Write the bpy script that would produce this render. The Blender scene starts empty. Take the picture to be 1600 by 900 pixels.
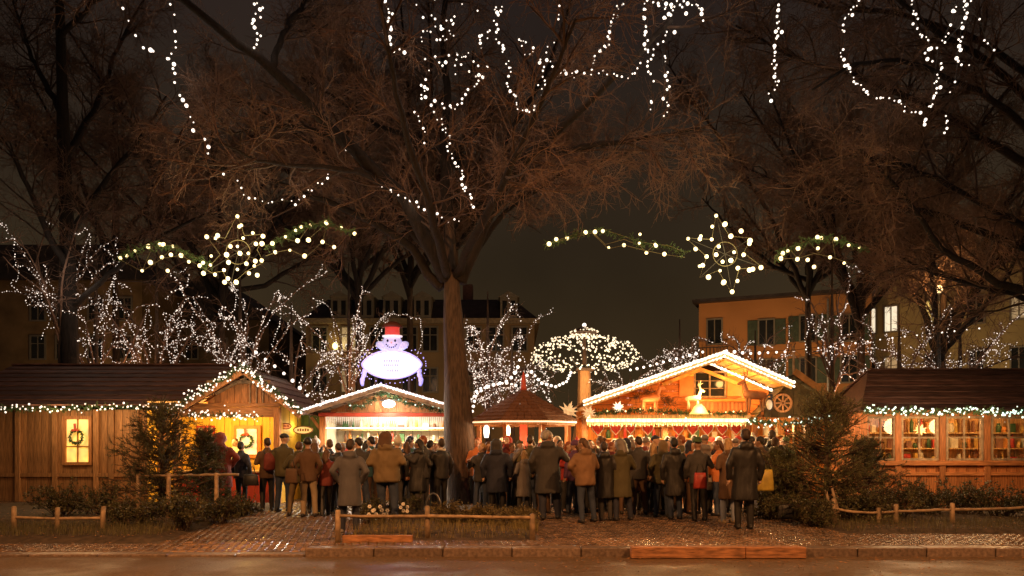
import bpy, bmesh, math, random
import numpy as np
from mathutils import Vector, Matrix, Euler
R = math.radians
rnd = random.Random(7)
rng = np.random.default_rng(11)
SC = bpy.context.scene
COL = SC.collection

# ------------------------------------------------------------------ camera, world, light
CAMZ = 1.6
G = 0.12                                     # height of the market pavement above the road
cam = bpy.data.objects.new('camera', bpy.data.cameras.new('camera')); COL.objects.link(cam)
cam.location = (0, 0, CAMZ); cam.rotation_euler = (R(90), 0, 0)
cam.data.lens = 27; cam.data.sensor_width = 36; cam.data.shift_y = 247/1600
cam.data.clip_start = 0.1; cam.data.clip_end = 1500
SC.camera = cam

W = bpy.data.worlds.new('World'); SC.world = W; W.use_nodes = True
nt = W.node_tree; nt.nodes.clear()
wo = nt.nodes.new('ShaderNodeOutputWorld'); bg = nt.nodes.new('ShaderNodeBackground')
sky = nt.nodes.new('ShaderNodeTexSky'); sky.sky_type = 'NISHITA'; sky.sun_disc = False
sky.sun_elevation = R(-4); sky.sun_rotation = R(200)
bg.inputs['Strength'].default_value = 0.05
# the glow of the town on low cloud, a little stronger towards the horizon all round
tc = nt.nodes.new('ShaderNodeTexCoord'); sp = nt.nodes.new('ShaderNodeSeparateXYZ')
ramp = nt.nodes.new('ShaderNodeValToRGB')
ramp.color_ramp.elements[0].position = 0.0; ramp.color_ramp.elements[0].color = (0.036, 0.0215, 0.0085, 1)
ramp.color_ramp.elements[1].position = 0.6; ramp.color_ramp.elements[1].color = (0.0095, 0.0058, 0.0060, 1)
e = ramp.color_ramp.elements.new(0.22); e.color = (0.0205, 0.0135, 0.0068, 1)
bg2 = nt.nodes.new('ShaderNodeBackground'); bg2.inputs['Strength'].default_value = 1.0
add = nt.nodes.new('ShaderNodeAddShader')
L = nt.links.new
L(sky.outputs[0], bg.inputs['Color']); L(tc.outputs['Generated'], sp.inputs[0]); L(sp.outputs['Z'], ramp.inputs[0])
wn = nt.nodes.new('ShaderNodeTexNoise'); wn.inputs['Scale'].default_value = 2.2; wn.inputs['Detail'].default_value = 4
wr = nt.nodes.new('ShaderNodeMapRange'); wr.inputs['From Min'].default_value = .3; wr.inputs['From Max'].default_value = .7; wr.inputs['To Min'].default_value = .68; wr.inputs['To Max'].default_value = 1.3
L(tc.outputs['Generated'], wn.inputs['Vector']); L(wn.outputs['Fac'], wr.inputs[0]); L(wr.outputs[0], bg2.inputs['Strength'])
L(ramp.outputs[0], bg2.inputs['Color']); L(bg.outputs[0], add.inputs[0]); L(bg2.outputs[0], add.inputs[1])
L(add.outputs[0], wo.inputs[0])
SC.view_settings.view_transform = 'Standard'; SC.view_settings.look = 'None'
SC.view_settings.exposure = 0.55; SC.view_settings.gamma = 1.0
SC.render.engine = 'CYCLES'
SC.cycles.use_denoising = True
SC.cycles.max_bounces = 4; SC.cycles.diffuse_bounces = 2; SC.cycles.glossy_bounces = 2
SC.cycles.transmission_bounces = 4; SC.cycles.transparent_max_bounces = 8
SC.cycles.sample_clamp_indirect = 2.0
SC.cycles.caustics_reflective = False; SC.cycles.caustics_refractive = False
# night: the sun lamp is only the faint residual light of the sky
sd = bpy.data.lights.new('sun', 'SUN'); sd.energy = 0.015; sd.angle = R(20); sd.color = (0.8, 0.8, 1.0)
so = bpy.data.objects.new('sun', sd); COL.objects.link(so); so.rotation_euler = (R(40), R(15), R(-20))

# ------------------------------------------------------------------ helpers
def PX(px, py, Y): return Vector(((px-800)/1200*Y, Y, CAMZ+(697-py)/1200*Y))
def XX(px, Y): return (px-800)/1200*Y
def ZZ(py, Y): return CAMZ+(697-py)/1200*Y
def GP(px, py, g=G):
    Y = 1200*(CAMZ-g)/(py-697); return Vector(((px-800)/1200*Y, Y, g))

def origin(o):
    v = Vector((0, 0, 0))
    while o: v += Vector(o.location); o = o.parent
    return v
def tag(o, label=None, cat=None, group=None, kind=None):
    if label: o['label'] = label
    if cat: o['category'] = cat
    if group: o['group'] = group
    if kind: o['kind'] = kind
    return o
def thing(name, label, cat, loc=(0, 0, 0), group=None, rz=0):
    o = bpy.data.objects.new(name, None); COL.objects.link(o); o.location = loc
    o.rotation_euler.z = rz; o.empty_display_size = 0.1
    return tag(o, label, cat, group)
def setting(name, loc=(0, 0, 0)):
    o = bpy.data.objects.new(name, None); COL.objects.link(o); o.location = loc
    o['kind'] = 'structure'; return o
def put(name, me, parent=None, loc=(0, 0, 0), rot=None, sc=None, world=True, kind=None):
    o = bpy.data.objects.new(name, me); COL.objects.link(o)
    if parent: o.parent = parent
    v = Vector(loc)
    if world and parent: v = v - origin(parent)
    o.location = v
    if rot: o.rotation_euler = rot
    if sc is not None: o.scale = (sc, sc, sc) if not hasattr(sc, '__len__') else sc
    if kind: o['kind'] = kind
    return o
def arr_mesh(name, V, F, mat=None, smooth=False, mats=None, mi=None):
    V = np.asarray(V, dtype=np.float32).reshape(-1, 3); F = np.asarray(F, dtype=np.int32)
    me = bpy.data.meshes.new(name); n, k = F.shape
    me.vertices.add(len(V)); me.vertices.foreach_set('co', V.ravel())
    me.loops.add(n*k); me.loops.foreach_set('vertex_index', F.ravel())
    me.polygons.add(n); me.polygons.foreach_set('loop_start', np.arange(0, n*k, k, dtype=np.int32))
    if smooth: me.polygons.foreach_set('use_smooth', np.ones(n, dtype=bool))
    me.update(calc_edges=True)
    if mat: me.materials.append(mat)
    return me

def led_chain(root, p, q, m, r_=.036, step=.085, off=(0, -.03, 0)):
    p, q = Vector(p), Vector(q); n = int((q-p).length/step); b = MB()
    for i in range(n+1): b.ell(p.lerp(q, i/n)+Vector(off)+Vector((0, 0, rnd.gauss(0, .006))), *[r_*rnd.uniform(.75, 1.15)]*3, 6, 4)
    b.build('led_chain', m, root, kind='stuff')
class MB:
    def __init__(s): s.v = []; s.f = []
    def add(s, vs, fs):
        n = len(s.v); s.v += [tuple(v) for v in vs]; s.f += [tuple(i+n for i in f) for f in fs]; return s
    def box(s, x0, x1, y0, y1, z0, z1):
        vs = [(x, y, z) for z in (z0, z1) for y in (y0, y1) for x in (x0, x1)]
        return s.add(vs, [(0, 2, 3, 1), (4, 5, 7, 6), (0, 1, 5, 4), (2, 6, 7, 3), (0, 4, 6, 2), (1, 3, 7, 5)])
    def bar(s, p, q, w, d, up=(0, 0, 1)):          # a squared bar between two points, w along side, d along up
        p, q = Vector(p), Vector(q); t = (q-p).normalized(); u = Vector(up); a = t.cross(u)
        if a.length < 1e-3: a = t.cross(Vector((0, 1, 0)))
        a.normalize(); b = a.cross(t); vs = []
        for c in (p, q):
            for i, j in ((-1, -1), (1, -1), (1, 1), (-1, 1)): vs.append(c+a*(i*w/2)+b*(j*d/2))
        return s.add(vs, [(3, 2, 1, 0), (4, 5, 6, 7), (0, 1, 5, 4), (1, 2, 6, 5), (2, 3, 7, 6), (3, 0, 4, 7)])
    def prism(s, poly, y0, y1):                    # polygon in XZ extruded along Y
        n = len(poly); vs = [(x, y0, z) for x, z in poly]+[(x, y1, z) for x, z in poly]
        fs = [tuple(range(n)), tuple(range(2*n-1, n-1, -1))]+[(i, i+n, (i+1) % n+n, (i+1) % n) for i in range(n)]
        return s.add(vs, fs)
    def slab(s, a, b, c, d, th):                   # quad a b c d thickened along its normal
        a, b, c, d = map(Vector, (a, b, c, d)); n = (b-a).cross(d-a).normalized()*th
        return s.add([a, b, c, d, a-n, b-n, c-n, d-n], [(0, 1, 2, 3), (7, 6, 5, 4), (0, 4, 5, 1), (1, 5, 6, 2), (2, 6, 7, 3), (3, 7, 4, 0)])
    def tube(s, pts, r, n=8, caps=True):
        pts = [Vector(p) for p in pts]; m = len(pts)
        rs = r if hasattr(r, '__len__') else [r]*m
        prev = None; vs = []
        for i, p in enumerate(pts):
            t = (pts[min(i+1, m-1)]-pts[max(i-1, 0)]).normalized()
            if prev is None:
                a = t.cross(Vector((0, 0, 1)))
                if a.length < 0.05: a = t.cross(Vector((0, 1, 0)))
            else: a = prev-t*prev.dot(t)
            a.normalize(); prev = a; b = t.cross(a)
            for k in range(n):
                w = 2*math.pi*k/n; vs.append(p+(a*math.cos(w)+b*math.sin(w))*rs[i])
        fs = [(i*n+k, i*n+(k+1) % n, (i+1)*n+(k+1) % n, (i+1)*n+k) for i in range(m-1) for k in range(n)]
        if caps: fs += [tuple(range(n-1, -1, -1)), tuple((m-1)*n+k for k in range(n))]
        return s.add(vs, fs)
    def loft(s, rings, n=16):                      # rings (cx, cy, z, rx, ry), closed
        vs = []; m = len(rings)
        for cx, cy, z, rx, ry in rings:
            for k in range(n):
                w = 2*math.pi*k/n; vs.append((cx+rx*math.cos(w), cy+ry*math.sin(w), z))
        fs = [(i*n+k, i*n+(k+1) % n, (i+1)*n+(k+1) % n, (i+1)*n+k) for i in range(m-1) for k in range(n)]
        fs += [tuple(range(n-1, -1, -1)), tuple((m-1)*n+k for k in range(n))]
        return s.add(vs, fs)
    def ell(s, c, rx, ry, rz, n=12, m=8, rot=None):
        vs = [(0, 0, -rz)]; c = Vector(c)
        for i in range(1, m):
            a = -math.pi/2+math.pi*i/m
            for k in range(n):
                w = 2*math.pi*k/n; vs.append((rx*math.cos(a)*math.cos(w), ry*math.cos(a)*math.sin(w), rz*math.sin(a)))
        vs.append((0, 0, rz)); T = len(vs)-1
        fs = [(0, 1+(k+1) % n, 1+k) for k in range(n)]
        for i in range(m-2):
            fs += [(1+i*n+k, 1+i*n+(k+1) % n, 1+(i+1)*n+(k+1) % n, 1+(i+1)*n+k) for k in range(n)]
        fs += [(T, 1+(m-2)*n+k, 1+(m-2)*n+(k+1) % n) for k in range(n)]
        if rot: M = Euler(rot).to_matrix(); vs = [M @ Vector(v) for v in vs]
        return s.add([Vector(v)+c for v in vs], fs)
    def cap(s, p, q, r0, r1=None, n=10):           # tapered capsule
        p, q = Vector(p), Vector(q); r1 = r0 if r1 is None else r1; t = (q-p).normalized()
        pts = [p-t*r0*.98, p-t*r0*.7, p, q, q+t*r1*.7, q+t*r1*.98]
        return s.tube(pts, [r0*.2, r0*.71, r0, r1, r1*.71, r1*.2], n)
    def mesh(s, name, mat=None, smooth=False):
        me = bpy.data.meshes.new(name); me.from_pydata(s.v, [], s.f); me.update()
        if mat: me.materials.append(mat)
        if smooth: me.polygons.foreach_set('use_smooth', [True]*len(me.polygons))
        return me
    def build(s, name, mat, parent=None, smooth=False, kind=None, bevel=0):
        o = origin(parent) if parent else Vector((0, 0, 0))
        if o.length: s.v = [tuple(Vector(v)-o) for v in s.v]
        me = s.mesh(name, mat, smooth)
        if bevel:
            bm = bmesh.new(); bm.from_mesh(me)
            bmesh.ops.bevel(bm, geom=bm.edges[:], offset=bevel, segments=1, affect='EDGES'); bm.to_mesh(me); bm.free()
        return put(name, me, parent, world=False, kind=kind)

# ------------------------------------------------------------------ materials
MATS = {}
def mat(name, col, rough=.7, var=.25, scale=6, bump=.2, stretch=(1, 1, 1), metal=0, objvar=.0, col2=None, spec=.5, detail=6):
    if name in MATS: return MATS[name]
    m = bpy.data.materials.new(name); m.use_nodes = True; n = m.node_tree; b = n.nodes['Principled BSDF']
    b.inputs['Roughness'].default_value = rough; b.inputs['Metallic'].default_value = metal
    b.inputs['Specular IOR Level'].default_value = spec
    t = n.nodes.new('ShaderNodeTexCoord'); mp = n.nodes.new('ShaderNodeMapping'); mp.inputs['Scale'].default_value = stretch
    no = n.nodes.new('ShaderNodeTexNoise'); no.inputs['Scale'].default_value = scale; no.inputs['Detail'].default_value = detail
    n.links.new(t.outputs['Object'], mp.inputs[0]); n.links.new(mp.outputs[0], no.inputs['Vector'])
    cr = n.nodes.new('ShaderNodeValToRGB'); c2 = col2 or tuple(min(1, c*(1+var*1.4)) for c in col)
    cr.color_ramp.elements[0].color = (*[c*(1-var) for c in col], 1); cr.color_ramp.elements[1].color = (*c2, 1)
    cr.color_ramp.elements[0].position = .32; cr.color_ramp.elements[1].position = .68
    n.links.new(no.outputs['Fac'], cr.inputs[0]); last = cr.outputs[0]
    if objvar:
        oi = n.nodes.new('ShaderNodeObjectInfo'); hs = n.nodes.new('ShaderNodeHueSaturation')
        mr = n.nodes.new('ShaderNodeMapRange'); mr.inputs['To Min'].default_value = 1-objvar; mr.inputs['To Max'].default_value = 1+objvar
        n.links.new(oi.outputs['Random'], mr.inputs[0]); n.links.new(mr.outputs[0], hs.inputs['Value']); n.links.new(last, hs.inputs['Color'])
        last = hs.outputs[0]
    n.links.new(last, b.inputs['Base Color'])
    if bump:
        bp = n.nodes.new('ShaderNodeBump'); bp.inputs['Strength'].default_value = bump; bp.inputs['Distance'].default_value = .02
        n.links.new(no.outputs['Fac'], bp.inputs['Height']); n.links.new(bp.outputs[0], b.inputs['Normal'])
    MATS[name] = m; return m
def glow(name, col, st, sample=False, base=(.8, .8, .8)):
    if name in MATS: return MATS[name]
    m = bpy.data.materials.new(name); m.use_nodes = True; b = m.node_tree.nodes['Principled BSDF']
    b.inputs['Base Color'].default_value = (*base, 1)
    b.inputs['Emission Color'].default_value = (*col, 1); b.inputs['Emission Strength'].default_value = st
    m.cycles.emission_sampling = 'AUTO' if sample else 'NONE'
    MATS[name] = m; return m
def wood(name, col, **k):
    a = dict(rough=.6, var=.35, scale=5, bump=.35, stretch=(9, 9, .8), objvar=.22); a.update(k); return mat(name, col, **a)

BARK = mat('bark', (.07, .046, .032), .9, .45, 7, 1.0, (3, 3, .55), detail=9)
LIMB = mat('dark_limb_bark', (.016, .011, .009), .9, .45, 7, 1.0, (3, 3, .55), detail=9)  # trunk bark darkened: the limbs' unlit silhouette is put into the colour
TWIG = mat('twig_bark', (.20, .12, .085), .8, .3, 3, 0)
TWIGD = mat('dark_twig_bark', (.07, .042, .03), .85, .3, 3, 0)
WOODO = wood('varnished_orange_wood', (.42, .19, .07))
WOODH = wood('varnished_orange_board', (.44, .20, .07), stretch=(.8, 9, 9))
WOODD = wood('dark_stained_wood', (.13, .065, .035))
WOODDH = wood('dark_stained_board', (.10, .052, .034), stretch=(.8, 9, 9))
WOODP = wood('weathered_pale_wood', (.30, .21, .13), stretch=(2, 2, 2))
WOODY = wood('pale_pine_board', (.62, .40, .16))
ROOFB = wood('brown_roof_boards', (.12, .06, .045), stretch=(.7, 5, 5), rough=.7, var=.6, scale=3.5, objvar=.35)
ROOFR = wood('dark_roof_boards', (.075, .038, .03), stretch=(.7, 5, 5), rough=.7, var=.6, scale=3.5, objvar=.35)
SHING = wood('wooden_shingles', (.16, .075, .045), objvar=.1)
RED = mat('red_painted_board', (.55, .08, .05), .5, .2, 5, .1)
WHITE = mat('white_paint', (.75, .73, .68), .5, .1, 5, .05)
NEEDLE = mat('dark_pine_needles', (.06, .095, .045), .7, .5, 2.5, 0, col2=(.13, .15, .07))
NEEDLE2 = mat('brownish_pine_needles', (.12, .16, .06), .7, .5, 2.0, 0, col2=(.28, .28, .12))
GARL = mat('fir_garland', (.05, .10, .035), .7, .5, 8, 0)
LEAF = mat('shrub_leaves', (.05, .07, .03), .5, .5, 3, 0, col2=(.13, .12, .05))
DRYG = mat('dry_grass', (.20, .16, .06), .8, .4, 6, 0)
LITTER = mat('fallen_leaves', (.30, .15, .06), .7, .5, 5, 0)
WIRE = mat('black_cable', (.02, .018, .016), .6, .1, 5, 0)
STEEL = mat('galvanised_steel', (.35, .34, .33), .45, .2, 8, .05, metal=.6)
DARKM = mat('dark_metal', (.05, .05, .05), .45, .2, 8, .05, metal=.7)
ROPE = mat('pale_light_hose', (.14, .13, .07), .6, .2, 8, 0)
GRANITE = mat('kerb_granite', (.17, .125, .10), .35, .35, 22, .35, objvar=.18)
COBBLE = mat('cobble_granite', (.20, .13, .085), .24, .5, 5, .5, objvar=.3)
PLASTER_T = mat('tan_plaster', (.28, .19, .10), .9, .15, .5, .1)
PLASTER_O = mat('orange_plaster', (.50, .23, .085), .9, .14, .4, .1)
PLASTER_Y = mat('ochre_plaster', (.36, .27, .13), .9, .2, .5, .1)
SLATE = mat('dark_slate', (.045, .035, .035), .6, .3, 3, .3)
GLASSD = mat('night_glass', (.02, .022, .025), .12, .2, 3, 0)
FRAMEW = mat('white_window_frame', (.22, .19, .15), .6, .1, 4, 0)
B_WHITE = glow('bulb_warm_white', (1, .84, .70), 1.5)
B_GOLD = glow('bulb_golden', (1, .72, .30), 2.3)
B_FAIRY = glow('fairy_white', (1, .82, .66), 1.1)
B_FAIRYD = glow('fairy_faint', (1, .83, .70), 1.05)
B_COOL = glow('fairy_cool', (.60, 1.0, .84), 1.0)

def lamp(kind, loc, energy, col, size=.1, parent=None, name='lamp_light', rot=None, sy=None, spot=None, world=True):
    d = bpy.data.lights.new(name, kind); d.energy = energy*(.35 if name == 'bulb_glow' else 1); d.color = col
    if kind == 'AREA':
        d.size = size
        if sy: d.shape = 'RECTANGLE'; d.size_y = sy
    elif kind == 'SPOT':
        d.shadow_soft_size = size; d.spot_size = spot or R(120); d.spot_blend = .6
    else: d.shadow_soft_size = size
    o = bpy.data.objects.new(name, d); COL.objects.link(o)
    if parent: o.parent = parent
    o.location = Vector(loc)-(origin(parent) if parent and world else Vector((0, 0, 0)))
    if rot: o.rotation_euler = rot
    return o

# ------------------------------------------------------------------ GROUND, ROAD, KERB, PAVEMENT
def gh(x, y):                                     # height of the paving: ramps down to the dropped kerb on the left
    t = min(1, max(0, (-2.45-x)/.5)); u = min(1, max(0, (14.2-y)/2.6))
    return G-.085*t*u
def ground_sheet(name, xs, ys, zf, m):
    V = [(x, y, zf(x, y)) for y in ys for x in xs]; nx = len(xs)
    F = [(j*nx+i, j*nx+i+1, (j+1)*nx+i+1, (j+1)*nx+i) for j in range(len(ys)-1) for i in range(nx-1)]
    o = put(name, arr_mesh(name, V, F, m, True)); o['kind'] = 'structure'; return o
def wet(name, col, rlo, rhi, sc, bump, bsc, col2):
    m = bpy.data.materials.new(name); m.use_nodes = True; n = m.node_tree; b = n.nodes['Principled BSDF']; k = n.links.new
    t = n.nodes.new('ShaderNodeTexCoord')
    a = n.nodes.new('ShaderNodeTexNoise'); a.inputs['Scale'].default_value = sc; a.inputs['Detail'].default_value = 5
    f = n.nodes.new('ShaderNodeTexNoise'); f.inputs['Scale'].default_value = bsc; f.inputs['Detail'].default_value = 8
    k(t.outputs['Object'], a.inputs['Vector']); k(t.outputs['Object'], f.inputs['Vector'])
    c = n.nodes.new('ShaderNodeValToRGB'); c.color_ramp.elements[0].color = (*col, 1); c.color_ramp.elements[1].color = (*col2, 1)
    c.color_ramp.elements[0].position = .35; c.color_ramp.elements[1].position = .65
    k(f.outputs['Fac'], c.inputs[0]); k(c.outputs[0], b.inputs['Base Color'])
    r = n.nodes.new('ShaderNodeMapRange'); r.inputs['From Min'].default_value = .4; r.inputs['From Max'].default_value = .62
    r.inputs['To Min'].default_value = rlo; r.inputs['To Max'].default_value = rhi
    k(a.outputs['Fac'], r.inputs[0]); k(r.outputs[0], b.inputs['Roughness'])
    bp = n.nodes.new('ShaderNodeBump'); bp.inputs['Strength'].default_value = bump; bp.inputs['Distance'].default_value = .01
    k(f.outputs['Fac'], bp.inputs['Height']); k(bp.outputs[0], b.inputs['Normal']); MATS[name] = m; return m
ASPH = wet('wet_asphalt', (.075, .05, .03), .28, .7, .9, 1.0, 26, (.17, .11, .06))
SAND = wet('sandy_joint', (.07, .052, .038), .5, .8, 1.2, .5, 30, (.12, .09, .062))
SOIL = mat('dark_soil', (.06, .042, .028), .95, .4, 9, .8)
big = MB(); big.add([(-600, -600, -.012), (600, -600, -.012), (600, 900, -.012), (-600, 900, -.012)], [(0, 1, 2, 3)])
tag(big.build('ground', SOIL), kind='structure')
road = ground_sheet('road', [-60, -20, 20, 60], [-6, 0, 5.5, 11.1], lambda x, y: 0, ASPH)
nearp = ground_sheet('near_pavement', [-60, 60], [-40, -6.05], lambda x, y: .1, SAND)
xs = [-90, -40, -20, -14]+list(np.arange(-12, 12.01, .5))+[14, 20, 40, 90]
pav = ground_sheet('pavement', xs, [11.36]+list(np.arange(11.8, 14.3, .4))+[14.6, 18, 24, 40, 70, 110], lambda x, y: gh(x, y)-.012, SAND)
# kerb stones
kerb = setting('kerb', (0, 11.1, 0))
km = {}
x = -16.0
while x < 16:
    w = 1.0
    lo = x+w/2 < -2.5
    h = .035 if lo else G+.004
    key = lo
    if key not in km:
        mb = MB().box(.006, w-.006, 0, .28, -.15, h); o = mb.build('kerb_stone', GRANITE, bevel=.012); km[key] = o.data
        bpy.data.objects.remove(o)
    put('kerb_stone', km[key], kerb, (x, 11.1+rnd.uniform(-.006, .006), rnd.uniform(-.004, .004)), rot=(0, 0, rnd.uniform(-.004, .004)))
    x += w
# cobbles
BEDS = [(-2.75, .42, 12.0, 16.0), (-14, -5.6, 12.2, 19.4), (5.6, 16, 12.9, 17.6), (-2.2, .5, 15.5, 19.8)]
def in_bed(x, y):
    for a, b, c, d in BEDS:
        if a < x < b and c < y < d: return True
    return False
hs = .058
c0 = MB(); c0.add([(-hs, -hs, -.03), (hs, -hs, -.03), (hs, hs, -.03), (-hs, hs, -.03), (-hs, -hs, -.006), (hs, -hs, -.006), (hs, hs, -.006), (-hs, hs, -.006),
                   (-hs*.72, -hs*.72, .006), (hs*.72, -hs*.72, .006), (hs*.72, hs*.72, .006), (-hs*.72, hs*.72, .006)],
                  [(8, 9, 10, 11)]+[(a, (a+1) % 4, 4+(a+1) % 4, 4+a) for a in range(4)]+[(4+a, 4+(a+1) % 4, 8+(a+1) % 4, 8+a) for a in range(4)])
cme = c0.mesh('cobble', COBBLE)
CV = np.array(c0.v); CF = np.array(c0.f)
pts = []
yy = 11.46; row = 0
while yy < 21.5:
    st = .128 if yy < 16 else .15
    hw = min(13.5, yy*.68+.3)
    for xx in np.arange(-hw, hw, st):
        X_ = xx+(st/2 if row % 2 else 0)+rnd.uniform(-.008, .008); Y_ = yy+rnd.uniform(-.008, .008)
        if not in_bed(X_, Y_): pts.append((X_, Y_, st/.128))
    yy += st; row += 1
near = [p for p in pts if p[1] < 12.4 and (-5.2 < p[0] < -2.7 or 1.0 < p[0] < 4.2)]; rnd.shuffle(near); near = set(near[:300])
for p in near:
    put('cobble', cme, pav, (p[0], p[1], gh(p[0], p[1])+rnd.uniform(-.003, .004)), rot=(rnd.uniform(-.05, .05), rnd.uniform(-.05, .05), rnd.uniform(-.1, .1)))
rest = [p for p in pts if p not in near]; N = len(rest)
P3 = np.array([(p[0], p[1], gh(p[0], p[1])+rnd.uniform(-.003, .005)) for p in rest]); S3 = np.array([p[2] for p in rest])
an = rng.uniform(-.12, .12, N); ca, sa = np.cos(an), np.sin(an)
tx, ty = rng.uniform(-.06, .06, N), rng.uniform(-.06, .06, N)
V = np.zeros((N, 12, 3)); V[:, :, 0] = ca[:, None]*CV[:, 0]-sa[:, None]*CV[:, 1]; V[:, :, 1] = sa[:, None]*CV[:, 0]+ca[:, None]*CV[:, 1]
V[:, :, :2] *= S3[:, None, None]
V[:, :, 2] = CV[:, 2]+tx[:, None]*V[:, :, 0]+ty[:, None]*V[:, :, 1]; V += P3[:, None, :]
F = (CF[None]+np.arange(N)[:, None, None]*12).reshape(-1, 4)
put('cobble_field', arr_mesh('cobble_field', V, F, COBBLE), pav, kind='stuff')
# planting beds: raised soil
for i, (a, b, c, d) in enumerate(BEDS[:3]):
    if i == 0: d = 19.6
    nx_, ny_ = 24, 24; xs_ = np.linspace(a, b, nx_); ys_ = np.linspace(c, d, ny_)
    def zf(x, y, a=a, b=b, c=c, d=d):
        ed = min(x-a, b-x, y-c, d-y); return gh(x, y)-.03+min(.10, ed*.5)+(.02*math.sin(x*7.3+y*3.1)*math.sin(y*5.7-x*2) if ed > .05 else 0)
    ground_sheet('planting_bed', list(xs_), list(ys_), zf, SOIL)

# ------------------------------------------------------------------ TREES
def resample(pts, K):
    P = np.array(pts, float); d = np.r_[0, np.cumsum(np.linalg.norm(np.diff(P, axis=0), axis=1))]
    t = np.linspace(0, d[-1], K); return np.stack([np.interp(t, d, P[:, i]) for i in range(3)], 1)
def nrm(v): return v/np.maximum(np.linalg.norm(v, axis=-1, keepdims=True), 1e-9)
def spawn(P, n, t0, t1, L0, L1, ang, up, K, wig=.25, down=0, yb=0):
    N, KP, _ = P.shape; idx = np.repeat(np.arange(N), n); M = len(idx)
    t = rng.uniform(t0, t1, M)*(KP-1); i0 = np.minimum(t.astype(int), KP-2); f = (t-i0)[:, None]
    a, b = P[idx, i0], P[idx, i0+1]; base = a*(1-f)+b*f; tan = nrm(b-a)
    q = rng.normal(size=(M, 3)); q = nrm(q-tan*np.sum(q*tan, 1, keepdims=True))
    an = rng.uniform(ang[0], ang[1], M)[:, None]
    d = nrm(tan*np.cos(an)+q*np.sin(an)+np.array([0, yb, up]))
    Ls = rng.uniform(L0, L1, M)*(1.15-.6*t/(KP-1)); out = np.zeros((M, K, 3)); out[:, 0] = base
    for k in range(1, K):
        d = nrm(d+rng.normal(size=(M, 3))*wig+np.array([0, 0, -down])); out[:, k] = out[:, k-1]+d*(Ls/(K-1))[:, None]
    return out
def tubes(name, P, r0, r1, sides, m, smooth=False):
    N, K, _ = P.shape; T = np.zeros_like(P); T[:, 1:-1] = P[:, 2:]-P[:, :-2]; T[:, 0] = P[:, 1]-P[:, 0]; T[:, -1] = P[:, -1]-P[:, -2]; T = nrm(T)
    ref = np.where(np.abs(T[:, :, 2:3]) > .9, np.array([1., 0, 0]), np.array([0, 0, 1.]))
    A = nrm(np.cross(T, ref)); B = np.cross(T, A)
    r0 = np.broadcast_to(r0, (N,)); r1 = np.broadcast_to(r1, (N,)); u = np.linspace(0, 1, K)
    rr = r0[:, None]*(1-u)+r1[:, None]*u; w = np.arange(sides)*2*math.pi/sides
    V = P[:, :, None, :]+rr[:, :, None, None]*(A[:, :, None, :]*np.cos(w)[None, None, :, None]+B[:, :, None, :]*np.sin(w)[None, None, :, None])
    k, s = np.meshgrid(np.arange(K-1), np.arange(sides), indexing='ij')
    f = np.stack([k*sides+s, k*sides+(s+1) % sides, (k+1)*sides+(s+1) % sides, (k+1)*sides+s], -1).reshape(-1, 4)
    F = (f[None]+(np.arange(N)*K*sides)[:, None, None]).reshape(-1, 4)
    return arr_mesh(name, V, F, m, smooth)
def joinlimb(mb, pts, r0, r1, K=18, n=10, wob=.03, seed=0):
    P = resample(pts, K); P[1:-1] += rng.normal(size=(K-2, 3))*wob*np.linspace(1, .4, K-2)[:, None]
    r = np.linspace(r0, r1, K)*(1+rng.normal(size=K)*.03); mb.tube([Vector(p) for p in P], list(r), n, True); return P

def bare_tree(label, base, trunk, rt, limbs, dens=1.0, twigm=TWIG, group=None, L1=(1.3, 3.2), tw=1.0, tm=None, yb=0):
    """trunk: points; limbs: list of (points, r0, r1)"""
    root = thing('bare_tree', label, 'tree', base, group)
    mb = MB(); P = resample(trunk, 26)
    ra = np.interp(np.linspace(0, 1, 26), [0, .04, .12, .3, 1], rt)
    # fluted trunk
    vs = []; n = 20
    for i, p in enumerate(P):
        for k in range(n):
            w = 2*math.pi*k/n; fl = 1+.10*math.sin(3*w+.6)*max(.3, 1-i/9)+.045*math.sin(7*w+i*.35)+.03*math.sin(11*w-i*.9)
            vs.append((p[0]+ra[i]*fl*math.cos(w), p[1]+ra[i]*fl*math.sin(w), p[2]))
    fs = [(i*n+k, i*n+(k+1) % n, (i+1)*n+(k+1) % n, (i+1)*n+k) for i in range(25) for k in range(n)]
    fs += [tuple(25*n+k for k in range(n))]
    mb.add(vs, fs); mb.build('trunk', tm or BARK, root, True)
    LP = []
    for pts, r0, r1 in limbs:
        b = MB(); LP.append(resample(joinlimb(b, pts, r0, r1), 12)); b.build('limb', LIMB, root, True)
    LP = np.array(LP); lens = np.linalg.norm(np.diff(LP, axis=1), axis=2).sum(1)
    reps = np.maximum(1, (lens/5).astype(int)); LPr = np.repeat(LP, reps, 0)
    o = np.array(origin(root))
    b1 = spawn(LPr, int(13*dens), .18, 1, *L1, (.5, 1.15), .18, 7, .16, yb=yb)
    b2 = spawn(b1, 7, .15, 1, .6, 1.5, (.4, 1.1), .05, 6, .2)
    b3 = spawn(b2, 6, .1, 1, .3, .75, (.4, 1.1), 0, 4, .22, .06)
    b4 = spawn(b3, 2, .2, 1, .15, .4, (.3, 1.0), 0, 3, .2)
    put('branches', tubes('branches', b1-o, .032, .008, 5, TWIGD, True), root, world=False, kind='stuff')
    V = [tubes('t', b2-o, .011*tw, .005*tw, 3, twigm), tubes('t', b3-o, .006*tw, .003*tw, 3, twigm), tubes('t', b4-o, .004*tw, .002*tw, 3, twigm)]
    bm = bmesh.new()
    for v in V: bm.from_mesh(v); bpy.data.meshes.remove(v)
    me = bpy.data.meshes.new('twigs'); bm.to_mesh(me); bm.free(); me.materials.append(twigm)
    put('twigs', me, root, world=False, kind='stuff')
    return root
TB = GP(722, 790); TY = TB.y
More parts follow.
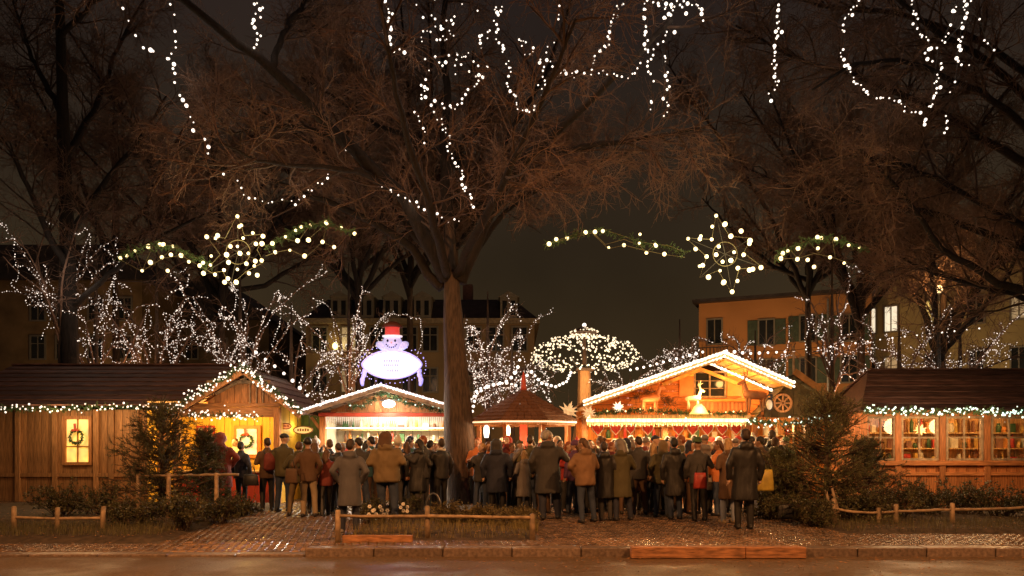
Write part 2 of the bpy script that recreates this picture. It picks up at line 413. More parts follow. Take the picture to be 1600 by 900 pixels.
def t(px, py, dy=0): return tuple(PX(px, py, TY+dy))
main_limbs = [
    ([t(697, 440), t(660, 360, -.3), t(620, 295, -.8), t(540, 225, -1.5), t(480, 160, -2.3), t(425, 105, -3), t(340, 45, -3.8), t(270, -15, -4.4), t(200, -60, -5)], .20, .05),
    ([t(690, 450), t(640, 385, .3), t(590, 350, .4), t(520, 318, .2), t(450, 290, 0), t(380, 272, -.4), t(325, 255, -.9), t(280, 225, -1.2)], .13, .03),
    ([t(718, 440), t(742, 385, .2), t(765, 330, .1), t(800, 275, -.4), t(830, 240, -1), t(880, 195, -1.6), t(930, 150, -2.4), t(990, 90, -3), t(1050, 30, -3.6)], .19, .05),
    ([t(835, 240, -1), t(880, 237, -1.3), t(950, 225, -1.2), t(1020, 215, -1.5), t(1100, 200, -1.8)], .09, .025),
    ([t(705, 430), t(702, 380, .3), t(698, 300, .6), t(692, 230, 1), t(700, 150, 1.2), t(690, 60, 1.4), t(700, -30, 1.6)], .17, .06),
    ([t(690, 230, 1), t(640, 215, 1.5), t(590, 195, 2), t(520, 150, 2.6), t(470, 120, 3)], .08, .025),
    ([t(540, 225, -1.5), t(480, 200, -1.4), t(420, 195, -1.8), t(360, 210, -2.2)], .07, .02),
    ([t(620, 295, -.8), t(560, 265, -1.4), t(480, 262, -2), t(400, 250, -2.8), t(330, 215, -3.6)], .08, .02),
    ([t(765, 330, .1), t(770, 280, .8), t(800, 200, 1.5), t(850, 120, 2.2), t(880, 40, 2.8), t(900, -30, 3.2)], .10, .03),
    ([t(425, 105, -3), t(440, 60, -2.6), t(470, 10, -2.4), t(500, -40, -2)], .08, .03),
    ([t(710, 435), t(740, 370, -1), t(790, 280, -2.4), t(850, 150, -4), t(900, 30, -5)], .11, .03),
    ([t(700, 440), t(680, 350, -1.2), t(640, 230, -2.6), t(610, 100, -4), t(590, -20, -5)], .12, .03),
    ([t(720, 425), t(790, 330, 1.8), t(880, 270, 3.2), t(980, 240, 4.4)], .09, .025),
    ([t(700, 435), t(620, 330, 1.8), t(520, 250, 3.2), t(420, 180, 4.4), t(330, 130, 5)], .10, .025),
]
base = tuple(TB)
main_tree = bare_tree('large bare tree with thick trunk rising in the middle of the crowd', base,
    [(TB.x+.10, TY, G-.05), (TB.x+.06, TY, G+.5), tuple(PX(718, 700, TY)), tuple(PX(714, 600, TY)), tuple(PX(708, 500, TY)), tuple(PX(705, 440, TY)), tuple(PX(703, 380, TY+.1)), tuple(PX(702, 340, TY+.3))],
    [.60, .50, .42, .36, .10], main_limbs, 1.05, yb=.45)
# tree beyond the left hut
YB = 25.0
def u(px, py, dy=0): return tuple(PX(px, py, YB+dy))
bare_tree('tall bare tree standing behind the left hut, trunk dark against the sky', (XX(112, YB), YB, G),
    [(XX(112, YB), YB, G-.05), u(110, 600), u(106, 400), u(100, 250), u(96, 100), u(92, -40)], [.36, .30, .27, .25, .12],
    [([u(106, 430), u(60, 330, -1), u(20, 240, -2), u(-40, 160, -3)], .12, .03), ([u(104, 380), u(150, 300, -1), u(210, 230, -1.5), u(260, 150, -2)], .12, .03),
     ([u(100, 250), u(150, 170, 1), u(180, 80, 2), u(230, -10, 2)], .12, .03), ([u(98, 180), u(50, 90, 1), u(20, 0, 1)], .12, .03),
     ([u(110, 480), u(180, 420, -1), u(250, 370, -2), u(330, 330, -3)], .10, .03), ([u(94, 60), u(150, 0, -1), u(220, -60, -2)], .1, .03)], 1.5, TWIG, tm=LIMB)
# tree right: trunk behind the right hut, limbs reaching over
YR = 19.6
def r(px, py, dy=0): return tuple(PX(px, py, YR+dy))
bare_tree('large bare tree leaning over the right hut from the edge of the view', (XX(1700, YR), YR, G),
    [(XX(1700, YR), YR, G-.05), r(1698, 600, 0), r(1690, 500, 0), r(1680, 430, 0), r(1670, 330), r(1660, 200), r(1650, 60), r(1640, -40)], [.4, .34, .30, .26, .13],
    [([r(1670, 400), r(1560, 330, -.2), r(1480, 290, -.4), r(1420, 260, -1), r(1350, 243, -1.5), r(1280, 250, -2)], .10, .025),
     ([r(1680, 470), r(1570, 445, -.3), r(1480, 400, -.6), r(1430, 330, -1.2), r(1380, 270, -1.6), r(1340, 230, -2)], .12, .03),
     ([r(1660, 240), r(1540, 150, -.6), r(1460, 110, -1), r(1400, 92, -1.4), r(1330, 100, -2), r(1270, 140, -2.4)], .10, .025),
     ([r(1655, 200), r(1550, 100, -.5), r(1450, 40, -1), r(1380, -20, -2)], .11, .04),
     ([r(1665, 300), r(1560, 230, .5), r(1440, 160, 1), r(1340, 120, 2), r(1240, 90, 3), r(1150, 40, 3.6)], .12, .03),
     ([r(1672, 420), r(1560, 370, .5), r(1450, 330, 1), r(1350, 320, 2), r(1250, 300, 3), r(1160, 260, 4)], .11, .03),
     ([r(1680, 500), r(1590, 460, .5), r(1500, 440, .8), r(1440, 420, 1.4), r(1360, 380, 2)], .09, .03),
     ([r(1655, 150), r(1530, 60, 1), r(1400, 20, 1.5), r(1280, 10, 2.8), r(1150, -40, 4)], .10, .03)], 1.6, TWIG)
# trees farther back that fill the sky with twigs
def back_tree(px, Y, label, spread=5.0, top=13.5, fork=480, seed=1, group='bare trees behind the stalls'):
    q = random.Random(seed); X0 = XX(px, Y); zf = ZZ(fork, Y); lim = []
    for i in range(9):
        a = i*2.4+q.uniform(-.3, .3); s = spread*q.uniform(.6, 1.1); zt = top*q.uniform(.7, 1.1); pts = [(X0, Y, zf+q.uniform(-.4, 1.2))]
        for w in (.3, .6, 1):
            pts.append((X0+math.cos(a)*s*w+q.uniform(-.3, .3), Y+math.sin(a)*s*w*.7, zf+(zt-zf)*w**.8+q.uniform(-.3, .3)))
        lim.append((pts, .12, .03))
    return bare_tree(label, (X0, Y, G), [(X0, Y, G-.05), (X0+.05, Y, zf*.5), (X0, Y, zf), (X0+.1, Y, zf+2), (X0, Y, top*.8)], [.24, .20, .18, .16, .05], lim, 1.25, TWIG, group, L1=(1.4, 3.0), tw=1.3)
back_tree(1345, 29, 'bare tree behind the right hut in front of the orange house', 5.5, 15, 520, 3)
back_tree(345, 30, 'bare tree right behind the gabled left hut', 6.5, 15, 500, 5)
back_tree(1262, 34, 'bare tree rising behind the chalet stall', 6.5, 17, 470, 8)
back_tree(712, 35, 'tall bare tree far behind the thick trunk', 8.0, 20, 380, 9)
back_tree(1470, 25, 'bare tree behind the right hut in front of the ochre house', 4.5, 11, 560, 21)
back_tree(640, 36, 'bare tree far behind the snowman sign', 7.5, 21, 470, 22)
back_tree(180, 34, 'bare tree far behind the left hut roof', 7.5, 19, 430, 24)
back_tree(560, 32, 'bare tree behind the snowman stall in front of the tan house', 6, 16, 470, 12)

# ------------------------------------------------------------------ STREET LAMPS (near side of the street, behind the camera)
def street_lamp(x, y, label, col, en):
    t_ = thing('street_lamp', label, 'street lamp', (x, y, 0), 'street lamps on the near side of the road')
    MB().tube([(x, y, 0), (x, y, 3), (x, y, 8.2)], [.11, .08, .05], 12).build('pole', DARKM, t_, True)
    MB().tube([(x, y, 8.2), (x, y+.5, 8.6), (x, y+1.3, 8.7)], .035, 8).build('arm', DARKM, t_, True)
    MB().loft([(x, y+1.6, 8.6, .16, .34), (x, y+1.6, 8.68, .18, .38), (x, y+1.6, 8.8, .08, .2)], 16).build('lamp_head', DARKM, t_, True)
    MB().loft([(x, y+1.6, 8.55, .10, .25), (x, y+1.6, 8.6, .14, .30)], 16).build('lens', glow('sodium_lens', (1, .55, .2), 12), t_, True)
    d_ = (Vector((x*.15, 13.5, 0))-Vector((x, y+1.6, 8.45))).to_track_quat('-Z', 'Y').to_euler()
    l_ = lamp('SPOT', (x, y+1.6, 8.45), en, col, .15, t_, rot=d_, spot=R(106)); l_.data.spot_blend = 1.0
STREET = (1, .42, .13)
street_lamp(-7.0, 2.6, 'tall dark street lamp with curved arm on the near kerb, left one', STREET, 3700)
street_lamp(8.0, 3.0, 'tall dark street lamp with curved arm on the near kerb, right one', STREET, 3300)

# ------------------------------------------------------------------ BACKGROUND HOUSES
def gwin(root, cx, z0, w, h, y, frame=FRAMEW, pane=GLASSD, wall_dy=0, mull=True):
    """a window standing in front of facade plane y (facing -Y): frame with pane and bars"""
    f = MB(); t_ = .09
    f.box(cx-w/2-t_, cx-w/2, y-.10, y+.02, z0-t_, z0+h+t_); f.box(cx+w/2, cx+w/2+t_, y-.10, y+.02, z0-t_, z0+h+t_)
    f.box(cx-w/2, cx+w/2, y-.098, y+.02, z0+h, z0+h+t_); f.box(cx-w/2, cx+w/2, y-.098, y+.02, z0-t_, z0)
    if mull:
        f.box(cx-.03, cx+.03, y-.085, y+.0, z0, z0+h); f.box(cx-w/2, cx-.03, y-.08, y, z0+h*.66, z0+h*.66+.05); f.box(cx+.03, cx+w/2, y-.08, y, z0+h*.66, z0+h*.66+.05)
    fo = f.build('window', frame, root)
    MB().box(cx-w/2+.002, cx+w/2-.002, y-.045, y-.02, z0+.002, z0+h-.002).build('pane', pane, fo)
    return fo
LITW = glow('lit_window_cream', (1, .85, .6), .6)
LITW2 = glow('lit_window_golden', (1, .62, .12), .5)
DIMW = glow('dim_window', (1, .6, .25), .10)
# tan house with mansard roof behind the snowman stall
YH = 45
hx0, hx1 = XX(478, YH), XX(835, YH); he = ZZ(506, YH); hr = ZZ(462, YH)
H = thing('mansard_house', 'tan house with dark mansard roof and pale dormers behind the snowman stall', 'house', ((hx0+hx1)/2, YH, G))
MB().box(hx0, hx1, YH, YH+10, G-.1, he).build('wall', PLASTER_T, H)
MB().box(hx0-.3, hx1+.3, YH-.35, YH+10.3, he, he+.28).build('cornice', mat('stone_cornice', (.30, .23, .15), .8), H)
rf = MB(); a, b = he+.28, hr
rf.add([(hx0-.2, YH-.2, a), (hx1+.2, YH-.2, a), (hx1+.2, YH+10.2, a), (hx0-.2, YH+10.2, a), (hx0+1, YH+1.2, b), (hx1-1.2, YH+1.2, b), (hx1-1.2, YH+8.8, b), (hx0+1, YH+8.8, b)],
       [(0, 1, 5, 4), (1, 2, 6, 5), (2, 3, 7, 6), (3, 0, 4, 7), (4, 5, 6, 7)]); rf = rf.build('roof', SLATE, H)
for px in (530, 570, 612, 660, 795):
    cx = XX(px, YH-.3); z0 = ZZ(503, YH)+.15
    d = MB().box(cx-.5, cx+.5, YH-.25, YH+1.3, z0, z0+1.25); d.prism([(cx-.62, z0+1.25), (cx+.62, z0+1.25), (cx, z0+1.6)], YH-.35, YH+1.4)
    d = d.build('dormer', FRAMEW, H)
    for s in (-.24, .24): MB().box(cx+s-.13, cx+s+.13, YH-.275, YH-.255, z0+.2, z0+1.05).build('pane', GLASSD, d)
for px in (500, 545, 590, 640, 672, 740, 775, 812):
    for z0 in (ZZ(548, YH), ZZ(612, YH)): gwin(H, XX(px, YH), z0, .8, 1.35, YH, FRAMEW, DIMW if px in (545,) else GLASSD)
for k in range(2): MB().box(hx0+2+k*7, hx0+2.6+k*7, YH+3, YH+4, hr-.3, hr+1.3).build('chimney', mat('chimney_brick', (.2, .09, .06)), rf)
wl = thing('wall_lantern', 'small golden wall lantern glowing on the tan house facade', 'lantern', (XX(526, YH), YH-.25, ZZ(542, YH)))
MB().box(XX(526, YH)-.05, XX(526, YH)+.05, YH-.25, YH, ZZ(542, YH)-.03, ZZ(542, YH)+.03).build('bracket', DARKM, wl)
MB().ell((XX(526, YH), YH-.35, ZZ(542, YH)), .17, .17, .22).build('globe', glow('lantern_globe', (1, .75, .2), 3), wl, True)
lamp('POINT', (XX(526, YH), YH-.8, ZZ(542, YH)), 14, (1, .7, .25), .1, wl)
# lower wing with fire ladder-like rails on the roof edge to the right
# orange house right
def facade_house(name, label, ax, ay, bx, by, z0t, m, roofm, depth=9, rise=.7):
    c = Vector(((ax+bx)/2, (ay+by)/2, G)); rz = math.atan2(by-ay, bx-ax); w = math.hypot(bx-ax, by-ay)
    h = thing(name, label, 'house', c, rz=rz)
    top = z0t-G
    k = MB().box(-w/2, w/2, 0, depth, -.1, top); put('wall', k.mesh('wall', m), h, world=False)
    q = MB(); q.add([(-w/2-.3, -.5, top), (w/2+.3, -.5, top), (w/2+.3, depth+.5, top), (-w/2-.3, depth+.5, top), (-w/2-.3, depth/2, top+rise), (w/2+.3, depth/2, top+rise),
                     (-w/2-.3, -.5, top-.18), (w/2+.3, -.5, top-.18), (w/2+.3, depth+.5, top-.18), (-w/2-.3, depth+.5, top-.18)],
                    [(0, 1, 5, 4), (2, 3, 4, 5), (0, 4, 3), (1, 2, 5), (0, 6, 7, 1), (1, 7, 8, 2), (2, 8, 9, 3), (3, 9, 6, 0), (6, 9, 8, 7)])
    put('roof', q.mesh('roof', roofm), h, world=False)
    return h, w
def lw(h, cx, z0, w, hh, frame=FRAMEW, pane=GLASSD, shutter=None):
    mb = MB(); y = 0; t_ = .08
    mb.box(cx-w/2-t_, cx-w/2, y-.10, y+.02, z0-t_, z0+hh+t_); mb.box(cx+w/2, cx+w/2+t_, y-.10, y+.02, z0-t_, z0+hh+t_)
    mb.box(cx-w/2, cx+w/2, y-.098, y+.02, z0+hh, z0+hh+t_); mb.box(cx-w/2, cx+w/2, y-.15, y+.02, z0-t_, z0); mb.box(cx-.03, cx+.03, y-.085, y, z0, z0+hh)
    me = mb.mesh('window', frame); f = put('window', me, h, world=False)
    me = MB().box(cx-w/2+.002, cx+w/2-.002, y-.045, y-.02, z0+.002, z0+hh-.002).mesh('pane', pane); put('pane', me, f, world=False)
    if shutter:
        for s in (-1, 1):
            me = MB().box(cx+s*(w/2+.36)-.27, cx+s*(w/2+.36)+.27, y-.07, y-.01, z0-.02, z0+hh+.02).mesh('shutter', shutter); put('shutter', me, f, world=False)
def house_lamp(h, x, y, z, e, c): lamp('POINT', (x, y, z), e, c, .3, None)
DKG = mat('dark_green_shutter', (.05, .075, .05), .6)
OH, ow = facade_house('orange_house', 'long orange plastered house with dark shutters right behind the chalet stall', XX(1092, 44), 44, XX(1362, 40.5), 40.5, ZZ(470, 44), PLASTER_O, SLATE)
for cx, rows in ((-3.6, (7.3,)), (-.8, (7.1, 4.9)), (1.35, (7.2, 4.9)), (3.4, (7.1, 4.9)), (-3.4, (4.2,))):
    for z0 in rows: lw(OH, cx, z0, .75, 1.35, FRAMEW, GLASSD, DKG if cx != -3.6 else None)
bal = MB().box(-4.5, -2.7, -1.0, 0, 6.0, 6.15).mesh('balcony', mat('red_brown_balcony', (.22, .07, .035))); bo = put('balcony', bal, OH, world=False)
rl = MB(); rl.box(-4.5, -2.7, -1.0, -.95, 6.95, 7.0)
for i in range(10): rl.box(-4.5+i*.19, -4.46+i*.19, -.99, -.96, 6.15, 6.95)
put('railing', rl.mesh('railing', DARKM), bo, world=False)
dp = MB().tube([(2.35, -.08, 0), (2.35, -.08, 9.4)], .06, 8).mesh('drain_pipe', STEEL); put('drain_pipe', dp, OH, world=False)
YHs, yw = facade_house('ochre_house', 'ochre house with lit upper windows at the far right behind the trees', XX(1368, 41.5), 41.5, XX(1640, 36), 36, ZZ(432, 41), PLASTER_Y, SLATE)
for i, (cx, z0, p) in enumerate([(-4.2, 7.6, LITW), (-3.1, 7.6, LITW), (-1.1, 7.7, LITW2), (.9, 7.6, GLASSD), (2.7, 7.6, DIMW), (-4.2, 4.9, GLASSD), (-3.1, 4.9, DIMW), (-1.1, 4.9, GLASSD), (.9, 4.9, GLASSD), (2.7, 4.9, GLASSD), (-3.1, 2, GLASSD), (.9, 2, GLASSD)]):
    lw(YHs, cx, z0, .62, 1.3, FRAMEW, p)
# dim house left behind the left hut
lhx0, lhx1 = XX(-60, 46), XX(222, 46)
LH = thing('brown_house', 'dim brown house with rough plaster behind the far left hut', 'house', ((lhx0+lhx1)/2, 46, G))
MB().box(lhx0, lhx1, 46, 55, G-.1, ZZ(438, 46)).build('wall', mat('brown_plaster', (.24, .15, .07), .9, .3, .8, .3), LH)
MB().prism([(lhx0-.4, ZZ(438, 46)), (lhx1+.4, ZZ(438, 46)), (lhx1-1.5, ZZ(385, 46)), (lhx0+1.5, ZZ(385, 46))], 45.6, 55.4).build('roof', SLATE, LH)
for px in (60, 100, 150, 195):
    for py in (500, 560): gwin(LH, XX(px, 46), ZZ(py, 46), .8, 1.3, 46)
# tall dark gabled house between
GH = thing('dark_gabled_house', 'dark house with steep gable behind the left trees', 'house', (XX(300, 52), 52, G))
gx0, gx1 = XX(225, 52), XX(420, 52)
MB().box(gx0, gx1, 52, 62, G-.1, ZZ(500, 52)).build('wall', mat('dark_plaster', (.13, .09, .05), .9, .3, .8, .3), GH)
MB().prism([(gx0-.3, ZZ(500, 52)), (gx1+.3, ZZ(500, 52)), ((gx0+gx1)/2, ZZ(425, 52))], 51.7, 62).build('roof', SLATE, GH)
for px in (260, 300, 345, 385): gwin(GH, XX(px, 52), ZZ(560, 52), .8, 1.3, 52)
# lamps mostly added out of sight to light house fronts and back trees
def far_lamp(x, y, z, e, col, label):
    t_ = thing('wall_lamp_post', label, 'street lamp', (x, y, G), 'street lamps behind the market')
    MB().tube([(x, y, G), (x, y, z)], [.07, .045], 8).build('pole', DARKM, t_, True)
    MB().ell((x, y, z+.12), .11, .11, .12).build('globe', glow('far_globe', (1, .6, .25), 3), t_, True)
    lamp('POINT', (x, y-.02, z+.5), e, col, .2, t_)
far_lamp(XX(1150, 36.5), 36.5, 3.3, 600, (1, .55, .22), 'low globe lamp standing in front of the orange house')
far_lamp(XX(1500, 33), 33, 3.3, 230, (1, .72, .35), 'low globe lamp standing in front of the ochre house')
far_lamp(XX(640, 38), 38, 3.0, 90, (1, .68, .34), 'low globe lamp standing in front of the tan house')
far_lamp(XX(1467, 24), 24, ZZ(458, 24), 70, (1, .48, .15), 'tall golden globe lamp glowing among the branches at the upper right')
far_lamp(XX(1330, 27), 27, 2.9, 50, (1, .42, .15), 'globe lamp standing behind the gap between chalet and right hut')
far_lamp(XX(205, 26), 26.5, 3.1, 60, (1, .46, .19), 'globe lamp standing behind the long left hut roof')
far_lamp(XX(540, 27), 28, 3.0, 110, (1, .50, .22), 'globe lamp standing behind the snowman stall roof')
far_lamp(XX(160, 40), 40, 3.0, 260, (1, .62, .28), 'low globe lamp standing in front of the brown house')

# ------------------------------------------------------------------ shared stall pieces
def vplanks(root, x0, x1, y, z0, z1, w, m, name='plank', th=.03, gap=.012, facing=-1):
    """vertical boards side by side; z1 may be a function of x"""
    n = max(1, round((x1-x0)/w)); ww = (x1-x0)/n; me = None
    for i in range(n):
        a, b = x0+i*ww+gap/2, x0+(i+1)*ww-gap/2
        if callable(z1) or callable(z0):
            fa = z1 if callable(z1) else (lambda q: z1); fb = z0 if callable(z0) else (lambda q: z0)
            pl = [(a, fb(a)), (b, fb(b)), (b, fa(b)), (a, fa(a))]
            if min(pl[2][1]-pl[1][1], pl[3][1]-pl[0][1]) < .03: continue
            MB().prism(pl, y-th/2+rnd.uniform(-.004, .004), y+th/2).build(name, m, root)
        else:
            if me is None: me = MB().box(0, b-a, -th/2, th/2, 0, z1-z0).mesh(name, m)
            put(name, me, root, (a, y+rnd.uniform(-.005, .005), z0))
def hplanks(root, x0, x1, y, z0, z1, h, m, name='board', th=.03, gap=.01):
    n = max(1, round((z1-z0)/h)); hh = (z1-z0)/n; me = MB().box(0, x1-x0, -th/2, th/2, gap/2, hh-gap/2).mesh(name, m)
    for i in range(n): put(name, me, root, (x0, y+rnd.uniform(-.005, .005), z0+i*hh))
def roof_courses(root, x0, x1, ye, ze, yr, zr, n, m, name='roof_board', th=.035, x0r=None, x1r=None):
    """boards running along X from the eave (ye,ze) up to the ridge (yr,zr); ends may slant"""
    x0r = x0 if x0r is None else x0r; x1r = x1 if x1r is None else x1r
    for i in range(n):
        u, v = i/n, (i+1.12)/n
        def P(x, s, dz=0): return (x, ye+(yr-ye)*s, ze+(zr-ze)*s+dz)
        xa, xb = x0+(x0r-x0)*u, x1+(x1r-x1)*u; xc, xd = x0+(x0r-x0)*v, x1+(x1r-x1)*v
        dz = .02
        MB().slab(P(xa, u, dz), P(xb, u, dz), P(xd, v, -.012), P(xc, v, -.012), th).build(name, m, root)
def gable_roof(root, xl, zl, xa, za, xr, zr, y0, y1, n, m, th=.035):
    """roof seen gable-on: boards run front to back, from each eave up to the apex"""
    for (xe, ze) in ((xl, zl), (xr, zr)):
        for i in range(n):
            u, v = i/n, (i+1.1)/n
            p = lambda s, y, dz: (xe+(xa-xe)*s, y, ze+(za-ze)*s+dz)
            q = [p(u, y0, .02), p(v, y0, -.01), p(v, y1, -.01), p(u, y1, .02)]
            if xe > xa: q = q[::-1]
            mb = MB(); a_, b_, c_, d_ = map(Vector, q); mb.slab(a_, d_, c_, b_, th) if False else mb.slab(a_, b_, c_, d_, th)
            mb.build('roof_board', m, root)
def wreath(loc, r_, label, root_parent=None, y_=-1, ribbon=True):
    w = thing('wreath', label, 'wreath', loc)
    mb = MB(); x, y, z = loc
    for i in range(26):
        a = i*2*math.pi/26; c = Vector((x+math.cos(a)*r_, y, z+math.sin(a)*r_))
        for j in range(5):
            d = Vector((rnd.gauss(0, 1), rnd.gauss(0, .7), rnd.gauss(0, 1))).normalized()*r_*.38
            mb.tube([c, c+d], [.02, .004], 4)
    mb.build('fir_ring', GARL, w, kind='stuff')
    if ribbon:
        MB().bar((x, y-.03, z+r_), (x-.02, y-.03, z+r_*2.1), r_*.35, .02, (0, 1, 0)).build('ribbon', RED, w)
        b = MB(); b.ell((x-.05, y-.05, z+r_*1.05), .06, .03, .035); b.ell((x+.05, y-.05, z+r_*1.05), .06, .03, .035); b.build('bow', RED, w, True)
    return w
def garland(name, label, path, r_=.10, per=34, bulb=None, nb=20, parent_mat=GARL, bulbr=.022, cat='garland', group=None, sprig=.13, drop=0):
    """fir garland along a path with a string of small bulbs: one thing"""
    P = [Vector(p) for p in path]; g = thing(name, label, cat, P[0], group)
    D = [0]
    for a, b in zip(P, P[1:]): D.append(D[-1]+(b-a).length)
    def at(s):
        for i in range(len(P)-1):
            if s <= D[i+1]+1e-6: return P[i].lerp(P[i+1], (s-D[i])/max(1e-6, D[i+1]-D[i]))
        return P[-1]
    n = int(D[-1]*per*1.6); A = []; 
    for i in range(n):
        c = at(rnd.uniform(0, D[-1])); d = Vector((rnd.gauss(0, 1), rnd.gauss(0, .7), rnd.gauss(-.15, .9))).normalized()*rnd.uniform(.6, 1.2)*sprig
        A.append([c+d*.05, c+d*.5+Vector((0, 0, -.01)), c+d])
    A = np.array([[tuple(q) for q in s_] for s_ in A])-np.array(origin(g))
    # needles along every sprig
    n1 = spawn(A, 7, 0, 1, .03, .06, (.5, 1.0), 0, 2, 0)
    bm = bmesh.new(); m1 = tubes('x', A, .006, .003, 3, parent_mat); m2 = tubes('x', n1, .007, .003, 3, parent_mat); bm.from_mesh(m1); bm.from_mesh(m2)
    me = bpy.data.meshes.new('fir_sprigs'); bm.to_mesh(me); bm.free(); me.materials.append(parent_mat); put('fir_sprigs', me, g, world=False, kind='stuff')
    if bulb:
        mb = MB()
        for i in range(nb):
            c = at((i+rnd.uniform(.1, .9))/nb*D[-1])+Vector((rnd.gauss(0, r_*.35), rnd.gauss(-r_*.5, .03), rnd.gauss(-.01, r_*.62)-drop*rnd.random()))
            mb.ell(c, *[bulbr*rnd.uniform(.55, 1.15)]*3, 6, 4)
        mb.build('fairy_lights', bulb, g, kind='stuff')
    return g
BULB = MB().ell((0, 0, 0), 1, 1, 1, 8, 6).mesh('bulb', B_WHITE, True)
BULBG = MB().ell((0, 0, 0), 1, 1, 1, 8, 6).mesh('bulb', B_GOLD, True)

def vary(m, lo, hi, sc=5):
    n = m.node_tree; b = n.nodes['Principled BSDF']; t = n.nodes.new('ShaderNodeTexCoord'); q = n.nodes.new('ShaderNodeTexNoise'); q.inputs['Scale'].default_value = sc; r_ = n.nodes.new('ShaderNodeMapRange')
    r_.inputs['From Min'].default_value = .35; r_.inputs['From Max'].default_value = .65; r_.inputs['To Min'].default_value = lo; r_.inputs['To Max'].default_value = hi
    n.links.new(t.outputs['Object'], q.inputs['Vector']); n.links.new(q.outputs['Fac'], r_.inputs[0]); n.links.new(r_.outputs[0], b.inputs['Emission Strength']); return m
# ------------------------------------------------------------------ LEFT LONG HUT
Y = 20.5
LHUT = thing('market_hut', 'long brown wooden hut at the far left with a glowing window and wreath', 'hut', (XX(120, Y), Y, G))
xa, xb = XX(-60, Y), XX(262, Y); ez = ZZ(640, Y)
wx0, wx1, wz0, wz1 = XX(104, Y), XX(140, Y), ZZ(722, Y), ZZ(655, Y)
WOODL = wood('honey_brown_plank', (.30, .155, .065))
vplanks(LHUT, xa, wx0-.08, Y, G, ez, .2, WOODL); vplanks(LHUT, wx1+.08, xb, Y, G, ez, .2, WOODL)
vplanks(LHUT, wx0-.08, wx1+.08, Y, G, wz0-.08, .2, WOODL); vplanks(LHUT, wx0-.08, wx1+.08, Y, wz1+.08, ez, .2, WOODL)
for px in (30, 88, 152, 176, 215, 262):
    MB().box(XX(px, Y)-.07, XX(px, Y)+.07, Y-.09, Y-.018, G, ez).build('post', WOODL, LHUT, bevel=.01)
MB().box(xa, xb, Y-.07, Y-.02, ZZ(742, Y)-.05, ZZ(742, Y)+.05).build('rail', WOODL, LHUT)
MB().box(xa, xb, Y+4, Y+4.05, G, ez).build('back_wall', WOODD, LHUT); MB().box(xa, xa+.05, Y+.02, Y+4, G, ez).build('side_wall', WOODD, LHUT)
f = MB(); f.box(wx0-.08, wx0, Y-.06, Y+.02, wz0-.08, wz1+.08); f.box(wx1, wx1+.08, Y-.06, Y+.02, wz0-.08, wz1+.08); f.box(wx0, wx1, Y-.058, Y+.02, wz1, wz1+.08); f.box(wx0, wx1, Y-.09, Y+.02, wz0-.08, wz0)
f.box((wx0+wx1)/2-.015, (wx0+wx1)/2+.015, Y-.03, Y, wz0, wz1); f.box(wx0, wx1, Y-.034, Y-.004, wz0+(wz1-wz0)*.35, wz0+(wz1-wz0)*.35+.03)
f = f.build('window', WOODO, LHUT)
MB().box(wx0+.002, wx1-.002, Y+.003, Y+.01, wz0+.002, wz1-.002).build('pane', vary(glow('glowing_yellow_pane', (1, .50, .05), .85, True), .35, 1.0), f)
wreath(((wx0+wx1)/2, Y-.1, ZZ(683, Y)), .17, 'dark wreath with red ribbon hung on the glowing window of the far left hut')
ye, ze, yr_, zr_ = 20.05, ZZ(633, 20.05), 23.2, ZZ(571, 23.2)
roof_courses(LHUT, xa-.4, XX(300, 20), ye, ze, yr_, zr_, 9, ROOFB, x1r=XX(372, 23.2))
roof_courses(LHUT, xa-.4, XX(300, 20), 2*yr_-ye, ze, yr_, zr_, 5, ROOFB)
garland('eave_garland', 'fir garland with warm white fairy lights along the eave of the long left hut', [(xa-.2, 20.0, ze-.05), (XX(90, 20), 20.0, ze-.09), (XX(200, 20), 20, ze-.03), (XX(268, 20), 20, ze-.08)], .09, 40, B_FAIRY, 95, bulbr=.026)

for k_ in range(3): lamp('POINT', (XX(70+80*k_, 19.5), 19.5, ze-.25), 24, (1, .58, .24), .2, LHUT, 'garland_light')

# ------------------------------------------------------------------ GABLED LEFT HUT (open front, yellow inside)
Y = 19.3
B2 = thing('gabled_hut', 'wooden hut with lit gable and glowing yellow inside left of the crowd', 'hut', (XX(370, Y), Y, G))
ax, az = XX(381, Y), ZZ(575, Y); lx, lz = XX(268, Y), ZZ(643, Y); rx, rz_ = XX(470, Y), ZZ(646, Y)
gable_roof(B2, lx, lz, ax, az, rx, rz_, Y, Y+3.6, 6, ROOFB)
for (ex, ez_) in ((lx, lz), (rx, rz_)):
    MB().bar((ex, Y-.03, ez_-.06), (ax, Y-.03, az-.06), .05, .16, (0, 0, 1)).build('barge_board', WOODO, B2)
Yw = Y+.55
bx0, bx1 = XX(282, Yw), XX(430, Yw); bz = ZZ(650, Yw)
gz = lambda x: (az-.12)-(abs(x-ax))*((az-lz)/(ax-lx) if x < ax else (az-rz_)/(rx-ax))
zt = ZZ(600, Yw)
vplanks(B2, bx0, bx1, Yw, ZZ(632, Yw), lambda x: min(gz(x), zt), .17, WOODO, 'gable_plank')
MB().box(bx0-.1, bx1+.15, Yw-.10, Yw-.02, ZZ(636, Yw), ZZ(630, Yw)).build('beam', WOODH, B2, bevel=.01)
MB().box(XX(325, Yw), XX(424, Yw), Yw-.10, Yw-.02, zt, zt+.09).build('beam', WOODP, B2, bevel=.01)
MB().bar((ax-.9, Yw-.06, az-.62), (ax-.02, Yw-.06, az-.16), .04, .07).build('rafter', WOODP, B2)
MB().bar((ax+.75, Yw-.06, az-.60), (ax-.25, Yw-.06, az-.10), .04, .06).build('rafter', WOODP, B2)
for i, px in enumerate((392, 402, 412)): MB().box(XX(px, Yw)-.015, XX(px, Yw)+.015, Yw-.07, Yw-.02, ZZ(630, Yw), zt).build('batten', WOODP, B2)
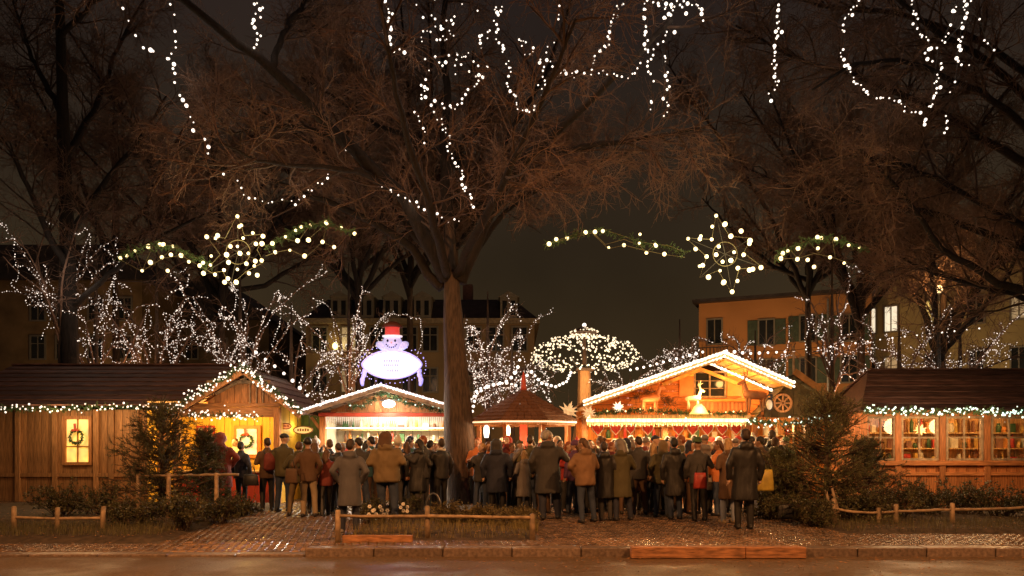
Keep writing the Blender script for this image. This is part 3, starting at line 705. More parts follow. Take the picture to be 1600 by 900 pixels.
MB().prism([(ax-1.05, az-.75), (ax+1.0, az-.75), (ax, az-.13)], Yw+.3, Yw+.33).build('gable_back', WOODDH, B2)
MB().box(bx0-.1, bx1+.1, Yw-.06, Yw+.02, bz-.03, ZZ(636, Yw)-.005).build('lintel', WOODH, B2)
for x in (bx0-.08, bx1+.06): MB().box(x-.08, x+.08, Yw-.09, Yw+.08, G, bz+.2).build('post', WOODO, B2, bevel=.01)
INY = mat('yellow_painted_boards', (.80, .48, .07), .6, .15, 4, .1, (8, 1, .6), objvar=.08)
vplanks(B2, bx0-.9, bx1+.1, Yw+2.0, G, bz+.35, .22, INY, 'wall_board')
hb = MB().box(bx1+.08, bx1+.12, Yw+.1, Yw+2.0, G, bz+.3).build('side_wall', INY, B2); MB().box(bx0-.9, bx0-.86, Yw+.1, Yw+2.0, G, bz+.3).build('side_wall', INY, B2)
MB().box(bx0-.9, bx1+.1, Yw+.1, Yw+2, bz+.35, bz+.39).build('ceiling', WOODY, B2)
RC = mat('coral_red_counter', (.75, .10, .05), .5, .12, 3, .1)
vplanks(B2, bx0+.02, bx1-.06, Yw+.02, G+.02, ZZ(738, Yw), .23, RC, 'counter_board')
MB().box(bx0, bx1, Yw-.16, Yw+.35, ZZ(738, Yw), ZZ(738, Yw)+.05).build('counter_top', WOODY, B2, bevel=.01)
# picture panel + back frames
fr = MB(); cx, cz = XX(386, Yw+1.9), ZZ(688, Yw+1.9)
fr.box(cx-.38, cx+.38, Yw+1.90, Yw+1.96, cz-.5, cz+.42); fr.build('door_panel', mat('orange_door', (.70, .22, .04), .5), B2)
MB().box(cx-.28, cx+.28, Yw+1.86, Yw+1.895, cz-.40, cz+.32).build('door_pane', vary(glow('pale_lit_pane', (1, .66, .36), .5), .2, .7, 9), B2)
wreath((cx, Yw+1.8, cz-.02), .17, 'dark round wreath with red bow on the bright door inside the gabled hut')
for px in (313, 328):
    c2x = XX(px, Yw+1.9); c2z = ZZ(676, Yw+1.9)
    MB().box(c2x-.12, c2x+.12, Yw+1.93, Yw+1.97, c2z-.2, c2z+.2).build('picture_frame', mat('red_frame', (.5, .06, .04)), B2)
    MB().box(c2x-.07, c2x+.07, Yw+1.915, Yw+1.93, c2z-.14, c2z+.14).build('picture', mat('pale_picture', (.6, .5, .4), .6, .6, 14), B2)
pl = thing('pendant_lamp', 'bright yellow pendant lamp under the ceiling of the gabled hut', 'lamp', (XX(352, 20.4), 20.4, bz+.30))
MB().tube([(XX(352, 20.4), 20.4, bz+.33), (XX(352, 20.4), 20.4, bz+.17)], .01, 6).build('cord', WIRE, pl)
MB().ell((XX(352, 20.4), 20.4, bz+.10), .07, .07, .08).build('globe', glow('pendant_globe', (1, .8, .35), 8), pl, True)
lamp('POINT', (XX(352, 20.4), 20.25, bz-.05), 95, (1, .60, .13), .1, pl)
lamp('POINT', (XX(325, 20.2), 20.4, 1.9), 28, (1, .60, .13), .1, pl)
garland('gable_garland', 'thick fir garland with warm lights on the left slope of the gabled hut', [(lx+.05, Y-.12, lz+.03), ((lx+ax)/2, Y-.12, (lz+az)/2+.05), (ax, Y-.12, az+.04)], .12, 60, B_FAIRY, 75, bulbr=.026)
garland('gable_garland', 'thick fir garland with warm lights on the right slope of the gabled hut', [(ax, Y-.12, az+.04), ((rx+ax)/2, Y-.12, (rz_+az)/2+.05), (rx+.06, Y-.12, rz_+.03)], .12, 60, B_FAIRY, 70, bulbr=.026)
garland('front_garland', 'dark garland with white lights above the yellow opening of the gabled hut', [(XX(298, Yw), Yw-.2, ZZ(647, Yw)), (XX(410, Yw), Yw-.2, ZZ(650, Yw))], .12, 30, B_FAIRY, 60, bulbr=.026)
lamp('POINT', (ax, Y-1.2, az-.4), 26, (1, .70, .40), .25, B2, 'garland_glow')
lamp('POINT', (ax-.2, Y-.3, ZZ(640, Y)), 6, (1, .60, .28), .2, B2, 'garland_glow')
# oval signs between the huts
def oval_sign(px, py, Y, w, h, m, label, rim):
    x, z = XX(px, Y), ZZ(py, Y); s = thing('oval_sign', label, 'sign', (x, Y, z)); n = 28
    pr = [(x+w/2*math.cos(k*2*math.pi/n), z+h/2*math.sin(k*2*math.pi/n)) for k in range(n)]
    MB().prism(pr, Y-.03, Y).build('board', m, s)
    MB().tube([Vector((a, Y-.04, b)) for a, b in pr+pr[:1]], .014, 6, False).build('rim', rim, s, True)
    for k in (-.3, .3): MB().tube([(x+w*k, Y-.01, z+h*.35), (x+w*k, Y, z+h*.35+.35)], .006, 4).build('cord', WIRE, s)
    m2 = MB()                                                 # unreadable painted strokes
    for k in range(5): m2.box(x-w*.30+k*w*.13, x-w*.22+k*w*.13, Y-.036, Y-.03, z-.03, z+.03+.01*(k % 2))
    m2.build('painted_strokes', rim, s)
    return s
oval_sign(474, 672, 20.2, .50, .20, glow('lit_yellow_sign', (1, .62, .12), .5), 'glowing yellow oval sign hanging between the gabled hut and snowman stall', mat('brown_paint', (.25, .10, .03)))
oval_sign(447, 666, 20.2, .30, .14, glow('lit_red_sign', (1, .25, .06), .6), 'small red oval sign hanging left of the yellow oval sign', mat('dark_red_paint', (.25, .03, .02)))
# green hedge backdrop behind the gap, built as a fabric side wall
gw = thing('garden_screen', 'low green panelled screen between the gabled hut and the snowman stall', 'screen', (XX(465, 22), 22, G))
vplanks(gw, XX(432, 22), XX(505, 22), 22, G, ZZ(648, 22), .2, mat('green_boards', (.10, .13, .03), .7, .3, 4, .2, objvar=.2), 'green_board')
MB().box(XX(430, 22), XX(507, 22), 21.9, 22.1, ZZ(648, 22), ZZ(648, 22)+.06).build('top_rail', WOODD, gw)
lamp('POINT', (XX(470, 21), 21.0, 2.1), 7, (1, .8, .35), .1, gw)

# ------------------------------------------------------------------ SNOWMAN STALL
Y = 20.0
S2 = thing('snowman_stall', 'white lit food stall under a light-edged gable left of the thick tree trunk', 'stall', (XX(596, Y), Y, G))
ax, az = XX(596, Y), ZZ(602, Y); lx, lz = XX(472, Y), ZZ(642, Y); rx, rz_ = XX(722, Y), ZZ(640, Y)
gable_roof(S2, lx, lz, ax, az, rx, rz_, Y, Y+3.4, 5, ROOFR)
LED = glow('white_light_hose', (1, .78, .70), .75)
for (ex, ez_) in ((lx, lz), (rx, rz_)):
    MB().bar((ex, Y-.03, ez_-.05), (ax, Y-.03, az-.05), .05, .15, (0, 0, 1)).build('barge_board', WOODP, S2)
    MB().tube([(ex, Y-.08, ez_+.01), (ax, Y-.08, az+.01)], .026, 8).build('light_hose', LED, S2, True); led_chain(S2, (ex, Y-.08, ez_+.01), (ax, Y-.08, az+.01), glow('led_white', (1, .84, .78), 1.7))
Yw = Y+.5; gz = lambda x: (az-.15)-(abs(x-ax))*((az-lz)/(ax-lx) if x < ax else (az-rz_)/(rx-ax))
px0, px1 = XX(505, Yw), XX(712, Yw)
vplanks(S2, px0, px1, Yw, ZZ(650, Yw)+.1, gz, .2, WOODO, 'gable_plank')
MB().box(px0-.1, px1+.1, Yw-.14, Yw-.02, ZZ(651, Yw), ZZ(651, Yw)+.10).build('beam', RED, S2, bevel=.01)
for x in (px0, px1): MB().box(x-.08, x+.08, Yw-.10, Yw+.06, G, ZZ(650, Yw)).build('post', WOODO, S2, bevel=.01)
MB().bar((px0+.02, Yw-.05, ZZ(678, Yw)), (px0-.30, Yw-.05, ZZ(652, Yw)), .06, .07).build('brace', WOODO, S2)
# fringe of white icicle strips under the beam
ic = MB(); n_ = 62
for k in range(n_):
    x = px0+.12+(px1-px0-.24)*k/(n_-1); z = ZZ(652, Yw); h = rnd.uniform(.16, .24)
    ic.add([(x-.018, Yw-.16, z), (x+.018, Yw-.16, z), (x, Yw-.16, z-h), (x-.018, Yw-.145, z), (x+.018, Yw-.145, z)], [(0, 1, 2), (3, 2, 4), (0, 3, 4, 1), (0, 2, 3), (1, 4, 2)])
ic.build('icicle_fringe', glow('icicle_white', (1, .93, .82), .22), S2, kind='stuff')
WALLW = mat('white_stall_boards', (.72, .66, .52), .5, .15, 5, .1, objvar=.1)
vplanks(S2, px0-.1, px1+.1, Yw+1.9, G, 2.9, .25, WALLW, 'wall_board')
for x in (px0-.1, px1+.06): MB().box(x, x+.04, Yw+.1, Yw+1.88, G, 2.5).build('side_wall', WALLW, S2)
vplanks(S2, px0+.08, px1-.08, Yw-.02, G+.02, 1.05, .22, WOODO, 'counter_board')
MB().box(px0+.05, px1-.05, Yw-.25, Yw+.3, 1.05, 1.10).build('counter_top', WHITE, S2, bevel=.01)
MB().tube([(px0+.1, Yw-.12, ZZ(669, Yw)), (px1-.1, Yw-.12, ZZ(669, Yw))], .014, 6).build('light_hose', glow('soft_hose', (1, .86, .7), 1.0), S2)
BCOL = [mat('goods_red', (.6, .07, .05), .4), mat('goods_gold', (.7, .45, .1), .4), mat('goods_cream', (.8, .7, .5), .5), mat('goods_green', (.05, .12, .04), .5), mat('goods_brown', (.25, .11, .05), .5), mat('goods_orange', (.8, .3, .06), .4)]
def shelf_goods(root, x0, x1, y, zs, gap=.17, sc=1):
    meshes = {}
    for j, m in enumerate(BCOL):
        meshes[('jar', j)] = MB().loft([(0, 0, 0, .05, .05), (0, 0, .12, .055, .055), (0, 0, .15, .035, .035), (0, 0, .18, .04, .04)], 10).mesh('jar', m, True)
        meshes[('box', j)] = MB().box(-.07, .07, -.05, .05, 0, .17).mesh('box', m)
        meshes[('bottle', j)] = MB().loft([(0, 0, 0, .038, .038), (0, 0, .17, .038, .038), (0, 0, .22, .014, .014), (0, 0, .28, .014, .014)], 10).mesh('bottle', m, True)
    for z in zs:
        MB().box(x0, x1, y-.14, y+.14, z-.03, z).build('shelf', WOODY, root)
        x = x0+.12
        while x < x1-.1:
            k = rnd.choice(['jar', 'box', 'bottle']); put(k, meshes[(k, rnd.randrange(6))], root, (x, y+rnd.uniform(-.04, .04), z+.001), rot=(0, 0, rnd.uniform(-.4, .4)), sc=(sc*rnd.uniform(.6, 1.3), sc*.9, sc*rnd.uniform(.55, 1.5))); x += gap*rnd.uniform(.55, 1.25)
shelf_goods(S2, px0+.1, px1-.1, Yw+1.7, (1.35, 1.72, 2.08), .22, 1.1)
ll = thing('tube_lamp', 'bright white lamp in the gable of the snowman stall', 'lamp', (XX(610, Yw-.2), Yw-.28, ZZ(632, Yw)))
lx_, lz_ = XX(610, Yw), ZZ(632, Yw)
MB().ell((lx_, Yw-.28, lz_), .17, .07, .10).build('lamp_glass', glow('white_lamp_glass', (1, .93, .85), 8), ll, True)
MB().bar((lx_-.24, Yw-.15, lz_+.10), (lx_+.24, Yw-.15, lz_+.10), .2, .03).build('hood', DARKM, ll)
lamp('POINT', (lx_, Yw-.5, lz_), 30, (1, .88, .72), .12, ll)
lamp('AREA', ((px0+px1)/2, Yw+.9, 2.5), 105, (1, .84, .60), 1.8, S2, sy=1.0)
lamp('AREA', ((px0+px1)/2, Yw-.30, 2.28), 130, (1, .82, .60), 3.0, S2, rot=(R(-38), 0, 0), sy=.12)
lamp('POINT', ((px0+px1)/2, Yw-.55, 2.2), 14, (1, .80, .62), .3, S2)
garland('gable_garland', 'green garland with pale lights hung under the gable of the snowman stall', [(XX(540, Y), Y+.3, ZZ(632, Y)), (XX(560, Y), Y+.3, ZZ(634, Y)), (XX(596, Y), Y+.3, ZZ(612, Y)), (XX(640, Y), Y+.3, ZZ(630, Y)), (XX(690, Y), Y+.3, ZZ(640, Y))], .07, 50, B_COOL, 14, bulbr=.02)

# snowman sign on the roof
YS = 20.6
SG = thing('snowman_sign', 'glowing white oval roof sign topped by a snowman with a red hat', 'sign', (XX(613, YS), YS, ZZ(600, YS)))
sx, sz = XX(613, YS), ZZ(570, YS); n = 40
SW = glow('sign_white', (.72, .84, 1), .66, True); SV = glow('sign_violet', (.32, .30, 1), .8); SB = glow('snowman_blue_white', (.30, .42, 1), .42)
def ov(k, a=.77, b=.35):
    w = 2*math.pi*k/n; c, s_ = math.cos(w), math.sin(w); return (sx+a*math.copysign(abs(c)**1.0, c), sz+b*math.copysign(abs(s_)**1.35, s_))
pr = [ov(k) for k in range(n)]
MB().prism(pr, YS-.08, YS+.04).build('sign_board', SW, SG)
MB().tube([Vector((a, YS-.09, b)) for a, b in [ov(k, .80, .38) for k in range(n+1)]], .022, 8, False).build('rim', SV, SG, True)
ink = MB()                                                    # faint unreadable marks in the middle of the sign
for (a, b, w) in ((-.22, .10, .42), (-.22, -.02, .38), (-.12, -.16, .30)):
    k = 0
    while k < w: ink.box(sx+a+k, sx+a+k+.035, YS-.086, YS-.08, sz+b-.035, sz+b+.03); k += rnd.uniform(.05, .075)
ink.build('faint_marks', glow('faint_lilac', (.55, .56, .72), .40, base=(.3, .3, .4)), SG, kind='stuff')
hz = ZZ(537, YS)
MB().ell((sx, YS-.02, hz), .27, .16, .25, 18, 12).build('head', SB, SG, True)
sh = MB(); sh.ell((sx-.26, YS, hz-.07), .20, .10, .11, 14, 8, (0, .5, 0)); sh.ell((sx+.26, YS, hz-.07), .20, .10, .11, 14, 8, (0, -.5, 0)); sh.build('mitten', SB, SG, True)
fe = MB()
for s in (-1, 1): fe.ell((sx+s*.10, YS-.17, hz+.06), .028, .02, .035)
for k in range(7):
    a = math.pi*(1.15+.7*k/6); fe.ell((sx+.15*math.cos(a), YS-.165, hz+.02+.14*math.sin(a)), .018, .02, .018)
fe.build('eyes_and_mouth', mat('coal', (.02, .02, .05)), SG, True)
MB().tube([(sx, YS-.16, hz), (sx+.02, YS-.34, hz-.02)], [.035, .006], 8).build('nose', glow('carrot', (1, .25, .25), .5), SG, True)
hat = MB().loft([(sx, YS, hz+.20, .20, .15), (sx, YS, hz+.40, .19, .14), (sx, YS, hz+.44, .20, .15)], 20).build('hat', glow('hat_red', (1, .07, .06), .30, base=(.5, .05, .04)), SG, True)
MB().loft([(sx, YS, hz+.18, .27, .20), (sx, YS, hz+.215, .27, .20)], 20).build('hat_band', glow('band_white', (1, .8, .9), .55), hat, True)
MB().loft([(sx, YS, hz+.44, .29, .2), (sx, YS, hz+.50, .24, .17), (sx, YS, hz+.58, .13, .1)], 20).build('hat_crown', mat('dark_hat', (.12, .03, .02)), hat, True)
for s in (-1, 1):
    arm = []
    for k in range(9):
        q = k/8; arm.append((sx+s*(.74-.02*math.sin(q*7))-.06*(q if s < 0 else -q*.4), YS-.05, sz-.12-q*.45))
    a_ = MB().tube(arm, [.05, .065, .05, .065, .05, .065, .055, .05, .03], 8).build('light_tassel', SV, SG, True)
    MB().bar((sx+s*.45, YS, sz-.25), (sx+s*.45, YS, ZZ(606, YS)-.12), .05, .05).build('strut', DARKM, SG)
q = MB()
for k in range(46):
    a = 2*math.pi*k/46; q.ell((sx+.90*math.cos(a)+rnd.gauss(0, .02), YS-.05, sz+.50*math.sin(a)+rnd.gauss(0, .02)), .016, .016, .016, 6, 4)
q.build('fairy_lights', SV, SG, kind='stuff')
lamp('POINT', (sx, YS-.9, sz-.1), 14, (.60, .50, 1), .3, SG)
lamp('POINT', (sx, YS+.6, sz+.1), 9, (.55, .45, 1), .3, SG)

# ------------------------------------------------------------------ ROUND KIOSK
Y = 19.6; kx = XX(818, Y); Rk = 1.42; ez_ = ZZ(657, Y-.6); apz = ZZ(608, Y)
K = thing('round_kiosk', 'small eight-sided kiosk with brown shingled tent roof right of the trunk', 'kiosk', (kx, Y, G))
def kp(k, rr, z): a = math.pi/8+k*math.pi/4; return Vector((kx+rr*math.cos(a), Y+rr*math.sin(a), z))
NS = 9
for k in range(8):
    for i in range(NS):
        u0, u1 = i/NS, (i+1.15)/NS; rr = lambda u_: Rk*(1-min(u_, 1))+.03; zz = lambda u_: ez_+(apz-ez_)*min(u_, 1)
        A_, B_ = kp(k, rr(u0), zz(u0)+.02), kp(k+1, rr(u0), zz(u0)+.02); C_, D_ = kp(k+1, rr(u1), zz(u1)), kp(k, rr(u1), zz(u1))
        n_ = max(1, int((A_-B_).length/.16))
        for j in range(n_):
            f0, f1 = (j+.03)/n_, (j+.97)/n_; dz = Vector((0, 0, rnd.uniform(0, .012)))
            MB().slab(A_.lerp(B_, f0)+dz, A_.lerp(B_, f1)+dz, D_.lerp(C_, f1), D_.lerp(C_, f0), .02).build('shingle', SHING, K)
MB().tube([(kx, Y, apz-.05), (kx, Y, apz+.08), (kx, Y, apz+.30), (kx, Y, apz+.45)], [.09, .07, .05, .01], 8).build('finial', RED, K, True)
MB().add([kp(k, Rk-.08, ez_-.03) for k in range(8)]+[kp(k, Rk-.08, ez_-.06) for k in range(8)], [tuple(range(7, -1, -1)), tuple(range(8, 16))]).build('ceiling', WOODY, K)
for k in range(8):
    MB().bar(kp(k, Rk-.06, ez_-.06), kp(k+1, Rk-.06, ez_-.06), .04, .12).build('fascia', WOODO, K)
    MB().bar(kp(k, Rk-.2, G), kp(k, Rk-.2, ez_-.08), .09, .09, (0, 1, 0)).build('post', WOODO, K)
    if k in (4, 5, 6, 7, 0): MB().tube([kp(k, Rk-.01, ez_-.045), kp(k+1, Rk-.01, ez_-.045)], .02, 6).build('light_hose', glow('kiosk_hose', (1, .66, .38), 1.1), K, True)
MB().tube([(kx, Y, G), (kx, Y, ez_-.06)], .10, 12).build('centre_post', RED, K, True)
MB().loft([(kx, Y, 1.10, .42, .42), (kx, Y, 1.14, .45, .45), (kx, Y, 1.15, .44, .44)], 20).build('round_table_top', WOODY, K, True)
for k in (4, 5, 6, 7): lamp('POINT', tuple(kp(k, Rk-.5, ez_-.25)), 20, (1, .60, .30), .08, K)
for px, m in ((760, glow('paper_lantern_white', (1, .8, .65), 1.6)), (793, glow('paper_lantern_orange', (1, .45, .15), .8))):
    lt = thing('paper_lantern', 'white tube lantern under the kiosk eave near the trunk' if px == 760 else 'small orange lantern under the kiosk eave beside the red post', 'lantern', (XX(px, 19), 19.0, ZZ(668, 19)))
    MB().loft([(XX(px, 19), 19, ZZ(684, 19), .05, .05), (XX(px, 19), 19, ZZ(676, 19), .075, .075), (XX(px, 19), 19, ZZ(668, 19), .07, .07), (XX(px, 19), 19, ZZ(664, 19), .03, .03)], 12).build('shade', m, lt, True)
    MB().tube([(XX(px, 19), 19, ZZ(664, 19)), (XX(px, 19), 19, ZZ(658, 19))], .006, 4).build('cord', WIRE, lt)

# ------------------------------------------------------------------ CHRISTMAS PYRAMID with canopy of lights
Y = 33; cx = XX(913, Y)
T = thing('light_pyramid', 'wooden Christmas pyramid tower whose round canopy is covered in warm bulbs', 'tower', (cx, Y, G))
MB().loft([(cx, Y, G, .7, .7), (cx, Y, 1.2, .62, .62), (cx, Y, 3.2, .30, .30), (cx, Y, ZZ(575, Y), .26, .26)], 8).build('column', WOODO, T)
MB().box(cx-.36, cx+.36, Y-.36, Y+.36, ZZ(580, Y), ZZ(576, Y)).build('platform', WOODD, T)
MB().loft([(cx, Y, ZZ(570, Y), .1, .1), (cx, Y, ZZ(515, Y), .05, .05)], 8).build('mast', WOODD, T)
MB().tube([(cx, Y, ZZ(515, Y)), (cx, Y, ZZ(508, Y))], .03, 6).build('spike', WOODD, T)
mbw = MB(); mbb = []
zc_, RX_, RZ_ = ZZ(557, Y), 2.25, .88
for k in range(22):
    a = 2*math.pi*k/22+.1; pts = []
    for i in range(13):
        w = math.pi/2-math.pi*.86*i/12; pts.append(Vector((cx+RX_*math.cos(w)*math.cos(a), Y+RX_*math.cos(w)*math.sin(a), zc_+RZ_*math.sin(w)*(1 if w > 0 else .8))))
    mbw.tube(pts, .012, 4)
    for i in range(24):
        w = math.pi/2-math.pi*.86*rnd.random(); aa = a+rnd.gauss(0, .10); k2 = rnd.uniform(.93, 1.05)
        mbb.append((cx+RX_*k2*math.cos(w)*math.cos(aa), Y+RX_*k2*math.cos(w)*math.sin(aa), zc_+RZ_*k2*math.sin(w)*(1 if w > 0 else .8)))
mbw.build('canopy_wires', WIRE, T)
for k in range(40):
    a = rnd.uniform(0, 6.28); rr = rnd.uniform(.3, .62); mbb.append((cx+rr*math.cos(a), Y+rr*math.sin(a), ZZ(514, Y)-(rr-.3)*.5))
MB().loft([(cx, Y, ZZ(520, Y), .62, .62), (cx, Y, ZZ(514, Y), .35, .35), (cx, Y, ZZ(510, Y), .05, .05)], 12).build('small_roof', WOODD, T)
bb = MB()
for p in mbb: bb.ell(p, *[rnd.uniform(.024, .05)]*3, 6, 4)
B_PYR = glow('pyramid_bulb', (1, .76, .48), 1.1)
bb.build('bulbs', B_PYR, T, kind='stuff')
stp = put('top_bulb', BULB, T, (cx, Y, ZZ(508, Y)), sc=.09)
lamp('POINT', (cx, Y-1.6, ZZ(600, Y)), 110, (1, .70, .35), .4, T)
# paper star lanterns left of the chalet
def star3d(px, py, Y, r_, label, m, e=3):
    x, z = XX(px, Y), ZZ(py, Y); s = thing('paper_star', label, 'star lantern', (x, Y, z)); core = r_*.36
    mb = MB(); dirs = []
    for i in range(18):
        zf = 1-2*(i+.5)/18; a = i*2.39996; q_ = math.sqrt(1-zf*zf); dirs.append(Vector((q_*math.cos(a), q_*math.sin(a), zf)))
    for d in dirs:
        a = d.cross(Vector((.3, .5, .8))).normalized(); b = d.cross(a); c = Vector((x, Y, z))
        ring = [c+d*core*.75+(a*math.cos(w)+b*math.sin(w))*core*.55 for w in (0, 1.57, 3.14, 4.71)]
        mb.add(ring+[c+d*r_], [(0, 1, 4), (1, 2, 4), (2, 3, 4), (3, 0, 4)])
    mb.build('spikes', m, s); MB().ell((x, Y, z), core, core, core).build('core', m, s)
    MB().tube([(x, Y, z+r_*.8), (x, Y, z+r_+.3)], .006, 4).build('cord', WIRE, s)
PST = glow('paper_star_tan', (1, .55, .22), .28)
star3d(888, 643, 19.2, .28, 'tan paper star lantern at the left corner of the chalet, left one', PST)
star3d(920, 645, 19.25, .20, 'small tan paper star lantern hanging right at the chalet corner post', PST)

# ------------------------------------------------------------------ CHALET STALL
Y0, Y1 = 19.6, 21.0
C4 = thing('chalet_stall', 'big orange chalet stall with glowing gable edges, window and balcony', 'stall', (XX(1090, Y1), Y1, G))
ax, az = XX(1130, Y0), ZZ(552, Y0); lx, lz = XX(912, Y0), ZZ(628, Y0); rx, rz_ = XX(1238, Y0), ZZ(599, Y0)
CHR = wood('yellow_soffit_boards', (.62, .34, .10), stretch=(1, 6, 1))
gable_roof(C4, lx, lz, ax, az, rx, rz_, Y0, Y1+2.6, 8, CHR)
HOSE = glow('chalet_light_hose', (1, .70, .45), .9); HOSE2 = glow('chalet_light_hose_inner', (1, .66, .38), .7)
for (ex, ez_) in ((lx, lz), (rx, rz_)):
    MB().bar((ex, Y0-.03, ez_-.06), (ax, Y0-.03, az-.06), .05, .19, (0, 0, 1)).build('barge_board', WOODY, C4)
    MB().tube([(ex, Y0-.09, ez_+.02), (ax, Y0-.09, az+.02)], .034, 8).build('light_hose', HOSE, C4, True); led_chain(C4, (ex, Y0-.09, ez_+.02), (ax, Y0-.09, az+.02), glow('led_warm', (1, .80, .58), 1.6), .045, .10); led_chain(C4, (ex, Y0-.09, ez_-.09), (ax, Y0-.09, az-.09), glow('led_warm', (1, .80, .58), 1.6), .03, .10)
    MB().tube([(ex, Y0-.08, ez_-.09), (ax, Y0-.08, az-.09)], .018, 8).build('light_hose', HOSE2, C4, True)
iz = .06
MB().tube([(ax+.02, Y1-.1, az-.13), (rx-.02, Y1-.1, rz_-.12)], .028, 8).build('light_hose', HOSE, C4, True); led_chain(C4, (ax+.02, Y1-.1, az-.13), (rx-.02, Y1-.1, rz_-.12), glow('led_warm', (1, .80, .58), 1.6), .04, .10)
led_chain(C4, (XX(917, Y0), Y0-.07, ZZ(657, Y0)), (XX(1166, Y0), Y0-.07, ZZ(657, Y0)), glow('led_warm', (1, .80, .58), 1.6), .035, .13)
lamp('POINT', (XX(1185, Y0+.5), Y0+.7, 3.05), 22, (1, .50, .14), .1, C4, 'soffit_glow')
lamp('POINT', (XX(1150, Y0+.5), Y0+.7, 3.35), 12, (1, .50, .14), .1, C4, 'soffit_glow')
gz = lambda x: (az-.12)-(abs(x-ax))*((az-lz)/(ax-lx) if x < ax else (az-rz_)/(rx-ax))
CW = wood('bright_orange_board', (.66, .22, .05), stretch=(.8, 9, 9))
wx0, wx1, wz0, wz1 = XX(1086, Y1), XX(1131, Y1), ZZ(619, Y1), ZZ(583, Y1)
# log boards across the gable, cut at the roofline
z = 2.35; hstep = .19
while z < az-.15:
    zt_ = z+hstep-.012; 
    def xat(zz, side):
        s_ = (az-.12-zz); return ax-s_*(ax-lx)/(az-lz) if side < 0 else ax+s_*(rx-ax)/(az-rz_)
    xl0, xl1, xr0, xr1 = max(xat(z, -1), lx+.3), max(xat(zt_, -1), lx+.3), min(xat(z, 1), rx-.15), min(xat(zt_, 1), rx-.15)
    if xr1 > xl1:
        if zt_ > wz0-.05 and z < wz1+.05:
            if wx0-.05 > xl1: MB().prism([(xl0, z), (wx0-.05, z), (wx0-.05, zt_), (xl1, zt_)], Y1-.04, Y1+.02+rnd.uniform(0, .01)).build('log_board', CW, C4)
            if xr1 > wx1+.05: MB().prism([(wx1+.05, z), (xr0, z), (xr1, zt_), (wx1+.05, zt_)], Y1-.04, Y1+.02+rnd.uniform(0, .01)).build('log_board', CW, C4)
        else: MB().prism([(xl0, z), (xr0, z), (xr1, zt_), (xl1, zt_)], Y1-.04, Y1+.02+rnd.uniform(0, .01)).build('log_board', CW, C4)
    z += hstep
f = MB(); f.box(wx0-.05, wx0, Y1-.08, Y1+.02, wz0-.05, wz1+.05); f.box(wx1, wx1+.05, Y1-.08, Y1+.02, wz0-.05, wz1+.05); f.box(wx0, wx1, Y1-.078, Y1+.02, wz1, wz1+.05); f.box(wx0, wx1, Y1-.11, Y1+.02, wz0-.05, wz0)
f.box((wx0+wx1)/2-.02, (wx0+wx1)/2+.02, Y1-.06, Y1, wz0, wz1)
for q_ in (.33, .66): f.box(wx0, (wx0+wx1)/2-.02, Y1-.055, Y1-.02, wz0+(wz1-wz0)*q_-.01, wz0+(wz1-wz0)*q_+.01); f.box((wx0+wx1)/2+.02, wx1, Y1-.055, Y1-.02, wz0+(wz1-wz0)*q_-.01, wz0+(wz1-wz0)*q_+.01)
f = f.build('window', WOODP, C4)
MB().box(wx0+.002, wx1-.002, Y1-.01, Y1, wz0+.002, wz1-.002).build('pane', GLASSD, f)
for (a_, b_) in ((XX(1060, Y1), wx0-.06), (wx1+.06, XX(1158, Y1))):
    MB().box(a_, b_, Y1-.10, Y1-.05, wz0-.02, wz1-.10).build('shutter', mat('orange_shutter', (.72, .22, .05), .5, .15, 6, .1), C4, bevel=.008)
    MB().box(a_, b_, Y1-.105, Y1-.045, wz1-.095, wz1+.08).build('shutter_head', mat('yellow_shutter', (.85, .50, .10), .5), C4, bevel=.008)
for i, s_ in enumerate((1, -1)):
    MB().bar((ax-.25+(-.0), Y1-.13, az-.28), (ax-.25+s_*1.05, Y1-.13, az-.28-.42), .05, .09).build('rafter', CHR, C4)
# balcony rail with baluster boards
by = Y1-.5
MB().box(XX(1075, by), XX(1168, by), by-.04, by+.04, ZZ(628, by), ZZ(628, by)+.07).build('balcony_rail', mat('orange_rail', (.62, .20, .04), .5), C4, bevel=.01)
MB().box(XX(930, by), XX(1200, by), by-.06, Y1-.045, ZZ(648, by)-.06, ZZ(648, by)).build('balcony_floor', WOODH, C4)
vplanks(C4, XX(1078, by), XX(1166, by), by, ZZ(648, by)+.005, ZZ(628, by)-.003, .11, wood('balcony_board', (.40, .14, .05)), 'baluster')
# lit fascia
FB = glow('fascia_light', (1, .72, .34), .95, True)
MB().box(XX(917, Y0), XX(1166, Y0), Y0-.06, Y0, ZZ(660, Y0), ZZ(654, Y0)).build('light_strip', FB, C4, bevel=.01)
MB().box(XX(912, Y0), XX(1172, Y0), Y0-.03, Y0+.05, ZZ(654, Y0)+.004, ZZ(648, Y0)).build('fascia_board', WOODY, C4)
MB().box(XX(912, Y0), XX(1172, Y0), Y0+.06, Y1+.8, ZZ(650, Y0), ZZ(648, Y0)).build('canopy', CHR, C4)
hang = MB()
for k in range(70):
    x = XX(918, Y0)+(XX(1164, Y0)-XX(918, Y0))*k/69; z = ZZ(660, Y0); w_ = .035
    hang.add([(x-w_, Y0-.05, z), (x+w_, Y0-.05, z), (x, Y0-.05, z-.08-.04*(k % 2)), (x-w_, Y0-.035, z), (x+w_, Y0-.035, z)], [(0, 1, 2), (3, 2, 4), (0, 3, 4, 1), (0, 2, 3), (1, 4, 2)])
hang.build('lace_edge', mat('cream_lace', (.8, .6, .35)), C4)
for px in (914, 1040, 1168): MB().box(XX(px, Y0+.1)-.07, XX(px, Y0+.1)+.07, Y0+.1, Y0+.24, G, ZZ(651, Y0)).build('post', WOODO, C4, bevel=.01)
sy_ = Y1+.9
ORB = wood('glowing_orange_wall', (.80, .27, .05))
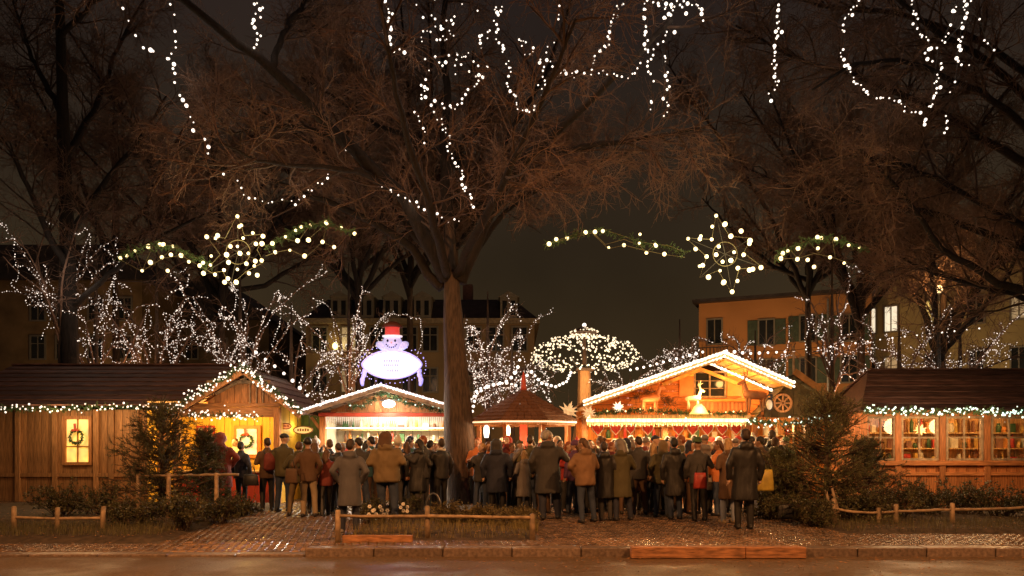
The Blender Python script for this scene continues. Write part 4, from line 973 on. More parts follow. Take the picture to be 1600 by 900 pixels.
vplanks(C4, XX(900, sy_), XX(1175, sy_), sy_, G, 2.6, .24, ORB, 'wall_board')
vplanks(C4, XX(925, Y0+.35), XX(1160, Y0+.35), Y0+.35, G+.02, 1.08, .22, WOODO, 'counter_board')
MB().box(XX(920, Y0+.3), XX(1165, Y0+.3), Y0+.15, Y0+.7, 1.08, 1.13).build('counter_top', WOODY, C4, bevel=.01)
shelf_goods(C4, XX(930, sy_), XX(1160, sy_), sy_-.2, (1.45, 1.82, 2.16), .23, 1.1)
# gingerbread hearts hanging from the canopy
hp = [(0, -.12), (.10, -.01), (.12, .06), (.07, .11), (.0, .07), (-.07, .11), (-.12, .06), (-.10, -.01)]
for i, px in enumerate((934, 962, 985, 1012, 1060, 1082, 1105, 1128, 1150)):
    ht = thing('gingerbread_heart', ['red', 'white-edged red', 'small red', 'dark red', 'red', 'red', 'bright red', 'red', 'red'][i]+' gingerbread heart hanging under the chalet light strip, number from left '+['one', 'two', 'three', 'four', 'five', 'six', 'seven', 'eight', 'nine'][i], 'heart', (XX(px, 20), 20, ZZ(668, 20)), 'hearts hanging at the chalet stall')
    ht['label'] = ['big red gingerbread heart hanging at the left end of the chalet opening', 'red gingerbread heart second from the left end of the chalet opening', 'red gingerbread heart hanging left of the middle chalet post, closest to it but one', 'red gingerbread heart hanging just left of the middle chalet post', 'red gingerbread heart hanging just right of the middle chalet post', 'red gingerbread heart below the white deer figure', 'red gingerbread heart under the dark gable window', 'red gingerbread heart second from the right end of the chalet opening', 'red gingerbread heart hanging at the right end of the chalet opening'][i]
    x, z, s_ = XX(px, 20), ZZ(671, 20), rnd.uniform(1.1, 1.5)
    MB().prism([(x+a*s_, z+b*s_) for a, b in hp][::-1], 19.98, 20.02).build('heart_body', BCOL[0], ht)
    MB().tube([Vector((x+a*s_*.9, 19.975, z+b*s_*.9)) for a, b in hp+hp[:1]], .012, 5, False).build('icing', WHITE, ht)
    MB().tube([(x, 20, z+.08), (x, 20, ZZ(650, 20))], .005, 4).build('ribbon', RED, ht)
lamp('AREA', (XX(1040, Y0), Y0+.9, 2.3), 85, (1, .58, .22), 3.6, C4, sy=.8)
lamp('AREA', (XX(1040, Y0), Y0-.25, 2.33), 300, (1, .60, .26), 4.0, C4, rot=(R(-35), 0, 0), sy=.1)
lamp('POINT', (XX(1105, Y0), Y0+.15, 2.95), 60, (1, .50, .14), .15, C4, 'gable_glow')
lamp('POINT', (XX(1020, Y0), Y0+.2, 2.55), 26, (1, .50, .15), .12, C4, 'gable_glow')
lamp('POINT', (XX(1180, Y0), Y0+.3, 2.9), 30, (1, .50, .15), .12, C4, 'gable_glow')
g_ = garland('balcony_garland', 'green garland running along the balcony of the chalet stall', [(XX(925, Y0), Y0, ZZ(646, Y0)), (XX(1000, Y0), Y0, ZZ(640, Y0)), (XX(1070, Y0), Y0, ZZ(645, Y0)), (XX(1168, Y0), Y0, ZZ(646, Y0))], .10, 70, B_GOLD, 16, bulbr=.02)
garland('gable_garland', 'dark fir branches hung inside the left slope of the chalet gable', [(XX(985, Y1), Y1-.3, ZZ(622, Y1)), (XX(1010, Y1), Y1-.3, ZZ(612, Y1)), (XX(1050, Y1), Y1-.3, ZZ(632, Y1))], .13, 60, None, 0, mat('brown_fir', (.12, .06, .03)), sprig=.2)
star3d(966, 636, Y0+.05, .17, 'pale star lantern on the left of the chalet balcony', glow('pale_star', (1, .82, .5), 1.3))
# bell
bx_, bz_ = XX(1091, Y0), ZZ(640, Y0)
be = thing('bell', 'glowing yellow bell lamp over the middle of the chalet light strip', 'lamp', (bx_, Y0, bz_))
MB().loft([(bx_, Y0-.1, bz_-.12, .26, .12), (bx_, Y0-.1, bz_-.06, .20, .10), (bx_, Y0-.1, bz_+.06, .14, .08), (bx_, Y0-.1, bz_+.13, .05, .04)], 16).build('shade', glow('bell_yellow', (1, .70, .06), .75), be, True)
lamp('POINT', (bx_, Y0-.35, bz_), 5, (1, .75, .25), .1, be)
def deer(px, py, Y, h, m, label, flip=1):
    x, z = XX(px, Y), ZZ(py, Y); d = thing('deer_figure', label, 'figure', (x, Y, z)); k = h
    b = MB(); b.cap((x-.22*k*flip, Y, z+.45*k), (x+.2*k*flip, Y, z+.48*k), .11*k, .13*k)
    for lx_ in (-.22, -.16, .16, .22): b.cap((x+lx_*k*flip, Y+(.05 if lx_ in (-.16, .22) else -.05)*k, z+.42*k), (x+lx_*k*flip, Y, z+.03), .045*k, .022*k)
    b.cap((x+.22*k*flip, Y, z+.52*k), (x+.32*k*flip, Y, z+.80*k), .08*k, .055*k); b.cap((x+.32*k*flip, Y, z+.82*k), (x+.45*k*flip, Y, z+.77*k), .065*k, .04*k)
    b.build('body', m, d, True)
    for s_ in (-1, 1):
        a = MB(); bx = Vector((x+.30*k*flip, Y+.03*s_, z+.88*k)); a.tube([bx, bx+Vector((-.06*flip, .08*s_, .15))*k, bx+Vector((-.02*flip, .14*s_, .32))*k], [.018*k, .014*k, .005], 5)
        a.tube([bx+Vector((-.06*flip, .08*s_, .15))*k, bx+Vector((.08*flip, .10*s_, .22))*k], [.012*k, .004], 5); a.build('antler', m, d)
deer(1083, 640, Y0+.35, .62, mat('pale_deer_wood', (.8, .68, .5), .6), 'small white deer figure standing on the balcony below the chalet window')
deer(1180, 644, Y0+.3, .95, mat('brown_deer_wood', (.25, .11, .05), .6), 'brown deer figure with antlers right of the chalet window', -1)
deer(1015, 646, Y0+.5, .85, mat('red_brown_deer', (.35, .13, .06), .6), 'reddish brown deer figure left of the chalet window')
# wagon wheel and barrel-like drum at right
wwx, wwz = XX(1222, Y0), ZZ(630, Y0)
ww = thing('wagon_wheel', 'dark wooden wagon wheel leaning at the right end of the chalet roof', 'wheel', (wwx, Y0, wwz-.3))
MB().tube([Vector((wwx+.22*math.cos(k*math.pi/12), Y0-.05, wwz+.22*math.sin(k*math.pi/12))) for k in range(25)], .03, 6, False).build('rim', WOODO, ww, True)
for k in range(4): MB().bar((wwx-.21*math.cos(k*math.pi/4), Y0-.05, wwz-.21*math.sin(k*math.pi/4)), (wwx+.21*math.cos(k*math.pi/4), Y0-.05, wwz+.21*math.sin(k*math.pi/4)), .03, .03, (0, 1, 0)).build('spoke', WOODO, ww)
pgx, pgz = XX(1200, Y0), ZZ(642, Y0)
pg = thing('bird_figure', 'black and white bird figure standing at the right end of the chalet garland', 'figure', (pgx, Y0, pgz))
b = MB(); b.ell((pgx, Y0-.1, pgz+.16), .11, .10, .17); b.ell((pgx+.02, Y0-.1, pgz+.36), .08, .08, .08); b.build('body', mat('black_figure', (.02, .02, .03), .5), pg, True)
MB().ell((pgx-.02, Y0-.165, pgz+.15), .08, .06, .13).build('white_belly', WHITE, pg, True)
MB().tube([(pgx-.02, Y0-.16, pgz+.35), (pgx-.08, Y0-.24, pgz+.34)], [.025, .004], 6).build('beak', BCOL[5], pg)

# ------------------------------------------------------------------ DARK GABLED STALL right of the chalet
Y = 20.2
D5 = thing('dark_roof_stall', 'stall with steep dark green roof right of the chalet behind the bushy conifer', 'stall', (XX(1265, Y), Y, G))
GRF = mat('mossy_dark_roof', (.07, .06, .03), .8, .4, 5, .3, objvar=.2)
gable_roof(D5, XX(1175, Y), ZZ(658, Y), XX(1243, Y), ZZ(585, Y), XX(1345, Y), ZZ(656, Y), Y, Y+3, 6, GRF)
vplanks(D5, XX(1185, Y), XX(1335, Y), Y+.15, ZZ(652, Y), lambda x: ZZ(592, Y)-abs(x-XX(1243, Y))*(.72 if x > XX(1243, Y) else 1.02), .2, mat('green_brown_board', (.10, .085, .04), .7, .3, 5, .2, objvar=.25), 'gable_plank')
MB().bar((XX(1240, Y), Y-.04, ZZ(580, Y)), (XX(1345, Y), Y-.04, ZZ(655, Y)), .05, .16).build('barge_board', mat('brown_barge', (.30, .15, .05)), D5)
for px in (1180, 1262, 1340): MB().box(XX(px, Y)-.06, XX(px, Y)+.06, Y, Y+.12, G, ZZ(655, Y)).build('post', WOODO, D5)
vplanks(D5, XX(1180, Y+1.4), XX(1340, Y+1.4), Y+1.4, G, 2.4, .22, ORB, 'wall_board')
shelf_goods(D5, XX(1190, Y+1.2), XX(1335, Y+1.2), Y+1.2, (1.5, 1.9), .3, 1.2)
lamp('POINT', (XX(1250, Y), Y+.5, 2.1), 24, (1, .62, .28), .15, D5)
garland('eave_garland', 'green garland with cool white lights between chalet and right hut', [(XX(1168, 19.5), 19.5, ZZ(658, 19.5)), (XX(1230, 19.5), 19.5, ZZ(661, 19.5)), (XX(1300, 19.5), 19.5, ZZ(653, 19.5)), (XX(1350, 19.5), 19.5, ZZ(648, 19.5))], .11, 70, B_COOL, 60, bulbr=.024)
lamp('POINT', (XX(1230, 19), 18.9, 2.4), 10, (1, .8, .5), .3, D5, 'garland_light')

# ------------------------------------------------------------------ RIGHT LONG HUT with windows
Y = 18.0
R6 = thing('windowed_hut', 'long orange-brown wooden hut with divided windows at the right edge', 'hut', (XX(1450, Y), Y, G))
x0, x1 = XX(1352, Y), XX(1730, Y); zt = ZZ(648, Y); zs, zw1 = ZZ(716, Y), ZZ(654, Y)
WR = wood('russet_board', (.42, .155, .05)); WRH = wood('russet_rail', (.44, .165, .055), stretch=(.8, 9, 9))
wins = [(1352, 1397), (1406, 1464), (1476, 1534), (1546, 1604), (1616, 1674)]
for a_, b_ in wins:
    xa_, xb_ = XX(a_, Y)+.05, XX(b_, Y)-.05; f = MB(); t_ = .05
    f.box(xa_-t_, xa_, Y-.07, Y+.02, zs-t_, zw1+t_); f.box(xb_, xb_+t_, Y-.07, Y+.02, zs-t_, zw1+t_); f.box(xa_, xb_, Y-.068, Y+.02, zw1, zw1+t_); f.box(xa_, xb_, Y-.1, Y+.02, zs-t_, zs)
    xm, zm = (xa_+xb_)/2, zs+(zw1-zs)*.52
    f.box(xm-.018, xm+.018, Y-.05, Y-.01, zs, zw1); f.box(xa_, xm-.018, Y-.048, Y-.012, zm-.018, zm+.018); f.box(xm+.018, xb_, Y-.048, Y-.012, zm-.018, zm+.018)
    f = f.build('window', WOODP, R6)
    gl = bpy.data.materials.get('clear_glass')
    if not gl:
        gl = bpy.data.materials.new('clear_glass'); gl.use_nodes = True; nn = gl.node_tree; nn.nodes.clear(); o_ = nn.nodes.new('ShaderNodeOutputMaterial'); m_ = nn.nodes.new('ShaderNodeMixShader'); tr = nn.nodes.new('ShaderNodeBsdfTransparent'); gs = nn.nodes.new('ShaderNodeBsdfGlossy'); gs.inputs['Roughness'].default_value = .05; m_.inputs[0].default_value = .07
        nn.links.new(tr.outputs[0], m_.inputs[1]); nn.links.new(gs.outputs[0], m_.inputs[2]); nn.links.new(m_.outputs[0], o_.inputs[0])
    for (c_, d_) in ((xa_, xm-.018), (xm+.018, xb_)):
        for (e_, g2) in ((zs, zm-.018), (zm+.018, zw1)): MB().box(c_+.002, d_-.002, Y-.033, Y-.027, e_+.002, g2-.002).build('pane', gl, f)
posts = [1348, 1401, 1470, 1540, 1610, 1680]
for px in posts: MB().box(XX(px, Y)-.075, XX(px, Y)+.075, Y-.09, Y+.03, G, zt+.12).build('post', WR, R6, bevel=.01)
MB().box(x0, x1, Y-.06, Y+.02, zw1+.055, zt+.12).build('lintel', WRH, R6)
MB().box(x0, x1, Y-.12, Y+.02, zs-.17, zs-.055).build('sill_rail', WRH, R6, bevel=.01)
vplanks(R6, x0, x1, Y-.02, G, zs-.175, .24, WR, 'plank')
MB().box(x0, x1, Y-.075, Y-.035, ZZ(740, Y)-.04, ZZ(740, Y)+.04).build('rail', WRH, R6)
vplanks(R6, x0, x1, Y+1.95, G, zt+.1, .3, wood('inner_orange_board', (.7, .38, .14)), 'wall_board')
MB().box(x0, x0+.04, Y+.03, Y+1.93, G, zt+.1).build('side_wall', WR, R6); MB().box(x0, x1, Y+.03, Y+1.93, zt+.12, zt+.16).build('ceiling', WOODY, R6)
shelf_goods(R6, x0+.1, x1-.1, Y+1.75, (1.15, 1.55, 1.95), .22, 1.25)
MB().box(x0+.2, x1, Y+.7, Y+1.2, .95, 1.0).build('bench_table', WOODY, R6)
for k in range(3): lamp('POINT', (XX(1400+100*k, Y), Y+.9, zt-.15), 16, (1, .54, .20), .1, R6)
star3d(1438, 672, Y+1.2, .17, 'golden star lamp behind the second window of the right hut', glow('gold_star', (1, .6, .15), 1.2))
ye, ze, yr_, zr_ = 17.6, ZZ(640, 17.6), 18.9, ZZ(578, 18.9)
roof_courses(R6, XX(1345, 17.6), x1+.3, ye, ze, yr_, zr_, 7, ROOFR, x0r=XX(1358, 18.9))
roof_courses(R6, XX(1345, 17.6), x1+.3, 2*yr_-ye, ze, yr_, zr_, 5, ROOFR, x0r=XX(1358, 18.9))
gx_ = XX(1345, 17.6)
MB().add([(gx_+.12, 17.75, ze-.02), (gx_+.12, 20.05, ze-.02), (gx_+.75, 18.9, zr_-.06), (gx_+.18, 17.75, ze-.02), (gx_+.18, 20.05, ze-.02), (gx_+.81, 18.9, zr_-.06)], [(0, 2, 1), (3, 4, 5), (0, 1, 4, 3), (1, 2, 5, 4), (2, 0, 3, 5)]).build('gable_end', WOODDH, R6)
garland('eave_garland', 'thick garland with cool green-white lights along the right hut eave', [(XX(1350, 17.5), 17.5, ze-.02), (XX(1440, 17.5), 17.5, ze-.05), (XX(1520, 17.5), 17.5, ze-.03), (XX(1640, 17.5), 17.5, ze-.06)], .10, 60, B_COOL, 130, bulbr=.026)
lamp('POINT', (XX(1440, 17), 17.0, ze+.0), 4, (.8, 1, .85), .4, R6, 'garland_light')
for k_ in range(3): lamp('POINT', (XX(1390+80*k_, 16.9), 16.9, ze-.35), 24, (1, .60, .26), .2, R6, 'garland_light')

# ------------------------------------------------------------------ STAR ORNAMENTS, LIGHT GARLANDS (hung on wires over the stalls)
def hung(name, label, cat, Y, ropes, bulbs, rb=.055, rope_m=ROPE, bm=BULBG, group=None, jit=.05, rr=.007, e=0, hang=True, glowcol=(1, .74, .34)):
    c = PX(*(bulbs[0] if bulbs else ropes[0][0]), Y); t_ = thing(name, label, cat, c, group)
    for rp in ropes:
        MB().tube([PX(a, b, Y) for a, b in rp], rr, 5).build('light_hose', rope_m, t_, True)
    for (a, b) in bulbs:
        put('bulb', bm, t_, PX(a, b, Y+rnd.uniform(-jit, jit)), sc=rb*rnd.uniform(.62, 1.12))
    if e:
        n_ = 4; bs = sorted(bulbs)
        for i in range(n_):
            a, b = bs[int((i+.5)/n_*len(bs))]; lamp('POINT', tuple(PX(a, b, Y-.25)), e/n_, glowcol, .3, t_, 'bulb_glow')
    return t_
def wave(a, b, n, amp, ph=0):
    (x0, y0), (x1, y1) = a, b; out = []
    for i in range(n+1):
        u_ = i/n; out.append((x0+(x1-x0)*u_, y0+(y1-y0)*u_+amp*math.sin(math.pi*u_+ph)))
    return out
YQ = 17.0
def star_orn(cx, cy, bulbs, tips, inner, label, ring):
    rope = []
    for a, b in zip(tips, inner): rope += [a, b]
    rope.append(tips[0])
    bulbs = bulbs+[(a*.5+c*.5+rnd.uniform(-3, 3), b*.5+d*.5+rnd.uniform(-3, 3)) for (a, b), (c, d) in zip(tips, inner)]
    rg = [(cx+ring*math.cos(k*math.pi/10), cy+ring*math.sin(k*math.pi/10)) for k in range(21)]
    t_ = hung('star_ornament', label, 'star light', YQ, [rope, rg], bulbs, .051, e=150)
    sp_ = MB()
    for k in range(0, 12, 2): sp_.tube([PX(cx, cy, YQ+.04), PX(*rope[k], YQ+.04)], .008, 4)
    sp_.build('back_wires', WIRE, t_, kind='stuff')
    MB().tube([PX(cx-30, cy-60, YQ+.3), PX(cx, cy-40, YQ+.06), PX(cx+30, cy-60, YQ+.3)], .006, 4).build('hanger', WIRE, t_)
star_orn(1133, 397, [(1119, 337), (1133, 350), (1113, 354), (1158, 361), (1142, 369), (1095, 369), (1112, 374), (1075, 373), (1172, 376), (1123, 385), (1087, 389), (1104, 401), (1119, 398), (1147, 394), (1129, 409), (1142, 407), (1093, 416), (1153, 419), (1171, 422), (1189, 418), (1107, 433), (1125, 423), (1131, 441), (1152, 439), (1144, 456), (1162, 398)],
    [(1119, 335), (1174, 372), (1192, 418), (1144, 459), (1093, 434), (1072, 372)], [(1140, 369), (1162, 395), (1155, 420), (1122, 423), (1104, 401), (1112, 374)], 'golden star of bulbs hung high above the chalet stall', 19)
star_orn(372, 394, [(371, 338), (377, 352), (395, 364), (323, 370), (340, 368), (380, 372), (411, 369), (400, 381), (360, 385), (371, 385), (354, 398), (375, 396), (388, 396), (357, 410), (399, 408), (409, 407), (350, 422), (371, 421), (336, 429), (318, 427), (389, 427), (402, 430), (351, 441), (369, 441), (330, 400), (385, 412)],
    [(371, 335), (414, 366), (412, 410), (360, 446), (316, 428), (322, 368)], [(382, 368), (402, 390), (385, 424), (348, 424), (344, 398), (352, 372)], 'golden star of bulbs hung high above the gabled left hut', 19)
def wing(name, label, up, lo, zig, bulbs, e=26):
    ropes = [up, lo, zig]; bulbs = bulbs+[((a[0]+b[0])/2+rnd.uniform(-3, 3), (a[1]+b[1])/2+rnd.uniform(-3, 3)) for a, b in zip(up, up[1:])][::2]; t_ = hung(name, label, 'light garland', YQ, ropes, bulbs, .047, e=e)
    P = [PX(a, b, YQ) for a, b in up]; A = []
    for i in range(150):
        k = rnd.randrange(len(P)-1); c = P[k].lerp(P[k+1], rnd.random()); d = Vector((rnd.gauss(0, 1), rnd.gauss(0, .7), rnd.gauss(-.5, .7))).normalized()*rnd.uniform(.08, .2); A.append([tuple(c), tuple(c+d*.5), tuple(c+d)])
    A = np.array(A)-np.array(origin(t_)); n1 = spawn(A, 8, 0, 1, .03, .07, (.5, 1), 0, 2, 0); bm = bmesh.new()
    m1 = tubes('x', A, .006, .003, 3, GARL); m2 = tubes('x', n1, .007, .003, 3, GARL); bm.from_mesh(m1); bm.from_mesh(m2)
    me = bpy.data.meshes.new('fir_sprigs'); bm.to_mesh(me); bm.free(); me.materials.append(GARL); put('fir_sprigs', me, t_, world=False, kind='stuff')
wing('light_garland', 'drooping wing of golden bulbs left of the star over the left hut', [(184, 404), (211, 390), (240, 381), (272, 384), (305, 402), (330, 414)], [(184, 404), (222, 424), (253, 404), (283, 399), (320, 420), (334, 428)], [(211, 390), (222, 424), (240, 381), (253, 404), (272, 384), (295, 408)],
     [(188, 403), (211, 392), (232, 385), (250, 382), (270, 385), (222, 423), (235, 410), (253, 402), (267, 398), (283, 399), (295, 409), (262, 423), (312, 415)])
wing('light_garland', 'rising wing of golden bulbs right of the star over the left hut', [(415, 385), (440, 372), (462, 358), (485, 351), (512, 347), (554, 364)], [(415, 400), (432, 394), (453, 390), (478, 402), (504, 378), (524, 388)], [(440, 372), (465, 378), (485, 351), (482, 374), (512, 347), (504, 378)],
     [(430, 394), (453, 391), (476, 400), (462, 360), (485, 352), (510, 348), (465, 376), (482, 375), (504, 378), (522, 386), (554, 365), (446, 370)])
wing('light_garland', 'wing of golden bulbs left of the star over the chalet', [(855, 382), (886, 370), (915, 362), (945, 359), (1000, 378), (1045, 384), (1072, 395)], [(858, 381), (925, 364), (951, 389), (975, 383), (1010, 392), (1040, 398), (1070, 402)], [(925, 362), (946, 382), (975, 374), (1000, 384), (1010, 394), (1025, 380)],
     [(858, 381), (886, 372), (915, 363), (942, 361), (951, 387), (975, 383), (1000, 366), (999, 380), (1010, 395), (1025, 384), (1038, 397)])
wing('light_garland', 'wing of golden bulbs right of the star over the chalet', [(1210, 400), (1232, 388), (1262, 376), (1290, 370), (1325, 378), (1360, 392)], [(1210, 404), (1246, 404), (1272, 396), (1300, 402), (1330, 412)], [(1232, 388), (1247, 404), (1262, 376), (1280, 396), (1300, 372), (1305, 402)],
     [(1220, 404), (1231, 392), (1246, 405), (1247, 388), (1272, 417), (1262, 406), (1283, 372), (1297, 402), (1306, 374), (1319, 411), (1326, 383), (1278, 388)])

# hanging strings of white bulbs in the big tree
STR = [
 ('short dangling string of white bulbs at the far upper left', 15, [(190, 10), (201, 32), (212, 53), (225, 73), (243, 81)], .06),
 ('long string of white bulbs falling steeply left of the first big limb', 15.5, [(270, 3), (273, 26), (274, 48), (277, 70), (267, 84), (262, 92), (271, 111), (276, 126), (282, 148), (288, 164), (296, 185), (304, 202), (322, 220), (326, 239)], .055),
 ('faint sagging string of bulbs below the lowest left limb', 17, [(348, 274), (370, 283), (381, 302), (400, 313), (420, 317), (441, 313), (462, 316), (476, 307), (488, 295), (505, 284), (515, 274)], .04),
 ('short cluster of white bulbs hanging beside the long left limb at the top edge', 15.2, [(399, 4), (409, 8), (402, 22), (406, 24), (397, 34), (398, 43), (405, 61), (400, 63), (398, 72)], .05),
 ('string of bulbs following the left fork down to the trunk', 18, [(540, 235), (555, 248), (580, 273), (595, 285), (608, 296), (622, 307), (641, 312), (654, 324), (670, 331), (683, 337), (699, 342), (717, 342)], .045),
 ('string of white bulbs curving down right of the upper left limb', 15.6, [(601, 2), (608, 17), (608, 28), (610, 41), (605, 52), (610, 62), (616, 78), (632, 83)], .055),
 ('vertical string of bulbs left of the centre of the crown', 16, [(660, 27), (673, 48), (660, 48), (659, 65), (661, 92), (669, 113), (657, 130), (669, 137), (657, 148), (664, 154), (647, 174), (658, 192), (663, 205), (663, 227)], .05),
 ('tangled string of bulbs at the top left of the crown centre', 16.4, [(722, 3), (707, 26), (708, 36), (699, 39), (692, 50), (694, 63), (700, 63), (682, 60), (681, 89), (691, 98), (690, 108)], .05),
 ('long string of bulbs running down the centre of the crown to the fork', 17, [(676, 165), (679, 178), (690, 190), (692, 199), (697, 207), (700, 215), (698, 228), (704, 240), (710, 255), (716, 262), (721, 270), (720, 280), (725, 287), (727, 297), (732, 305), (738, 318), (740, 323)], .045),
 ('U-shaped string of bulbs left of the crown centre', 16.2, [(678, 155), (688, 165), (694, 168), (705, 171), (710, 169), (717, 164), (725, 153), (730, 144), (741, 138), (748, 128), (750, 117), (744, 118), (736, 114)], .052),
 ('deep U-shaped string of bulbs right of the crown centre', 16, [(772, 12), (774, 23), (776, 38), (773, 52), (780, 66), (785, 78), (794, 92), (795, 104), (800, 106), (795, 119), (791, 136), (802, 144), (806, 158), (810, 168), (820, 174), (827, 178), (833, 170), (843, 161), (848, 152), (848, 143), (843, 134), (850, 131), (849, 120), (850, 105), (845, 93)], .05),
 ('loose tangle of bulbs in the upper middle of the crown', 16.8, [(749, 18), (764, 48), (764, 58), (748, 57), (751, 68), (751, 76), (713, 84), (723, 88), (733, 84), (709, 100), (740, 98), (760, 106), (763, 101)], .045),
 ('sagging string of bulbs across the right half of the crown', 16.2, [(874, 12), (873, 30), (863, 64), (854, 82), (860, 96), (865, 102), (864, 116), (871, 118), (881, 106), (882, 110), (892, 117), (897, 118), (912, 113), (933, 117), (949, 113), (965, 121), (980, 118), (991, 113), (1000, 103)], .05),
 ('string of bulbs dropping from the top edge toward the sagging string', 15.8, [(973, 5), (964, 10), (965, 22), (957, 28), (956, 36), (954, 50), (952, 60), (950, 68), (944, 75), (931, 87), (930, 93), (926, 100), (922, 108)], .05),
 ('short string of bulbs between the two U-shaped strings', 17, [(784, 10), (779, 23), (808, 57), (816, 64), (835, 75), (829, 86), (815, 76), (844, 95)], .042),
 ('left one of the two bright vertical strings at the upper right', 15.4, [(1008, 5), (1007, 15), (1006, 31), (1010, 41), (1009, 54), (1010, 62), (1008, 74), (1018, 77), (1014, 80), (1020, 86), (1011, 95), (1014, 109), (1020, 124), (1015, 157), (1020, 170)], .05),
 ('right one of the two bright vertical strings at the upper right', 15.8, [(1038, 25), (1042, 36), (1041, 44), (1041, 54), (1037, 87), (1041, 101), (1042, 120), (1043, 134), (1038, 152), (1045, 167), (1040, 184), (1034, 66), (1027, 67)], .048),
 ('dense cluster of white bulbs at the top edge right of the crown', 15, [(1015, 3), (1020, 6), (1025, 2), (1030, 8), (1036, 3), (1040, 12), (1033, 12), (1048, 10), (1058, 5), (1054, 14), (1068, 12), (1075, 3), (1085, 8), (1095, 15), (1097, 31), (1093, 12), (1056, 50), (1047, 28), (1044, 20), (1072, 20)], .05),
 ('wavy vertical string of bulbs hanging alone above the right star', 15.6, [(1217, 5), (1215, 18), (1216, 30), (1214, 42), (1218, 53), (1212, 57), (1208, 69), (1213, 80), (1213, 92), (1212, 102), (1209, 113), (1213, 127), (1212, 136), (1212, 143), (1207, 149), (1202, 156)], .05),
 ('looping string of bulbs sagging through the right tree', 16, [(1345, 2), (1332, 10), (1332, 20), (1323, 27), (1318, 40), (1318, 50), (1315, 77), (1315, 87), (1322, 100), (1323, 110), (1331, 120), (1336, 130), (1345, 134), (1354, 145), (1367, 153), (1379, 154), (1397, 155), (1409, 162), (1414, 175), (1433, 175), (1448, 187), (1445, 196)], .046),
 ('string of bulbs descending steeply right of the looping string', 15.6, [(1423, 3), (1425, 14), (1430, 23), (1430, 38), (1437, 48), (1441, 58), (1452, 67), (1455, 75), (1447, 84), (1452, 91), (1467, 100), (1468, 110), (1465, 120), (1461, 130), (1468, 138), (1460, 152), (1455, 160), (1453, 170), (1466, 74), (1483, 142)], .05),
 ('pair of crossing bulb strings in front of the far right limb', 15.4, [(1493, 6), (1491, 18), (1484, 40), (1475, 57), (1476, 67), (1503, 37), (1501, 53), (1500, 66), (1496, 80), (1496, 100), (1492, 128), (1504, 104), (1480, 180), (1479, 195), (1475, 210), (1515, 104)], .05),
 ('short string of bulbs at the far upper right corner', 15, [(1515, 2), (1511, 8), (1512, 18), (1508, 25), (1506, 4), (1530, 30), (1540, 60), (1552, 78)], .05),
 ('scattered bulbs of a string left of the deep crown centre', 17.5, [(651, 5), (683, 0), (675, 23), (684, 40), (701, 48), (707, 55), (713, 83), (721, 101), (700, 88), (712, 115)], .035),
]
for (lab, Y, P_, rb) in STR:
    dense = []
    for (a, b), (c, d) in zip(P_, P_[1:]):
        dense.append((a, b))
        if 9 < math.hypot(c-a, d-b) < 22: dense.append(((a+c)/2+rnd.uniform(-1.5, 1.5), (b+d)/2+rnd.uniform(-1, 1)))
    P_ = dense+[P_[-1]]; Pw = [PX(a, b, Y+rnd.uniform(-.08, .08)) for a, b in P_]
    s_ = thing('light_string', lab, 'light string', Pw[0], 'bulb strings hanging in the bare trees')
    top = Pw[0]+Vector((0, 0, max(.2, 0))); 
    MB().tube([top]+Pw, .005, 4).build('wire', WIRE, s_)
    Pw = [p+Vector((rnd.gauss(0, .025), 0, rnd.gauss(0, .03))) for p in Pw]
    for p in Pw: put('bulb', BULB, s_, p, sc=rb*rnd.choice([.32, .4, .5, .55, .65, .9])*.78)
    m_ = Pw[len(Pw)//2]; lamp('POINT', (m_.x, m_.y+.3, m_.z), 9, (1, .80, .62), .3, s_, 'bulb_glow')
# strings between poles and stalls
def market_string(label, Y, path, n, rb=.035, m=BULB, e=2.5):
    P = [PX(a, b, y_) for a, b, y_ in path]; K_ = resample([tuple(p) for p in P], n)
    s_ = thing('market_light_string', label, 'light string', tuple(K_[0]), 'bulb strings strung between the stalls')
    MB().tube([Vector(k) for k in K_], .006, 4).build('cable', WIRE, s_)
    for k in K_: put('bulb', m, s_, (k[0], k[1], k[2]-rb), sc=rb*rnd.uniform(.8, 1.2))
    m_ = K_[n//2]; lamp('POINT', (m_[0], m_[1]-.2, m_[2]-.1), e, (1, .75, .5), .2, s_, 'bulb_glow')
market_string('level string of bulbs right of the chalet ridge out to the guyed pole', 22, [(1135, 546, 20.4), (1170, 550, 20.6), (1240, 547, 20.8)], 9, .04)
market_string('faint string of bulbs from the guyed pole up to the right edge', 22, [(1240, 547, 20.8), (1300, 540, 20.8), (1400, 526, 20.8), (1530, 512, 20.8)], 16, .022)
market_string('string of bulbs climbing along the left slope of the chalet roof', 22, [(985, 576, 21), (1010, 571, 21), (1050, 560, 21), (1098, 548, 21)], 12, .036)
market_string('string of bulbs from the trunk falling to the kiosk roof', 21, [(738, 640, 19.4), (745, 606, 20), (795, 592, 20.4), (808, 575, 20.6), (812, 560, 20.6)], 14, .045)
market_string('swag of bulbs between kiosk finial and the light pyramid', 21, [(816, 590, 20.4), (830, 578, 21), (846, 596, 22), (868, 602, 23), (885, 594, 24), (892, 580, 25)], 15, .045)
market_string('string of small bulbs low beside the kiosk roof', 21, [(735, 622, 22), (760, 602, 22), (790, 596, 22), (806, 600, 22)], 12, .035)
market_string('string of bulbs over the gap between left hut and snowman stall', 21, [(400, 548, 20.5), (430, 570, 20.5), (455, 590, 20.5), (480, 615, 20.3)], 7, .045)
pole = thing('guyed_pole', 'thin wooden pole with two guy lines right of the chalet roof', 'pole', (XX(1240, 20.8), 20.8, G))
MB().tube([(XX(1240, 20.8), 20.8, G), (XX(1240, 20.8), 20.8, ZZ(540, 20.8))], .035, 8).build('mast', WOODP, pole, True)
